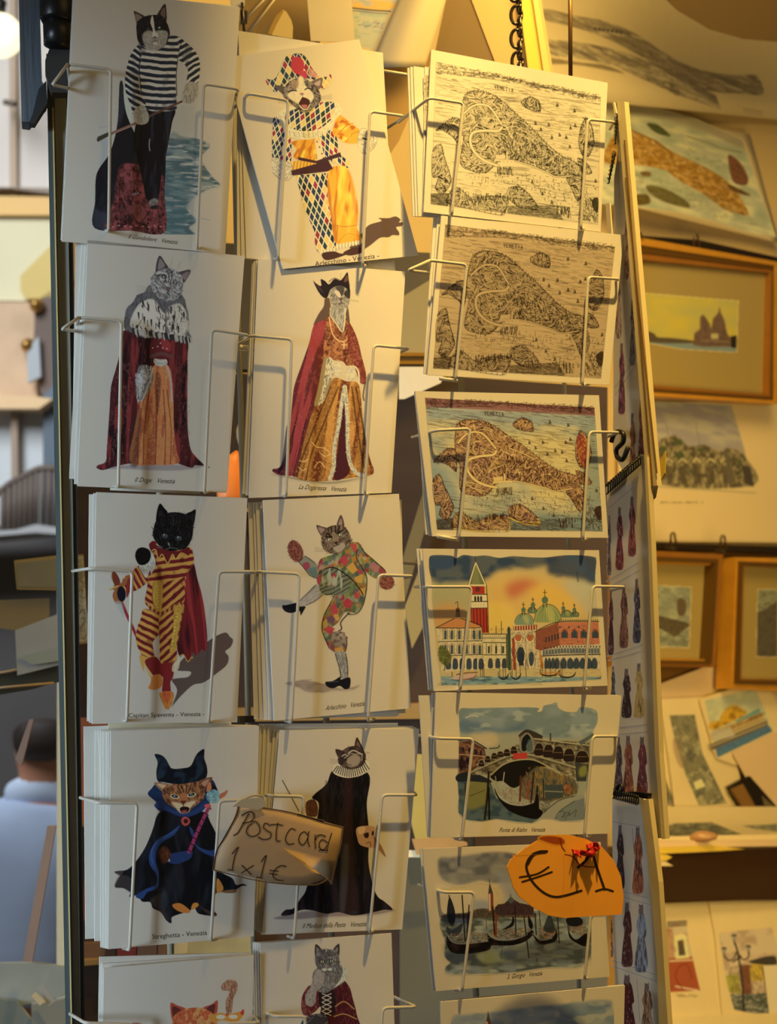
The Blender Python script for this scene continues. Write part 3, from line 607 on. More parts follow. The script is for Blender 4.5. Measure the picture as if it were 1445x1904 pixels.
# --- basilica print behind glass-like paper
pq = [(1190, 735), (1370, 748), (1420, 925), (1200, 930)]
o = slab('hanging_print', WALLP.sh(-.002), [(1150, 748), (1445, 748), (1560, 1010), (1150, 1006)], .0008, mat('ivory_paper', '#e9dcc0', .6, noise=.03, nscale=10)); tag(o, 'large print of domed basilica square with lilac sky below the largest frame', 'print')
A = Art((1195, 745, 1425, 945), R2, '#cdab72', .9, 16, base='#e9dfc2')
m = A.poly([(340, 1000), (860, 1025), (930, 1260), (990, 1490), (440, 1480), (340, 1400)], '#9a8670', sm=0)
sk = A.mask([(340, 1000), (860, 1025), (930, 1260), (440, 1300)], 0); A.put(sk, '#928279'); A.tex(sk, '#a79683', 30, 8, 12, .4, .7)
q = A.poly([(440, 1250), (520, 1200), (560, 1210), (620, 1260), (700, 1250), (800, 1290), (840, 1270), (930, 1310), (985, 1480), (440, 1470)], '#8a7550', soft=1)
A.tex(q, '#5a4c36', 5, 10, 0, .4, .6); A.hatch(q, 500, 6, 90, '#463c2a', .5, .3); A.hatch(q, 250, 5, 90, '#c0a875', .6, .5)
for x, y, r in [(555, 1235, 24), (565, 1310, 26), (685, 1280, 16), (470, 1275, 20), (908, 1350, 14)]: A.ell(x, y, r, r*.8, '#4f5433')
for x in (485, 655): A.line([(x, 1120), (x+30, 1270)], 1, '#6a6055')
for x in (640, 720, 800, 480, 560): A.line([(x, 1350), (x+20, 1330), (x+45, 1350)], 1.5, '#d8bd83'); A.poly([(x, 1370), (x+40, 1370), (x+50, 1470), (x+15, 1470)], '#5a4a36', sm=0, a=.8)
A.poly([(920, 1370), (970, 1375), (990, 1490), (935, 1470)], '#4c4136', sm=0); A.poly([(820, 1290), (835, 1270), (880, 1460), (840, 1465)], '#665744', sm=0)
A.line([(445, 1490), (1000, 1525)], 3, '#a08c62', .8); A.hatch(A.mask([(450, 1572), (700, 1572), (700, 1584), (450, 1584)], 0), 60, 4, 0, '#8a7348', .8)
printed(A, WALLP.sh(-.002), o, .0001)
# --- shelf with loose papers
SP = WALLP
shp = SP.at(1330, 1600)
shf = empty('print_shelf', SP.at(1330, 1680), 'dark brown shelf holding loose prints, below the small gilt frames', 'shelf')
FR = WALLP.sh(.10)
slab('shelf_front', FR, [(1100, 1590), (1650, 1570), (1650, 1672), (1100, 1676)], .09, mat('dark_shelf_wood', '#3a2410', .7, noise=.2, nscale=8), shf)
def paper(P, d, col, lab, cat='print', th=.0012, name='loose_print', m=None):
    o = slab(name, WALLP.sh(d), P, th, m or CREAM); return tag(o, lab, cat)
PINKP = mat('blush_paper', '#e6d3bd', .6, noise=.03, nscale=10)
o = slab('backing_board', WALLP.sh(-.006), [(1150, 1020), (1650, 1030), (1650, 1400), (1150, 1400)], .005, mat('umber_board', '#7a5a2c', .7, noise=.15, nscale=6)); tag(o, 'brown backing board behind the two small gilt frames', 'board')
o = paper([(1216, 1276), (1310, 1240), (1360, 1215), (1560, 1200), (1560, 1560), (1216, 1560)], .005, 0, 'large blank blush sheet standing behind the shelf prints', 'paper', name='paper_sheet', m=PINKP)
o = paper([(1290, 1302), (1350, 1278), (1362, 1286), (1300, 1306)], .007, 0, 'yellow paper edge sticking out above the yellow-domed church print', 'paper', name='paper_edge', m=YELLOWP)
# grey strip prints leaning on the shelf
def strip_art(P, box, seed, m0='#7d6f4c'):
    A = Art(box, np.eye(3), '#c8a468', .9, seed, base='#e9dfc2'); m = A.poly(P, m0, sm=0); A.tex(m, '#5f5640', 14, 20, 20); A.tex(m, '#99875c', 10, 14, 40, .5, .7); A.hatch(m, 220, 8, 70, '#4c4534', .5, .5); return A, m
P = [(1236, 1290), (1300, 1290), (1350, 1500), (1362, 1540), (1210, 1550), (1205, 1300)]
o = paper([(1216, 1300), (1250, 1300), (1250, 1562), (1216, 1562)], .011, 0, 'grey canal strip print mostly hidden behind the lower calendar')
A, m = strip_art([(1222, 1420), (1230, 1430), (1256, 1497), (1222, 1499)], (1218, 1415, 1262, 1500), 21); printed(A, WALLP.sh(.011), o)
o = paper([(1228, 1300), (1310, 1296), (1362, 1380), (1400, 1560), (1262, 1562), (1245, 1420)], .015, 0, 'tall narrow grey canal print leaning above the shelf')
A, m = strip_art([(1245, 1330), (1292, 1329), (1306, 1400), (1330, 1450), (1352, 1494), (1300, 1498), (1275, 1440), (1256, 1380)], (1240, 1325, 1356, 1500), 22)
A.poly([(1290, 1455), (1304, 1448), (1312, 1462), (1294, 1468)], '#c8b98a', sm=0); A.ell(1262, 1400, 8, 30, '#8a6a48', -15, .6); printed(A, WALLP.sh(.015), o)
o = paper([(1300, 1300), (1420, 1262), (1480, 1370), (1470, 1440), (1360, 1420), (1332, 1410)], .019, 0, 'bright print of yellow-domed church over blue canal leaning by the right edge')
A = Art((1305, 1280, 1440, 1412), R3, '#cfae7c', 1.0, 23, base='#e9dfc2')
m = A.poly([(845, 1180), (1190, 1100), (1310, 1390), (930, 1570)], '#a8a184', sm=0); A.tex(m, '#c0b088', 20, 12, -20)
A.poly([(880, 1500), (1270, 1340), (1310, 1395), (930, 1570)], '#3f6ea8', sm=0, clip=m); A.hatch(A.mask([(900, 1500), (1290, 1350), (1300, 1390), (930, 1560)], 0), 120, 6, -20, '#2d5590', .7, .2)
A.poly([(875, 1480), (1265, 1310), (1275, 1350), (890, 1520)], '#6d5a4a', sm=0)
q = A.poly([(870, 1350), (900, 1320), (940, 1320), (960, 1270), (1000, 1230), (1050, 1210), (1100, 1240), (1130, 1270), (1040, 1320), (900, 1380)], '#c79420', soft=1); A.tex(q, '#9a6c14', 6, 6)
A.poly([(1050, 1320), (1215, 1230), (1225, 1260), (1080, 1340)], '#5f8a86', sm=0)
A.poly([(885, 1400), (1010, 1350), (1230, 1260), (1255, 1310), (1060, 1400), (890, 1450)], '#b08a52', sm=0); A.hatch(A.mask([(885, 1400), (1230, 1265), (1255, 1310), (890, 1450)], 0), 120, 5, 70, '#6a4a2c', .6, .3)
A.poly([(885, 1400), (1020, 1360), (1050, 1420), (900, 1460)], '#b0a0a0', sm=0, a=.8)
for i in range(7): A.ell(1150+i*16, 1308-i*7, 4, 7, '#3c2c22')
for y in (1440, 1465, 1490): A.line([(890, y), (1260, y-150)], 1.2, '#d0b890')
printed(A, WALLP.sh(.019), o)
o = paper([(1362, 1400), (1475, 1348), (1560, 1340), (1560, 1560), (1440, 1500), (1390, 1450)], .023, 0, 'blank blush sheet curling in front of the blue canal print', 'paper', name='paper_sheet', m=PINKP)
e = slab('frame_corner', WALLP.sh(.027), [(1356, 1464), (1395, 1443), (1445, 1500), (1445, 1510), (1390, 1516)], .006, mat('black_card', '#1c140c', .6)); tag(e, 'black edged tan frame corner lying among the loose shelf prints', 'frame')
slab('tan_panel', WALLP.sh(.029), [(1360, 1467), (1382, 1458), (1412, 1512), (1390, 1515)], .004, mat('tan_panel', '#8a6a3c', .6), e)
slab('grey_panel', WALLP.sh(.029), [(1418, 1480), (1440, 1500), (1445, 1506), (1426, 1510)], .004, mat('grey_panel', '#6f6a5a', .6), e)
# flat papers on the shelf seen edge-on
for i, (P, m, l) in enumerate([
    ([(1225, 1500), (1560, 1500), (1560, 1560), (1225, 1560)], CREAM, 'wide cream sheet lying at the back of the shelf'),
    ([(1216, 1556), (1560, 1548), (1560, 1568), (1216, 1562)], CREAM, 'topmost cream sheet edge along the shelf front'),
    ([(1216, 1563), (1560, 1560), (1560, 1572), (1216, 1576)], PINKP, 'blush sheet edge under the topmost cream sheet on the shelf'),
    ([(1216, 1576), (1330, 1572), (1385, 1579), (1330, 1583), (1216, 1588)], YELLOWP, 'yellow sheet edge with a pointed corner along the shelf front'),
    ([(1216, 1588), (1240, 1589), (1250, 1594), (1240, 1600), (1216, 1601)], YELLOWP, 'short yellow pointed corner sticking out under the shelf papers'),
    ([(1216, 1602), (1238, 1602), (1252, 1610), (1216, 1611)], CREAM, 'lowest cream pointed corner sticking out under the shelf papers')]):
    o = slab('paper_sheet', WALLP.sh(.112+.004*i if i else .03), P, .003, m); tag(o, l, 'paper')
    if i == 0:
        A = Art((1228, 1524, 1446, 1562), crop(1080, 1440, 3.959), '#c8a468', .9, 24, base='#e9dfc2')
        m_ = A.poly([(610, 380), (700, 360), (960, 350), (1190, 445), (1100, 455), (620, 458)], '#8d7c54', sm=0); A.tex(m_, '#6a6046', 14, 4); A.hatch(m_, 200, 7, 8, '#4f4630', .6, .4)
        m_ = A.poly([(1180, 375), (1370, 370), (1450, 360), (1450, 420), (1280, 400)], '#9a8a60', sm=0); A.hatch(m_, 80, 7, 8, '#5f5436', .6); printed(A, WALLP.sh(.03), o)
bgl = empty('clear_wrapper', WALLP.at(1308, 1563, .13), 'small crumpled clear wrapper glinting on the shelf papers', 'wrapper')
blob('wrapper_body', WALLP.sh(.125), [(1306, 1545, 8), (1308, 1549, 20), (1307, 1554, 27), (1308, 1561, 24), (1308, 1565, 10)], .4, mat('clear_wrapper', '#b58f6c', .15, noise=.4, nscale=40, bump=1), bgl)
# --- prints under the shelf
LW = Plane(1300, 1800, 2.0, 40, 14)
o = slab('pinned_print', LW, [(1228, 1680), (1318, 1676), (1332, 1720), (1345, 1904), (1350, 2050), (1228, 2050)], .001, CREAM); tag(o, 'cream print of a red wall with a white arched doorway under the shelf', 'print')
R4 = crop(1080, 1440, 3.959)
A = Art((1232, 1705, 1325, 1862), R4, '#b08e5c', .9, 31, base='#e9dfc2')
m = A.poly([(620, 1080), (778, 1075), (790, 1200), (880, 1590), (645, 1605)], '#a08460', sm=0)
A.poly([(640, 1350), (820, 1340), (880, 1590), (645, 1603)], '#8a3a20', sm=0); A.poly([(610, 1120), (680, 1140), (690, 1360), (640, 1370)], '#8f5a38', sm=0, a=.7)
q = A.poly([(690, 1190), (770, 1170), (800, 1350), (700, 1360)], '#ad9a74', sm=0); A.poly([(712, 1225), (755, 1215), (772, 1330), (722, 1335)], '#4f3c2a', sm=0)
for y in (1090, 1105, 1120): A.line([(640, y), (778, y-12)], 2.2, '#3a2c1e')
A.line([(700, 1200), (740, 1180), (780, 1200)], 2, '#d8bd88'); A.line([(650, 1375), (820, 1365)], 2.5, '#b08e68'); A.tex(m, '#73402a', 12, 8, 0, .6, .9, .5); A.line([(700, 1560), (860, 1590)], 3, '#c0a890', .6)
A.line([(760, 1590), (700, 1500), (720, 1420), (780, 1400), (820, 1500)], 1.5, '#5f2414')
A.hatch(A.mask([(700, 1615), (870, 1620), (870, 1640), (700, 1640)], 0), 50, 4, 0, '#7b5f3a', .7); printed(A, LW, o)
o = slab('pinned_print', LW.sh(.003), [(1318, 1676), (1560, 1668), (1560, 1960), (1345, 1900), (1330, 1740)], .001, CREAM); tag(o, 'cream print of triple street lamps before colourful houses under the shelf', 'print')
A = Art((1334, 1715, 1446, 1895), R4, '#b08e5c', .95, 32, base='#e9dfc2')
m = A.poly([(1015, 1165), (1405, 1125), (1445, 1260), (1440, 1420), (1350, 1420), (1360, 1520), (1415, 1790), (1130, 1735), (1060, 1450)], '#a58765', sm=0); A.tex(m, '#8f6f55', 16, 16)
A.poly([(1240, 1400), (1345, 1390), (1350, 1520), (1250, 1520)], '#a5802c', sm=0); A.poly([(1180, 1400), (1245, 1400), (1260, 1620), (1190, 1620)], '#70402c', sm=0); A.poly([(1065, 1480), (1160, 1470), (1180, 1620), (1090, 1600)], '#8b7a34', sm=0)
A.poly([(1250, 1370), (1420, 1335), (1440, 1410), (1330, 1400), (1260, 1390)], '#3c3026'); q = A.poly([(1100, 1620), (1370, 1610), (1410, 1785), (1130, 1730)], '#4c4a3e', sm=0); A.hatch(q, 120, 8, 0, '#2c2c28', .6); A.hatch(q, 60, 8, 0, '#9a8a70', .6)
A.hatch(A.mask([(1080, 1400), (1350, 1400), (1380, 1620), (1100, 1620)], 0), 300, 6, 90, '#3f2a1e', .5, .3)
for x, y in [(1130, 1190), (1055, 1285), (1235, 1270)]:
    A.ell(x, y-5, 20, 9, '#241e1a'); A.poly([(x-18, y), (x+18, y), (x+9, y+36), (x-9, y+36)], '#77695a', sm=0); A.line([(x, y+36), (x+3, y+60)], 2.5, '#241e1a')
A.line([(1135, 1240), (1160, 1330), (1190, 1560), (1200, 1740)], 3.5, '#241e1a'); A.line([(1060, 1340), (1090, 1370), (1130, 1350), (1150, 1310), (1190, 1360), (1230, 1350), (1240, 1310)], 2.5, '#241e1a')
A.line([(1120, 1380), (1180, 1340)], 3, '#241e1a'); A.line([(1340, 1420), (1410, 1790)], 3, '#241c16'); printed(A, LW.sh(.003), o)
o = slab('card_corner', LW.sh(.006), [(1420, 1795), (1560, 1790), (1560, 1950), (1432, 1890)], .001, PAPER); tag(o, 'blank pale card corner overlapping the street lamp print at right edge', 'card')
o = slab('paper_sheet', LW.sh(.009), [(1236, 1892), (1560, 1878), (1560, 2060), (1236, 2060)], .001, CREAM); tag(o, 'cream sheet along the bottom right edge below the street lamp print', 'paper')
slab('wall_right', LW.sh(-.02), [(1100, 1660), (1900, 1640), (1900, 2300), (1100, 2300)], .02, mat('ochre_lower_wall', '#a5875a', .8))['kind'] = 'structure'
# ================================================================== prints hanging above the rack
TP = Plane(700, 60, 1.32, 10)
def tp_sheet(name, P, d, m, lab, cat='print', th=.0006): return tag(slab(name, TP.sh(d), P, th, m), lab, cat)
tp_sheet('grey_backing', [(450, -40), (576, -40), (600, 110), (440, 90)], -.03, mat('taupe_board', '#9a845e', .7), 'taupe board behind the cream tab, top centre-left', 'board')
sh_ = TP.sh(-.028)
tag(tube('string', [sh_.at(525, -20, .003), sh_.at(462, 62, .003)], .0009, CREAM), 'thin pale string slanting beside the cream tab, right one of two', 'string'); tag(tube('string', [sh_.at(510, -20, .003), sh_.at(452, 40, .003)], .0009, CREAM), 'thin pale string slanting near the gilt clip, left one of two', 'string')
pg = empty('cream_tab', TP.at(523, 62), 'cream rounded tab standing above the harlequin cards', 'tab')
slab('tab_body', TP, [(498, 64), (504, 48), (514, 28), (526, 18), (533, 22), (542, 38), (545, 50), (544, 72)], .004, mat('cream_plastic', '#e6d08e', .5), pg)
slab('tab_shade', TP.sh(.0008), [(498, 64), (504, 48), (514, 28), (526, 18), (527, 22), (514, 46), (506, 64)], .0008, mat('shadow_cream', '#b99a54', .6), pg)  # shaded side of the tab put in as a darker cream strip
o = tp_sheet('hanging_print', [(568, -40), (651, -40), (660, 80), (578, 76)], .004, CREAM, 'blank cream strip hanging left of the small seascape')
o = tp_sheet('hanging_print', [(648, -40), (780, -40), (740, 100), (656, 100)], 0, CREAM, 'small seascape print with golden sky hanging at the top centre')
A = Art((648, 0, 752, 95), crop(420, 0, 2.189), '#dcb85f', 1, 41, base='#e9dfc2')
m = A.poly([(510, -10), (715, -10), (660, 60), (640, 120), (600, 200), (525, 180)], '#c3b184', sm=0); A.poly([(508, -10), (716, -10), (690, 30), (640, 45), (510, 30)], '#dfa93e', sm=0); A.tex(m, '#a8a688', 18, 6, 5, .5, .8)
A.line([(510, 32), (600, 42), (670, 46)], 3, '#6b5330'); A.line([(510, 42), (600, 52), (660, 56)], 2, '#7c6a42'); A.hatch(A.mask([(530, 80), (640, 90), (640, 120), (540, 110)], 0), 30, 6, -20, '#6b5f42', .7); printed(A, TP, o)
for P, c in [([(700, 98), (715, 60), (752, 10), (770, -40), (840, -40), (830, 0), (800, 70), (765, 135), (745, 200), (715, 260), (700, 180)], 0)]:
    o = tag(bent_slab('hanging_print', TP.sh(.006), [(758, -40), (842, -40), (790, 125), (690, 125)], .0008, CREAM, lambda u, v: .012*math.sin(u*3)), 'curling blank cream sheet catching bright warm light at the top centre', 'print')
o = tp_sheet('hanging_sheet', [(690, 100), (806, 95), (790, 150), (742, 262), (716, 300), (700, 200)], -.01, mat('tan_card', '#c4a05e', .7), 'tan sheet hanging between the harlequin cards and the line map', 'paper')
A = Art((705, 70, 760, 130), np.eye(3), '#dcb85f', 1, 42, base='#e9dfc2'); m = A.poly([(714, 122), (735, 98), (752, 76), (748, 90), (722, 118)], '#b0905a', sm=0); A.build('pencil_sketch', TP.sh(-.0098), o)
tp_sheet('grey_backing', [(838, -40), (862, -40), (945, 140), (800, 140)], -.004, mat('dark_gap_taupe', '#7d6846', .7), 'dark triangular gap left of the chain, closed by a taupe sheet', 'board')  # dark sheet standing in for the unlit gap between the hung papers
tp_sheet('hanging_sheet', [(862, -40), (1000, -40), (1030, 140), (930, 140)], -.003, mat('sand_card', '#cfb27c', .7), 'sand coloured sheet behind the hanging chain', 'paper')
for i, (P, m, l) in enumerate([([(960, -40), (985, -40), (1012, 140), (984, 140)], YELLOWP, 'bright yellow sheet edge slanting right of the chain'),
                               ([(985, -40), (994, -40), (1024, 140), (1012, 140)], mat('pale_yellow', '#dfc77c', .6), 'pale yellow sheet edge slanting beside the bright yellow one')]):
    tp_sheet('paper_sheet', P, .004+.002*i, m, l, 'paper', .001)
# chain
CH = Plane(960, 60, 1.12, 0); ch = empty('metal_chain', CH.at(962, -20), 'steel chain hanging down behind the line-engraved city map', 'chain')
CHM = mat('chain_steel', '#6d6350', .25, metal=.85)
def oval(cx, cy, w, h, flat):
    P = []
    for k in range(21):
        a = 2*math.pi*k/20; x = math.cos(a)*w/2; y = math.sin(a)*h/2
        P.append(CH.at(cx+(x if flat else x*.25), cy+y, x/FPX*(0.1 if flat else 1.1)))
    return P
for i, (x, y) in enumerate([(957, -14), (965, 8), (960, 28), (966, 50), (960, 72), (966, 94), (962, 114), (966, 134)]):
    tube('chain_link', oval(x, y, 20, 34, i % 2 == 0), .0013, CHM, ch, 6)
rod = tube('hanging_rod', [CH.at(1060, -60, -.02), CH.at(1061, 142, -.02)], .0016, mat('brown_rod', '#7a5c34', .4, metal=.4)); tag(rod, 'thin brown rod hanging straight down right of the chain', 'rod')
tk = empty('hanging_clip', TP.at(452, 20), 'small gilt clip with white tag hanging at the top beside the gondolier card', 'clip')
slab('clip_tag', TP.sh(.01), [(428, -10), (456, -10), (455, 12), (430, 14)], .002, PAPER, tk)
tube('clip_pin', [TP.at(450, 5, .012), TP.at(452, 30, .012), TP.at(454, 60, .012)], .0012, CHM, tk)
slab('clip_jaw', TP.sh(.012), [(447, 18), (460, 20), (460, 42), (448, 42)], .004, mat('navy_metal', '#33343a', .4), tk)
# ================================================================== postcard rack: card planes, stacks, wire pockets
YAW = 22
C1 = Plane(290, 1000, .985, YAW); C2 = Plane(600, 1000, 1.031, YAW); C3 = Plane(950, 1000, 1.06, YAW+3)
rack = empty('postcard_rack', C2.at(640, 2300, -.05), 'white wire revolving rack of pockets full of postcards', 'rack')
def pocket(name, pl, paths, r=.00105):
    for P in paths: tube('wire_loop' if name == 'wire_pocket' else 'wire_hook', round_path([pl.at(x, y, d) for x, y, d in P], .0035), r, WIRE, rack, 8)
def stack(pl, lst, label, group, gap=.0012, first=.0022):
    for i, q in enumerate(lst):
        o = slab('postcard', pl.sh(-first-gap*i), q, .0009, PAPER); tag(o, label, 'postcard', group)
def card(pl, q, label, thick=.0011): return tag(slab('postcard', pl, q, thick, PAPER), label, 'postcard')
def lp(x0, y0, x1, y1, x2, y2, xb, yb, F=.011, B=-.02):
    """wire loop: back end, front corner, bend, foot going back under the cards"""
    return [(x0, y0, B), (x1, y1, F), (x2, y2, F), (xb, yb, F), (xb-14, yb-2, B)]
PK = []
def row(pl, L, R, y_back, F=.009):
    """L, R: pixel chains (back, front corner, bend, foot)"""
    paths = []
    for K, sgn in ((L, -1), (R, 1)):
        if not K: continue
        (x0, y0), (x1, y1), (x2, y2), (xb, yb) = K
        paths.append([(x0, y0, -.018), (x1, y1, F), (x2, y2, F), (xb, yb, F), (xb-12*sgn*-1, yb-3, -.012)])
    pocket('wire_pocket', pl, paths)
R_ = [
 (C1, ((131, 165), (126, 119), (206, 129), (202, 430)), ((436, 185), (443, 166), (379, 156), (366, 462))),
 (C2, ((436, 200), (462, 174), (536, 187), (517, 482)), ((716, 241), (753, 216), (688, 207), (674, 495))),
 (C1, ((139, 616), (147, 590), (226, 597), (220, 906)), ((436, 640), (462, 623), (394, 613), (380, 916))),
 (C2, ((440, 641), (467, 624), (543, 631), (532, 923)), ((742, 656), (760, 648), (695, 642), (678, 920))),
 (C1, ((135, 1062), (167, 1057), (246, 1062), (236, 1341)), ((486, 1066), (470, 1063), (407, 1063), (388, 1343))),
 (C2, ((452, 1067), (481, 1063), (557, 1067), (542, 1343)), ((748, 1075), (767, 1071), (704, 1069), (684, 1340))),
 (C1, ((149, 1483), (181, 1493), (255, 1493), (241, 1766)), ((482, 1484), (474, 1487), (408, 1489), (392, 1748))),
 (C2, ((474, 1477), (508, 1480), (565, 1481), (547, 1744)), ((770, 1474), (774, 1478), (711, 1478), (687, 1733))),
 (C1, ((130, 1885), (158, 1902), (246, 1905), (236, 2190)), ((466, 1884), (482, 1902), (417, 1903), (398, 2190))),
 (C2, ((466, 1872), (510, 1890), (568, 1890), (552, 2160)), ((731, 1853), (774, 1872), (712, 1874), (690, 2150))),
 (C3, ((740, 228), (798, 182), (862, 192), (840, 400)), ((1134, 240), (1142, 227), (1093, 222), (1080, 426))),
 (C3, ((798, 508), (800, 484), (868, 492), (847, 707)), ((1130, 530), (1151, 519), (1094, 515), (1083, 717))),
 (C3, ((766, 813), (813, 800), (874, 797), (853, 1003)), ((1130, 812), (1151, 804), (1096, 803), (1084, 1004))),
 (C3, ((772, 1091), (800, 1091), (877, 1091), (856, 1283)), ((1135, 1098), (1162, 1091), (1102, 1090), (1086, 1282))),
 (C3, ((780, 1367), (816, 1373), (880, 1374), (859, 1562)), ((1130, 1375), (1148, 1369), (1102, 1369), (1087, 1556))),
 (C3, ((778, 1645), (825, 1659), (882, 1659), (859, 1843)), ((1130, 1655), (1148, 1648), (1104, 1648), (1087, 1820))),
]
for pl, L, R in R_: row(pl, L, R, 0)
# hooks that close the two outer loops on themselves (left column)
pocket('x', C1, [[(97, 158, .004), (126, 119, .009)], ], .00105)
pocket('x', C1, [[(126, 119, .009), (97, 158, .012), (131, 165, -.004)]])
pocket('x', C1, [[(147, 590, .009), (114, 613, .012), (139, 615, -.004)]])
pocket('x', C3, [[(800, 484, .009), (758, 503, .012), (798, 507, -.004)]])
# cross bars and uprights of the rack
BK = .0
def bar(pl, a, b, d=-.02, r=.0013): tubes('cross_bar', [[pl.at(*a, d), pl.at(*b, d)]], r, WIRE, rack)
bar(C1, (205, 908), (372, 915), -.006); bar(C2, (713, 132), (775, 142), -.03); bar(C2, (740, 1045), (786, 1049), -.03)
bar(C3, (818, 704), (850, 708), .002); bar(C3, (813, 997), (853, 1004), .002); bar(C2, (455, 1372), (560, 1376), -.02)
bar(C1, (434, 645), (470, 648), -.02, .002)
for pl, x, d, r in ((C3, 866, -.045, .0022), (C3, 1058, -.045, .0016), (C1, 300, -.045, .0022), (C2, 600, -.045, .0022), (C2, 455, -.05, .002)):
    tubes('upright_post', [[pl.at(x-22, 150, d), pl.at(x+30, 2300, d)]], r, mat('grey_post', '#8a8878', .4), rack)
slab('hinge_sleeve', C1.sh(-.02), [(445, 1332), (474, 1331), (474, 1343), (446, 1344)], .006, mat('dark_sleeve', '#3c3b38', .4), rack)

# ---- plain cards behind the front ones
stack(C1, [[(136, -20), (444, 12), (417, 470), (113, 446)]], 'cream postcard edge behind the striped-shirt gondolier cat card', 'stack behind the gondolier cat')
stack(C2, [[(443, 57), (712, 98), (735, 503), (458, 480)], [(442, 62), (700, 98), (728, 503), (449, 480)], [(441, 68), (690, 98), (720, 503), (441, 480)]],
      'upright plain postcard behind the tilted laughing harlequin cat card', 'stack behind the laughing harlequin', .0012, .003)
stack(C1, [[(159, 448), (450, 478), (420, 912), (138, 900)], [(152, 450), (448, 478), (416, 905), (129, 890)], [(141, 452), (444, 478), (414, 905), (134, 888)]],
      'plain card edge peeking out left of the fur-caped doge cat card', 'stack behind the doge cat')
stack(C2, [[(476, 484), (750, 505), (724, 912), (457, 921)], [(472, 486), (747, 505), (722, 908), (451, 918)], [(469, 488), (744, 505), (720, 906), (452, 914)]],
      'plain card edge peeking out left of the red-robed dogaressa cat card', 'stack behind the dogaressa cat')
stack(C1, [[(174, 917), (455, 927), (436, 1340), (166, 1344)], [(166, 919), (452, 927), (434, 1338), (162, 1341)]],
      'plain card edge peeking out left of the black cat captain card', 'stack behind the black cat captain')
stack(C2, [[(484, 933), (747, 929), (754, 1326), (500, 1339)], [(476, 934), (740, 930), (742, 1330), (491, 1339)], [(471, 935), (738, 931), (740, 1331), (483, 1338)], [(462, 934), (736, 932), (738, 1332), (473, 1337)]],
      'fanned plain postcard behind the kicking harlequin cat card', 'stack behind the kicking harlequin')
stack(C1, [[(202, 1359), (478, 1349), (470, 1740), (199, 1764)], [(198, 1360), (476, 1348), (469, 1739), (196, 1764)], [(192, 1360), (475, 1348), (468, 1738), (192, 1763)], [(187, 1358), (474, 1348), (467, 1737), (187, 1762)], [(182, 1357), (473, 1348), (466, 1736), (206, 1760)], [(177, 1357), (472, 1348), (465, 1736), (176, 1750)]],
      'plain card edge in the thick stack behind the witch-hat cat card', 'stack behind the witch-hat cat')
tag(slab('postcard', C1.sh(-.013), [(156, 1351), (430, 1340), (440, 1730), (159, 1746)], .001, PAPER), 'plain card slanting out furthest left behind the witch-hat cat stack', 'postcard')
tag(slab('postcard', C1.sh(-.011), [(202, 1343), (482, 1348), (470, 1500), (202, 1500)], .001, CREAM), 'cream card top rising highest behind the witch-hat cat stack', 'postcard')
stack(C2, [[(515, 1357), (775, 1353), (746, 1724), (484, 1736)], [(508, 1357), (772, 1352), (744, 1722), (482, 1734)], [(498, 1350), (768, 1350), (742, 1720), (478, 1732)], [(490, 1348), (740, 1344), (740, 1718), (474, 1730)], [(483, 1346), (736, 1344), (738, 1716), (470, 1728)]],
      'cream-edged plain card in the stack behind the plague doctor cat card', 'stack behind the plague doctor cat')
stack(C1, [[(190, 1792), (468, 1774), (460, 2180), (184, 2200)], [(185, 1779), (464, 1771), (456, 2180), (178, 2200)]], 'plain card edge rising above the orange masked cat card', 'stack behind the orange cat')
stack(C2, [[(480, 1753), (728, 1736), (740, 2150), (488, 2170)], [(475, 1753), (724, 1736), (736, 2150), (482, 2170)], [(471, 1752), (720, 1736), (732, 2150), (476, 2170)]], 'plain card edge left of the grey tabby in the slashed red doublet', 'stack behind the doublet tabby')
stack(C3, [[(790, 124), (1122, 170), (1112, 425), (786, 400)], [(769, 123), (1100, 170), (1100, 420), (778, 402)], [(763, 124), (1100, 170), (1100, 420), (773, 402)], [(758, 126), (1100, 170), (1100, 420), (768, 402)]],
      'plain card edge in the stack behind the black line city map', 'stack behind the black line map')
stack(C3, [[(814, 401), (1150, 437), (1128, 714), (791, 696)], [(807, 401), (1146, 437), (1126, 712), (788, 695)]], 'plain card edge behind the sepia city map', 'stack behind the sepia map')
stack(C3, [[(771, 729), (1110, 736), (1126, 996), (798, 996)], [(776, 729), (1108, 736), (1124, 994), (792, 994)]], 'plain card edge behind the coloured city map', 'stack behind the coloured map')
stack(C3, [[(781, 1020), (1110, 1023), (1126, 1272), (802, 1284)], [(775, 1020), (1108, 1023), (1124, 1270), (797, 1283)]], 'plain card edge behind the sunset basilica watercolour', 'stack behind the basilica card')
stack(C3, [[(804, 1288), (1150, 1292), (1128, 1546), (798, 1557)], [(779, 1293), (1146, 1292), (1124, 1544), (795, 1556)]], 'plain card edge behind the stone bridge watercolour', 'stack behind the bridge card')
stack(C3, [[(781, 1578), (1110, 1567), (1128, 1812), (805, 1841)]], 'plain card edge behind the grey moored gondolas watercolour', 'stack behind the gondolas card')
stack(C3, [[(822, 1860), (1160, 1831), (1150, 2110), (826, 2130)]], 'plain card edge above the lowest blue watercolour', 'stack behind the lowest card')
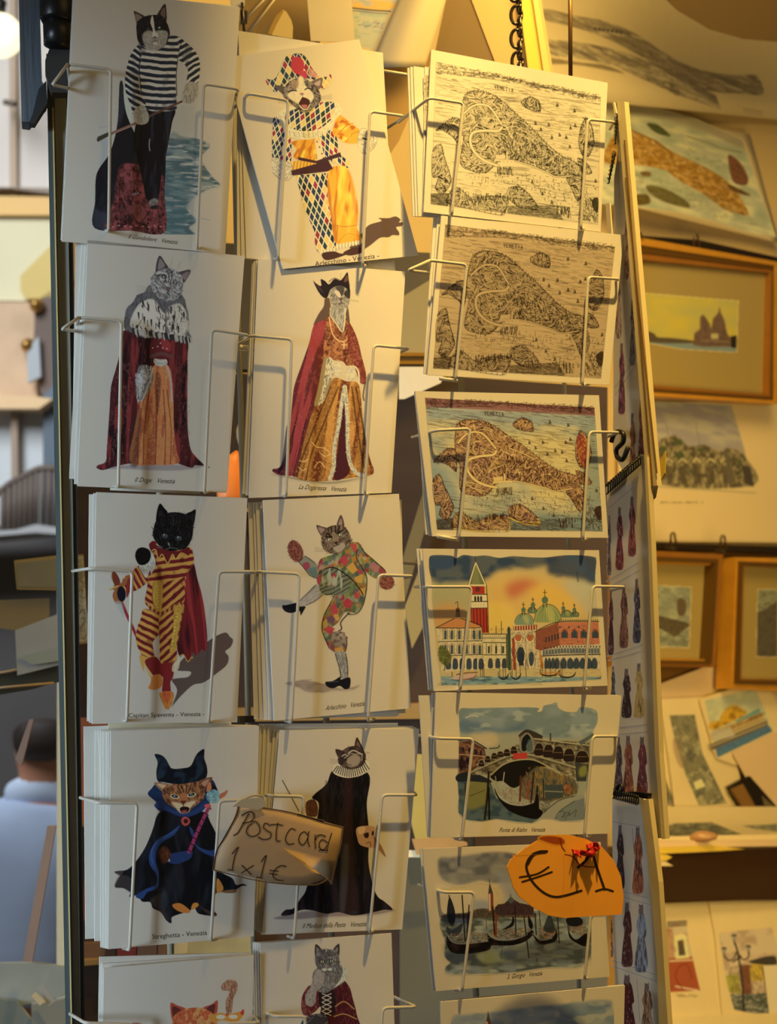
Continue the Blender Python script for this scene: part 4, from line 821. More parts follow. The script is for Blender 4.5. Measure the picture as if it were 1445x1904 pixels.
# ---- calendars hanging at the right of the rack
CA = Plane(1180, 1100, 1.12, -62)
CALM = mat('calendar_paper', '#ddd8c8', .6, noise=.02, nscale=200)
def mini(A, x, y, w, h, col, seed, style=0):
    """small standing cat figure, foreshortened, head at y, feet at y+h"""
    P = [(x-w*.10, y), (x, y+h*.03), (x+w*.12, y-h*.01), (x+w*.16, y+h*.09), (x+w*.3, y+h*.18), (x+w*.42, y+h*.42), (x+w*.3, y+h*.5), (x+w*.48, y+h*.8), (x+w*.42, y+h*.97), (x, y+h), (x-w*.44, y+h*.96), (x-w*.38, y+h*.7), (x-w*.22, y+h*.45), (x-w*.34, y+h*.3), (x-w*.2, y+h*.16), (x-w*.18, y+h*.07)]
    for e in (-1, 1): A.poly([(x+e*w*.02, y+h*.02), (x+e*w*.13, y-h*.045), (x+e*w*.17, y+h*.04)], '#4a3a30', sm=0)
    m = A.poly(P, col); A.tex(m, '#2e1c1a', 2, 14, 0, .45, .7, .8); A.poly([(x-w*.12, y), (x+w*.13, y), (x+w*.15, y+h*.1), (x, y+h*.14), (x-w*.15, y+h*.1)], '#5b4a3c'); A.hatch(m, 20, 5, 88, '#c0a080', .4, .2, .7)
def calendar(q, th, label, figs, lines, seed, off=0, box=None):
    o = tag(slab('calendar', CA.sh(off), q, th, CALM), label, 'calendar')
    xs = [p[0] for p in q]; ys = [p[1] for p in q]
    A = Art(box or (min(xs)-2, min(ys)-2, max(xs)+2, min(1910, max(ys)+2)), np.eye(3), '#a39678', 1.2, seed)
    for (x, y, w_, h, c) in figs: mini(A, x, y, w_, h, c, 0)
    for a, b in lines: A.line([a, b], 1.1, '#4f463a', .8)
    A.build('printed_picture', CA.sh(off), o, .00006); return o
# uppermost calendars: thick pack seen almost edge-on
up = calendar([(1142, 330), (1163, 196), (1216, 900), (1200, 960), (1140, 840)], .002, 'topmost calendar pack with a thick cream edge right of the line maps',
     [(1150, 480, 12, 150, '#8a7058'), (1156, 640, 14, 130, '#6a3844'), (1176, 560, 12, 120, '#5f5a50'), (1176, 770, 14, 120, '#7a4c30'), (1192, 735, 12, 130, '#6c3a3c'), (1165, 400, 10, 120, '#7a5a44')],
     [((1144, 720), (1192, 650)), ((1144, 735), (1194, 662))], 51, .006)
slab('cream_edge', CA.sh(.012), [(1147, 188), (1161, 189), (1222, 903), (1202, 903), (1195, 800)], .004, mat('edge_cream2', '#eadba8', .6, noise=.08, nscale=90, stretch=(1, 1, .1)), up)
slab('page_gap_shade', CA.sh(.0125), [(1160, 260), (1162, 260), (1214, 902), (1211, 902)], .0006, mat('edge_shadow', '#8a6a34', .7), up)  # shade between the pages put in as thin dark strips
slab('page_gap_shade', CA.sh(.0125), [(1162, 330), (1163, 330), (1222, 880), (1220.5, 880)], .0006, mat('edge_shadow', '#8a6a34'), up)
slab('curled_page', CA.sh(.010), [(1139, 190), (1142, 190), (1151, 232), (1154, 300), (1150, 300), (1146, 235)], .001, CREAM, up)
slab('lower_flap', CA.sh(.004), [(1196, 905), (1222, 902), (1218, 925), (1199, 944)], .001, mat('dim_paper', '#8f8263', .7), up)
tag(slab('yellow_note', CA.sh(.002), [(1222, 868), (1237, 838), (1236, 880), (1225, 900)], .001, YELLOWP), 'yellow note corner poking out behind the topmost calendar pack', 'note')
BLACKW = mat('black_wire', '#121212', .4)
def coil(par, a, b, n, d=.004, amp=9, w=3):
    ps = []
    for i in range(n):
        t = i/(n-1); x = a[0]+(b[0]-a[0])*t; y = a[1]+(b[1]-a[1])*t
        ps.append(round_path([CA.at(x-1, y-4, d), CA.at(x+w, y-amp*.5, d+.003), CA.at(x+w, y+amp, d+.003), CA.at(x-1, y+amp*1.2, d)], .002, 3))
    tubes('spiral_binding', ps+[[CA.at(a[0]-2, a[1], d), CA.at(b[0]+2, b[1], d)]], .0006, BLACKW, par, 6)
coil(up, (1146, 215), (1143, 262), 8, .009, 5, 2); coil(up, (1142, 285), (1131, 335), 8, .009, 5, 2)
tag(slab('calendar', CA.sh(-.012), [(1126, 378), (1134, 378), (1138, 440), (1130, 440)], .001, CREAM), 'thin cream calendar edge between the line map and the calendar pack', 'calendar')
md = calendar([(1127, 902), (1190, 845), (1198, 850), (1206, 1000), (1222, 1400), (1233, 1558), (1214, 1560), (1146, 1500), (1134, 1100)], .004,
     'middle calendar of costumed cats hanging from a black hook',
     [(1133, 960, 8, 110, '#5c4a40'), (1152, 945, 16, 115, '#6a2c2c'), (1175, 925, 16, 110, '#7c3830'), (1136, 1100, 12, 118, '#4c2a26'), (1160, 1090, 18, 115, '#6d4634'), (1184, 1078, 16, 118, '#3f4248'),
      (1165, 1245, 20, 90, '#33241f'), (1188, 1235, 20, 100, '#8f7634'), (1140, 1240, 10, 70, '#3c4438'), (1150, 1372, 18, 110, '#4a3b34'), (1168, 1370, 22, 112, '#7a4426'), (1194, 1372, 22, 108, '#5f2824')],
     [((1132, 945), (1178, 906)), ((1128, 1081), (1188, 1046)), ((1132, 1092), (1190, 1060)), ((1130, 1220), (1196, 1199)), ((1132, 1228), (1196, 1210)), ((1142, 1354), (1204, 1347)), ((1148, 1366), (1206, 1360))], 52, .010)
A2 = [(1171, 1010), (1179, 1005), (1186, 1015), (1183, 1040), (1176, 1042), (1170, 1030)]
slab('page_edge', CA.sh(.0145), [(1198, 850), (1203, 850), (1211, 1000), (1226, 1400), (1237, 1560), (1230, 1560), (1218, 1400), (1205, 1000)], .004, mat('edge_cream2', '#eadba8'), md)
coil(md, (1128, 905), (1188, 852), 15, .012, 12, 3)
tube('hook', round_path([CA.at(1137, 822, .012), CA.at(1141, 808, .012), CA.at(1150, 801, .013), CA.at(1160, 806, .013), CA.at(1160, 822, .013), CA.at(1146, 835, .013), CA.at(1146, 848, .013), CA.at(1158, 858, .013), CA.at(1168, 832, .013)], .006), .0018, BLACKW, md)
lo = calendar([(1138, 1484), (1196, 1484), (1204, 1500), (1222, 1640), (1240, 1904), (1250, 2100), (1150, 2100), (1140, 1700)], .004,
     'lowest calendar of costumed cats with a black spiral binding at its top',
     [(1153, 1536, 18, 118, '#3a2622'), (1186, 1540, 22, 122, '#8a4a20'), (1128, 1560, 8, 80, '#3c3430'), (1166, 1680, 22, 118, '#4a241f'), (1192, 1684, 26, 124, '#6d7470'), (1134, 1700, 14, 80, '#5a4030'), (1166, 1815, 32, 110, '#511c16'), (1203, 1830, 26, 100, '#7a5a34')],
     [((1140, 1528), (1192, 1537)), ((1160, 1658), (1206, 1670)), ((1160, 1668), (1208, 1682)), ((1134, 1784), (1218, 1812)), ((1138, 1796), (1220, 1824)), ((1176, 1540), (1184, 1660)), ((1184, 1820), (1190, 1900))], 53, .016)
slab('page_edge', CA.sh(.020), [(1190, 1488), (1206, 1486), (1225, 1640), (1242, 1904), (1252, 2100), (1232, 2100), (1222, 1800), (1202, 1560)], .004, mat('edge_cream2', '#eadba8'), lo)
coil(lo, (1140, 1472), (1184, 1484), 12, .021, 10, 3)
slab('binding_bar', CA.sh(.020), [(1138, 1474), (1182, 1472), (1206, 1476), (1204, 1486), (1182, 1482), (1140, 1480)], .003, BLACKW, lo)
tube('hook', round_path([CA.at(1146, 1476, .023), CA.at(1148, 1462, .023), CA.at(1156, 1458, .023), CA.at(1160, 1476, .023)], .004), .0014, BLACKW, lo)
# ================================================================== the cat postcards
def whisk(A, x, y, sgn, n=3, L=60, col='#6a6258'):
    for i in range(n): A.line([(x, y+i*8), (x+sgn*L*.5, y-6+i*10), (x+sgn*L, y-14+i*14)], .7, col, .7)
def cap(s, pl, p0, p1, h, parent, script=True, col='#2a211c'):
    text_on('caption', s, pl, p0, p1, h, col, parent, shear=.45 if script else .05)
# ---- 1 gondolier
o = card(C1, [(138, -18), (446, 14), (419, 472), (115, 449)], 'postcard of a black and white gondolier cat in a striped shirt holding an oar')
A = Art((165, 0, 412, 436), crop(80, 0, 3.6125), '#958c82', 1.25, 101)
w_ = A.poly([(860, 900), (930, 915), (1050, 935), (1120, 980), (1060, 1060), (1130, 1180), (1190, 1245), (1110, 1270), (1010, 1330), (960, 1400), (1030, 1480), (980, 1530), (1020, 1585), (810, 1565), (800, 1200)], '#6c7676', soft=1)
A.tex(w_, '#3c5258', 26, 7, 3, .3, .6, .95); A.tex(w_, '#95918a', 22, 4, 4, .6, .75, .8); A.hatch(w_, 200, 12, 5, '#355058', .5, .15)
A.poly([(820, 1200), (1000, 1240), (930, 1560), (812, 1560)], '#3c5a60', a=.5, soft=3)
A.poly([(880, 740), (1000, 700), (1040, 800), (1000, 900), (870, 930)], '#8a857a', a=.5, soft=5); A.line([(1070, 1180), (1130, 1190)], 1.4, '#4a4d50', .6); A.line([(1060, 1465), (1120, 1480)], 1.2, '#6a6a68', .6)
A.poly([(380, 940), (440, 940), (430, 1040), (385, 1120), (395, 1000)], '#7d7f82', a=.6, soft=3); A.line([(375, 855), (440, 850)], 1.5, '#77787a', .6)
b = A.poly([(515, 560), (530, 543), (543, 600), (556, 720), (600, 850), (640, 900), (760, 880), (822, 1000), (816, 1300), (815, 1562), (600, 1550), (347, 1532), (350, 1350), (354, 1200), (378, 1130), (440, 1040), (480, 930), (503, 800), (510, 650)], '#17171e')
A.tex(b, '#292b34', 16, 60, 10, .5, .8); A.poly([(347, 1400), (440, 1440), (440, 1540), (347, 1532)], '#333440', sm=0, a=.6, soft=2)
d = A.poly([(520, 1115), (600, 1100), (720, 1130), (810, 1200), (815, 1562), (445, 1548), (450, 1440), (480, 1330), (490, 1230)], '#52252a', soft=1, clip=b)
A.tex(d, '#76353a', 9, 12, 20, .45, .65); A.tex(d, '#2c1518', 7, 9, -20, .55, .7); A.hatch(d, 260, 9, 75, '#8a4a48', .5, .5); A.hatch(d, 260, 8, 60, '#240f14', .6, .7)
A.poly([(600, 1370), (660, 1390), (700, 1450), (650, 1500), (590, 1440)], '#7d4140', a=.5, soft=3); A.line([(520, 1200), (515, 1400), (560, 1500)], 2, '#241116', .7); A.line([(600, 1440), (650, 1500), (720, 1410)], 1.5, '#2a1216')
for x in range(470, 800, 40): A.ell(x, 1515+(x % 17)*.8, 10, 5, '#a0625c', a=.7)
A.poly([(545, 560), (560, 640), (600, 760), (620, 890), (600, 860), (560, 760), (543, 650)], '#98a0a0', a=.9)
l = A.poly([(640, 800), (700, 730), (880, 730), (866, 830), (835, 1000), (800, 1150), (772, 1330), (700, 1345), (672, 1230), (630, 1040), (612, 930), (620, 850)], '#111119')
A.tex(l, '#23242f', 6, 40, 5, .5, .75); A.line([(717, 935), (713, 975), (718, 1012)], 2, '#7c7874', .8)
A.ell(742, 1358, 34, 24, '#6e665e', -20); A.ell(745, 1392, 26, 12, '#1b1a20', -10); A.ell(622, 1302, 26, 8, '#77666a', -15, .8); A.hatch(A.mask([(700, 1330), (780, 1330), (780, 1400), (700, 1400)], 0), 40, 4, 0, '#2a2628', .7)
t = A.poly([(640, 300), (700, 330), (780, 330), (850, 243), (935, 262), (925, 350), (900, 440), (890, 560), (898, 700), (885, 738), (770, 750), (690, 725), (655, 620), (648, 500)], '#a29b92')
A.stripes(t, '#1d2532', 12.2, 96, .55, 1.6, bend=.0015, c=(760, 350))
t2 = A.poly([(648, 300), (600, 345), (568, 430), (550, 530), (556, 620), (592, 715), (606, 765), (690, 705), (655, 620), (642, 530), (655, 440), (662, 350)], '#9a948c'); A.stripes(t2, '#1b2330', 10.8, 118, .58, 2, c=(600, 400))
t3 = A.poly([(905, 250), (955, 280), (1015, 335), (1050, 400), (1054, 480), (1036, 562), (968, 545), (975, 480), (945, 425), (905, 395), (915, 330)], '#9a948c'); A.stripes(t3, '#1b2330', 10.5, 60, .58, 2, bend=-.004, c=(950, 330))
for m in (t, t2, t3): A.tex(m, '#2a2d38', 14, 30, 0, .6, .8, .5)
A.line([(655, 360), (648, 480), (660, 620)], 2, '#15161f', .8); A.line([(905, 395), (895, 500), (898, 640)], 1.8, '#15161f', .8); A.line([(935, 262), (912, 350)], 1.6, '#15161f', .8)
A.line([(368, 938), (460, 897), (630, 826)], 5, '#6a4a40'); A.line([(690, 792), (935, 680)], 4, '#54372e'); A.poly([(365, 920), (455, 880), (458, 905), (366, 955)], '#3c3528', sm=0)
A.line([(470, 898), (620, 835)], 1.2, '#a07868', .8)
p = A.poly([(612, 745), (650, 710), (690, 730), (712, 785), (700, 825), (660, 838), (625, 825), (608, 785)], '#8e8679'); A.hatch(p, 60, 6, 70, '#5b544c', .5)
p = A.poly([(972, 555), (1040, 562), (1038, 640), (1010, 688), (960, 695), (932, 670), (935, 625)], '#8b8274'); A.hatch(p, 60, 6, 100, '#57504a', .6); A.line([(960, 640), (965, 690)], 1, '#4a423c'); A.line([(990, 640), (990, 685)], 1, '#4a423c')
A.poly([(610, 75), (640, 85), (690, 120), (655, 175), (630, 160), (618, 110)], '#3a302e'); A.poly([(622, 92), (668, 120), (645, 155), (632, 150)], '#6e5c52')
A.poly([(768, 110), (790, 60), (818, 25), (828, 60), (826, 150)], '#2a2426'); A.poly([(790, 90), (814, 50), (822, 90), (815, 125)], '#5d4a44')
h = A.poly([(632, 150), (680, 112), (740, 100), (800, 108), (835, 160), (852, 215), (846, 255), (825, 300), (780, 325), (730, 330), (680, 312), (640, 280), (628, 215)], '#14141b'); A.hatch(h, 180, 5, 95, '#2e2d36', .6, .6, out=True)
f = A.poly([(668, 240), (705, 205), (740, 215), (775, 205), (835, 215), (828, 280), (800, 318), (740, 332), (690, 315)], '#7f766e', soft=1); A.hatch(f, 90, 5, 80, '#9a9188', .6); A.hatch(f, 60, 5, 60, '#4a4442', .5)
A.poly([(735, 103), (745, 150), (752, 205), (775, 245), (735, 248), (738, 200), (722, 150)], '#aea497'); A.ell(752, 250, 11, 7, '#5a4844'); A.line([(752, 255), (752, 272), (730, 282)], 1, '#3a3030'); A.line([(752, 272), (772, 280)], 1, '#3a3030')
A.ell(755, 292, 14, 10, '#b3aaa0', a=.8); A.ell(781, 186, 9, 7, '#606a78'); A.ell(783, 185, 3, 3, '#d8d8d8'); A.ell(705, 195, 8, 5, '#3a3a44')
A.line([(315, 1578), (600, 1592), (1030, 1590)], .8, '#6e675e', .6)
A.build('printed_picture', C1, o); cap("Il Gondoliere   Venezia", C1, (238, 443), (329, 454), 8, o)
# ---- 2 laughing harlequin
o = card(C2.sh(.002), [(416, 107), (668, 73), (778, 475), (526, 500)], 'tilted postcard of a laughing kitten in harlequin suit and yellow trousers')
A = Art((486, 92, 772, 496), crop(420, 40, 3.8026), '#c4a46e', 1.25, 102)
PAL = ['#1c3a3e', '#8f2030', '#c9a24e', '#1e2c4a', '#1c3a3e', '#c8a050', '#24362e', '#93243a', '#182238']
A.poly([(960, 1500), (1010, 1440), (1100, 1410), (1080, 1390), (1150, 1390), (1200, 1378), (1235, 1400), (1225, 1420), (1252, 1420), (1245, 1445), (1205, 1455), (1225, 1490), (1222, 1512), (1180, 1510), (1150, 1525), (1090, 1530), (1010, 1590), (900, 1650), (880, 1560)], '#5c4030')
hat = A.poly([(268, 390), (300, 408), (345, 405), (378, 350), (400, 290), (430, 245), (480, 228), (535, 228), (575, 265), (610, 330), (660, 385), (715, 390), (742, 372), (745, 420), (715, 465), (680, 475), (640, 420), (560, 400), (470, 400), (420, 440), (380, 470), (365, 498), (330, 490), (300, 455)], '#c9a050')
A.diamonds(hat, 11, 20, PAL, '#d9c090', 1.3, -8, c=(480, 300)); A.ell(507, 310, 48, 62, '#b01f34', -5); A.poly([(510, 360), (565, 350), (575, 395), (545, 405)], '#b4253a'); A.poly([(595, 330), (650, 385), (640, 400), (590, 380)], '#c07a58', a=.8)
# body pieces
ch = A.poly([(470, 850), (640, 830), (660, 900), (655, 1000), (560, 990), (480, 960), (500, 900)], '#d98d1c'); A.tex(ch, '#b5640f', 5, 18, 20, .5, .7); A.tex(ch, '#eaae3a', 5, 18, 20, .6, .75)
jr = A.poly([(640, 830), (700, 790), (760, 760), (790, 850), (800, 930), (880, 1000), (860, 1035), (780, 1000), (700, 985), (650, 1000)], '#1f2a3c'); A.diamonds(jr, 9, 20, PAL, '#dcc492', 1.6, -20, c=(700, 900))
A.poly([(628, 830), (672, 850), (705, 985), (650, 1000)], '#c9ab72', sm=0); [A.ell(x, y, 6, 6, '#8b2430') for x, y in ((645, 850), (662, 888), (680, 935), (690, 965))]
pep = A.poly([(488, 985), (650, 1005), (680, 1020), (560, 1050), (470, 1055)], '#dc9a2e'); A.stripes(pep, '#a9661a', 6, 10, .3)
sl = A.poly([(340, 680), (400, 690), (450, 800), (465, 900), (455, 1000), (400, 1010), (335, 980), (325, 880), (332, 760)], '#22303a'); A.diamonds(sl, 9, 17, PAL, '#dcc492', 1.5, 10, c=(390, 800))
sr = A.poly([(785, 655), (850, 690), (900, 730), (950, 775), (940, 850), (900, 862), (850, 858), (790, 820), (755, 790), (770, 720)], '#df8f1c'); A.tex(sr, '#b2560f', 10, 8, 30, .5, .7); A.tex(sr, '#efae3c', 10, 8, 10, .6, .8); A.line([(790, 800), (850, 740), (900, 720)], 1.6, '#a04c0e', .8); A.line([(850, 850), (900, 790), (940, 780)], 1.6, '#a04c0e', .7)
pk = ['#cbb384', '#b79c70']
for P in ([(930, 860), (945, 770), (990, 760), (1000, 830), (1060, 810), (1068, 850), (1040, 900), (990, 935), (960, 925)], [(325, 985), (345, 960), (460, 1010), (465, 1080), (440, 1120), (380, 1110), (335, 1070)]):
    q = A.poly(P, '#c4aa7c'); A.hatch(q, 130, 4, 80, '#5d4a38', .55, 1.2); A.line(P, .9, '#6a563e', .8)
A.line([(970, 826), (1010, 838)], 3, '#2a1c16')
lt = A.poly([(500, 1085), (560, 1085), (720, 1075), (725, 1140), (720, 1250), (745, 1380), (755, 1500), (775, 1590), (660, 1630), (630, 1560), (632, 1500), (590, 1400), (555, 1320), (530, 1220)], '#23303c'); A.diamonds(lt, 10.5, 23, PAL, '#dcc492', 1.7, -9, c=(640, 1200))
rt = A.poly([(725, 1060), (800, 1020), (860, 1040), (900, 1140), (925, 1250), (935, 1350), (925, 1450), (955, 1520), (955, 1570), (790, 1570), (758, 1500), (745, 1380), (722, 1240)], '#dc931a')
A.tex(rt, '#eab13c', 12, 40, 5, .5, .8); A.tex(rt, '#bb6a12', 6, 40, 5, .58, .75); A.poly([(722, 1100), (745, 1250), (765, 1500), (745, 1400), (722, 1240)], '#a8461c', a=.7, soft=1); A.poly([(860, 1050), (900, 1140), (935, 1350), (925, 1450), (900, 1300)], '#c06a1c', a=.7, soft=2); A.line([(765, 1440), (840, 1450), (925, 1440)], 1.5, '#a86012', .8)
A.line([(800, 1560), (860, 1500), (950, 1520)], 1.2, '#a86012', .6)
for x0, y0, n in ((680, 1632, 5), (790, 1590, 8)):
    for i in range(n): A.ell(x0+i*22, y0-i*4, 11, 18, '#cbb384'); A.line([(x0+i*22+10, y0-i*4-14), (x0+i*22+9, y0-i*4+14)], .9, '#6b563c')
A.poly([(680, 1640), (760, 1625), (810, 1640), (870, 1640), (760, 1680), (700, 1685)], '#4a2a22'); A.poly([(830, 1635), (900, 1600), (960, 1600), (960, 1635), (880, 1655)], '#4a2a22')
A.poly([(512, 957), (640, 985), (810, 925), (815, 955), (650, 1005), (512, 980)], '#43222a', sm=0); A.poly([(460, 1055), (640, 1005), (720, 975), (758, 1040), (720, 1060), (470, 1090)], '#431f26', sm=0)
# ruff
rf = A.poly([(360, 660), (430, 610), (500, 600), (620, 600), (700, 570), (780, 575), (820, 620), (815, 650), (770, 700), (740, 760), (670, 810), (580, 835), (500, 825), (440, 800), (390, 720)], '#c9b084')
A.hatch(rf, 120, 9, 80, '#7a6444', .5, .5)
cl = A.poly([(440, 640), (560, 600), (690, 570), (765, 575), (760, 640), (740, 700), (660, 760), (560, 775), (480, 760), (420, 700)], '#223038'); A.diamonds(cl, 11, 20, PAL, '#dcc492', 1.7, 22, c=(600, 700)); A.line([(440, 760), (540, 780), (660, 765), (745, 700)], 2, '#dcc79a')
for i in range(9): x = 450+i*33; A.line([(x, 775+8*math.sin(i)), (x+4, 822-abs(i-4)*4)], 1, '#75603f', .8)
# head
A.poly([(345, 455), (400, 455), (440, 480), (420, 520), (385, 500)], '#5c4a3a'); A.poly([(600, 430), (660, 400), (685, 405), (670, 470), (630, 480)], '#6d5544'); A.poly([(625, 440), (668, 415), (660, 455)], '#a8846a')
h = A.poly([(400, 510), (425, 450), (470, 412), (530, 395), (590, 420), (640, 465), (668, 510), (665, 570), (610, 620), (570, 645), (520, 630), (470, 590), (430, 560)], '#7a6650')
A.tex(h, '#44352c', 5, 8, 0, .45, .65); A.hatch(h, 300, 5, 90, '#33271f', .6, .8, out=True); A.hatch(h, 160, 5, 90, '#b79a74', .6, .8)
q = A.poly([(515, 395), (545, 395), (560, 450), (620, 520), (600, 570), (540, 590), (490, 570), (440, 530), (450, 500), (500, 480)], '#d2b98c', soft=1); A.hatch(q, 60, 5, 80, '#a88a62', .5)
A.poly([(470, 430), (510, 410), (515, 460), (470, 470)], '#a3784e', a=.7, soft=1); A.line([(445, 500), (470, 488), (500, 490)], 2.2, '#2b1c18'); A.line([(558, 482), (580, 472), (605, 478)], 2.2, '#2b1c18')
A.ell(538, 512, 15, 9, '#9a6658'); A.poly([(525, 560), (545, 535), (590, 555), (592, 590), (565, 622), (535, 612), (515, 585)], '#4a1c1e'); A.poly([(535, 590), (575, 590), (570, 612), (545, 610)], '#a85c58'); A.line([(540, 520), (545, 540)], 1, '#3a2420'); A.line([(520, 592), (545, 618), (575, 618), (592, 590)], 1.6, '#d8c49c')
whisk(A, 440, 560, -1, 3, 70); whisk(A, 670, 530, 1, 3, 80)
A.build('printed_picture', C2.sh(.002), o); cap("Arlecchino - Venezia -", C2.sh(.002), (586, 495), (705, 479), 9, o, False)
# ---- 3 doge
o = card(C1, [(163, 446), (455, 476), (422, 916), (144, 904)], 'postcard of a grey tabby doge cat with ermine cape and long crimson robe')
A = Art((176, 470, 394, 880), crop(100, 430, 3.8026), '#98938c', 1.25, 103)
A.poly([(330, 1680), (500, 1655), (800, 1650), (1060, 1660), (900, 1690), (700, 1690), (500, 1680)], '#7a7278', a=.9, soft=1)
r = A.poly([(500, 700), (470, 850), (440, 970), (405, 1100), (395, 1250), (385, 1400), (375, 1550), (366, 1630), (310, 1655), (305, 1675), (350, 1688), (430, 1665), (560, 1640), (700, 1650), (860, 1640), (900, 1650), (975, 1672), (1000, 1655), (1062, 1655), (1010, 1600), (965, 1530), (945, 1350), (945, 1100), (945, 900), (940, 760), (800, 720)], '#421820')
A.tex(r, '#20101a', 9, 70, 3, .45, .62); A.tex(r, '#6a2228', 8, 60, 3, .55, .7); A.hatch(A.mask([(400, 1100), (480, 950), (560, 1000), (520, 1640), (380, 1640)]), 60, 12, 100, '#7a4c46', .45, .5, 1.1, 2); A.hatch(A.mask([(850, 950), (945, 950), (960, 1600), (880, 1500)]), 60, 9, 100, '#6d3a3a', .45, .5, 1, 2)
A.hatch(r, 120, 10, 88, '#7a3a3c', .5, .2)
g = A.poly([(700, 960), (780, 930), (830, 1000), (845, 1200), (850, 1400), (870, 1560), (880, 1640), (700, 1652), (540, 1630), (570, 1400), (600, 1250), (650, 1120)], '#8f4f30')
A.tex(g, '#b06a3c', 8, 40, 3, .45, .65); A.poly([(720, 1000), (760, 1050), (735, 1300), (720, 1200)], '#4a2a24', a=.7, soft=1); A.hatch(g, 200, 5, 90, '#c08a5a', .5, 1.3); A.hatch(g, 140, 6, 90, '#6c3420', .5, 1)
for x in (600, 640, 725, 790, 830): A.line([(x+(745-x)*.35, 1120), (x, 1400), (x-6, 1645)], 2, '#3a2018', .65)
A.poly([(545, 1400), (600, 1250), (620, 1300), (600, 1640), (530, 1630)], '#2b1c1c', a=.6, soft=2)
A.poly([(600, 960), (690, 965), (700, 1060), (640, 1180), (600, 1200), (580, 1140)], '#5d5a5c'); A.hatch(A.mask([(580, 960), (700, 960), (680, 1100), (620, 1210), (590, 1200)]), 80, 8, 110, '#b5b0aa', .6, .4)
A.line([(800, 960), (825, 1050), (835, 1200)], 4, '#8c8886', .8); A.line([(700, 970), (680, 1060), (640, 1160)], 3, '#9a9692', .7)
p = A.ell(620, 1045, 52, 40, '#77777c', 125); A.hatch(p, 50, 5, 60, '#a8a8aa', .6)
p = A.ell(755, 922, 50, 34, '#85807e', 10); A.hatch(p, 50, 5, 0, '#aaa6a2', .6)
A.poly([(690, 780), (760, 755), (820, 790), (830, 880), (780, 905), (690, 885)], '#561c26'); A.poly([(760, 760), (790, 745), (825, 800), (820, 850), (770, 830)], '#7c2630'); A.line([(690, 885), (760, 865), (830, 885)], 7, '#5a3a38', .8)
for x, y in ((700, 825), (735, 815), (770, 825), (755, 790), (800, 830)): A.ell(x, y, 4, 4, '#c8b8a8')
cp = A.poly([(680, 380), (640, 430), (590, 450), (560, 500), (515, 545), (500, 620), (500, 690), (560, 720), (610, 745), (690, 755), (740, 740), (790, 745), (860, 765), (910, 780), (950, 790), (975, 755), (950, 700), (955, 620), (940, 540), (920, 470), (880, 440), (760, 420)], '#54545a')
A.hatch(cp, 260, 8, 110, '#26262c', .6, .5, out=True)
er = A.poly([(600, 520), (700, 480), (760, 560), (790, 600), (785, 720), (720, 740), (640, 740), (560, 690), (540, 640)], '#a39e98', soft=1, clip=cp); er2 = A.poly([(800, 560), (880, 510), (930, 560), (950, 640), (930, 750), (860, 755), (810, 720)], '#8f8a84', soft=1, clip=cp)
for m in (er, er2): A.hatch(m, 140, 8, 95, '#c4bfb8', .6, .3); A.hatch(m, 26, 9, 85, '#22222a', .9, .25, 2)
for x, y in ((630, 520), (670, 545), (740, 555), (600, 600), (640, 630), (690, 650), (745, 670), (590, 690), (650, 710), (700, 730), (830, 560), (850, 620), (880, 700), (920, 600), (840, 690)): A.poly([(x-7, y-25), (x+6, y-22), (x+2, y+28)], '#26262c')
A.line([(790, 600), (792, 745)], 2, '#1c1c22', .8)
rr = A.rng
for i in range(46):
    t = i/45; x = 560+(970-560)*t; y = 715+65*t+10*rr.random(); A.poly([(x-9, y-30), (x+9, y-30), (x+3, y+22*rr.random()+6)], '#8a8682' if rr.random() > .35 else '#2a2a30')
A.poly([(722, 300), (727, 220), (750, 172), (790, 225), (810, 262), (760, 290)], '#3f3d42'); A.poly([(738, 270), (745, 210), (755, 195), (785, 245)], '#6e6668')
A.poly([(880, 300), (920, 278), (967, 275), (945, 330), (910, 368)], '#403e44'); A.poly([(905, 310), (955, 285), (930, 345)], '#6c6062')
h = A.poly([(690, 330), (730, 285), (800, 262), (860, 275), (900, 310), (915, 370), (905, 430), (870, 480), (810, 500), (760, 480), (720, 450), (690, 390)], '#66656a')
A.tex(h, '#8d8b8c', 7, 5, 30, .5, .7); A.hatch(h, 240, 6, 40, '#2e2d33', .65, .6, out=True); A.hatch(h, 140, 5, 60, '#a5a3a2', .6, .7)
for P in ([(770, 290), (790, 330), (780, 360)], [(800, 280), (815, 320), (812, 360)], [(835, 285), (835, 330), (825, 360)], [(730, 320), (760, 310), (790, 330)]): A.line(P, 2, '#1f1e24', .9)
A.ell(775, 325, 16, 9, '#22242a', 20); A.ell(856, 364, 16, 9, '#22242a', 20); A.ell(776, 324, 7, 6, '#8a8f8a', 20); A.ell(857, 363, 7, 6, '#8a8f8a', 20); A.line([(728, 300), (755, 290), (790, 300)], 2, '#b0adaa', .8)
A.poly([(790, 395), (830, 400), (808, 420)], '#5a4a4c'); A.line([(808, 415), (800, 440), (775, 445)], 1.3, '#2a282c'); A.line([(800, 440), (820, 455)], 1.3, '#2a282c'); A.ell(775, 425, 26, 16, '#a09c99', 25, .6, 1); A.ell(835, 440, 22, 14, '#8f8b88', 25, .6, 1)
whisk(A, 700, 400, -1, 4, 110, '#77736e'); whisk(A, 905, 430, 1, 2, 70, '#8a8680'); A.line([(815, 265), (840, 190)], .7, '#6f6b68', .7); A.line([(875, 265), (895, 215)], .7, '#6f6b68', .7)
A.ell(1097, 1668, 7, 7, '#6a6462')
A.build('printed_picture', C1, o); cap("Il Doge   Venezia", C1, (250, 896), (324, 899), 9, o)
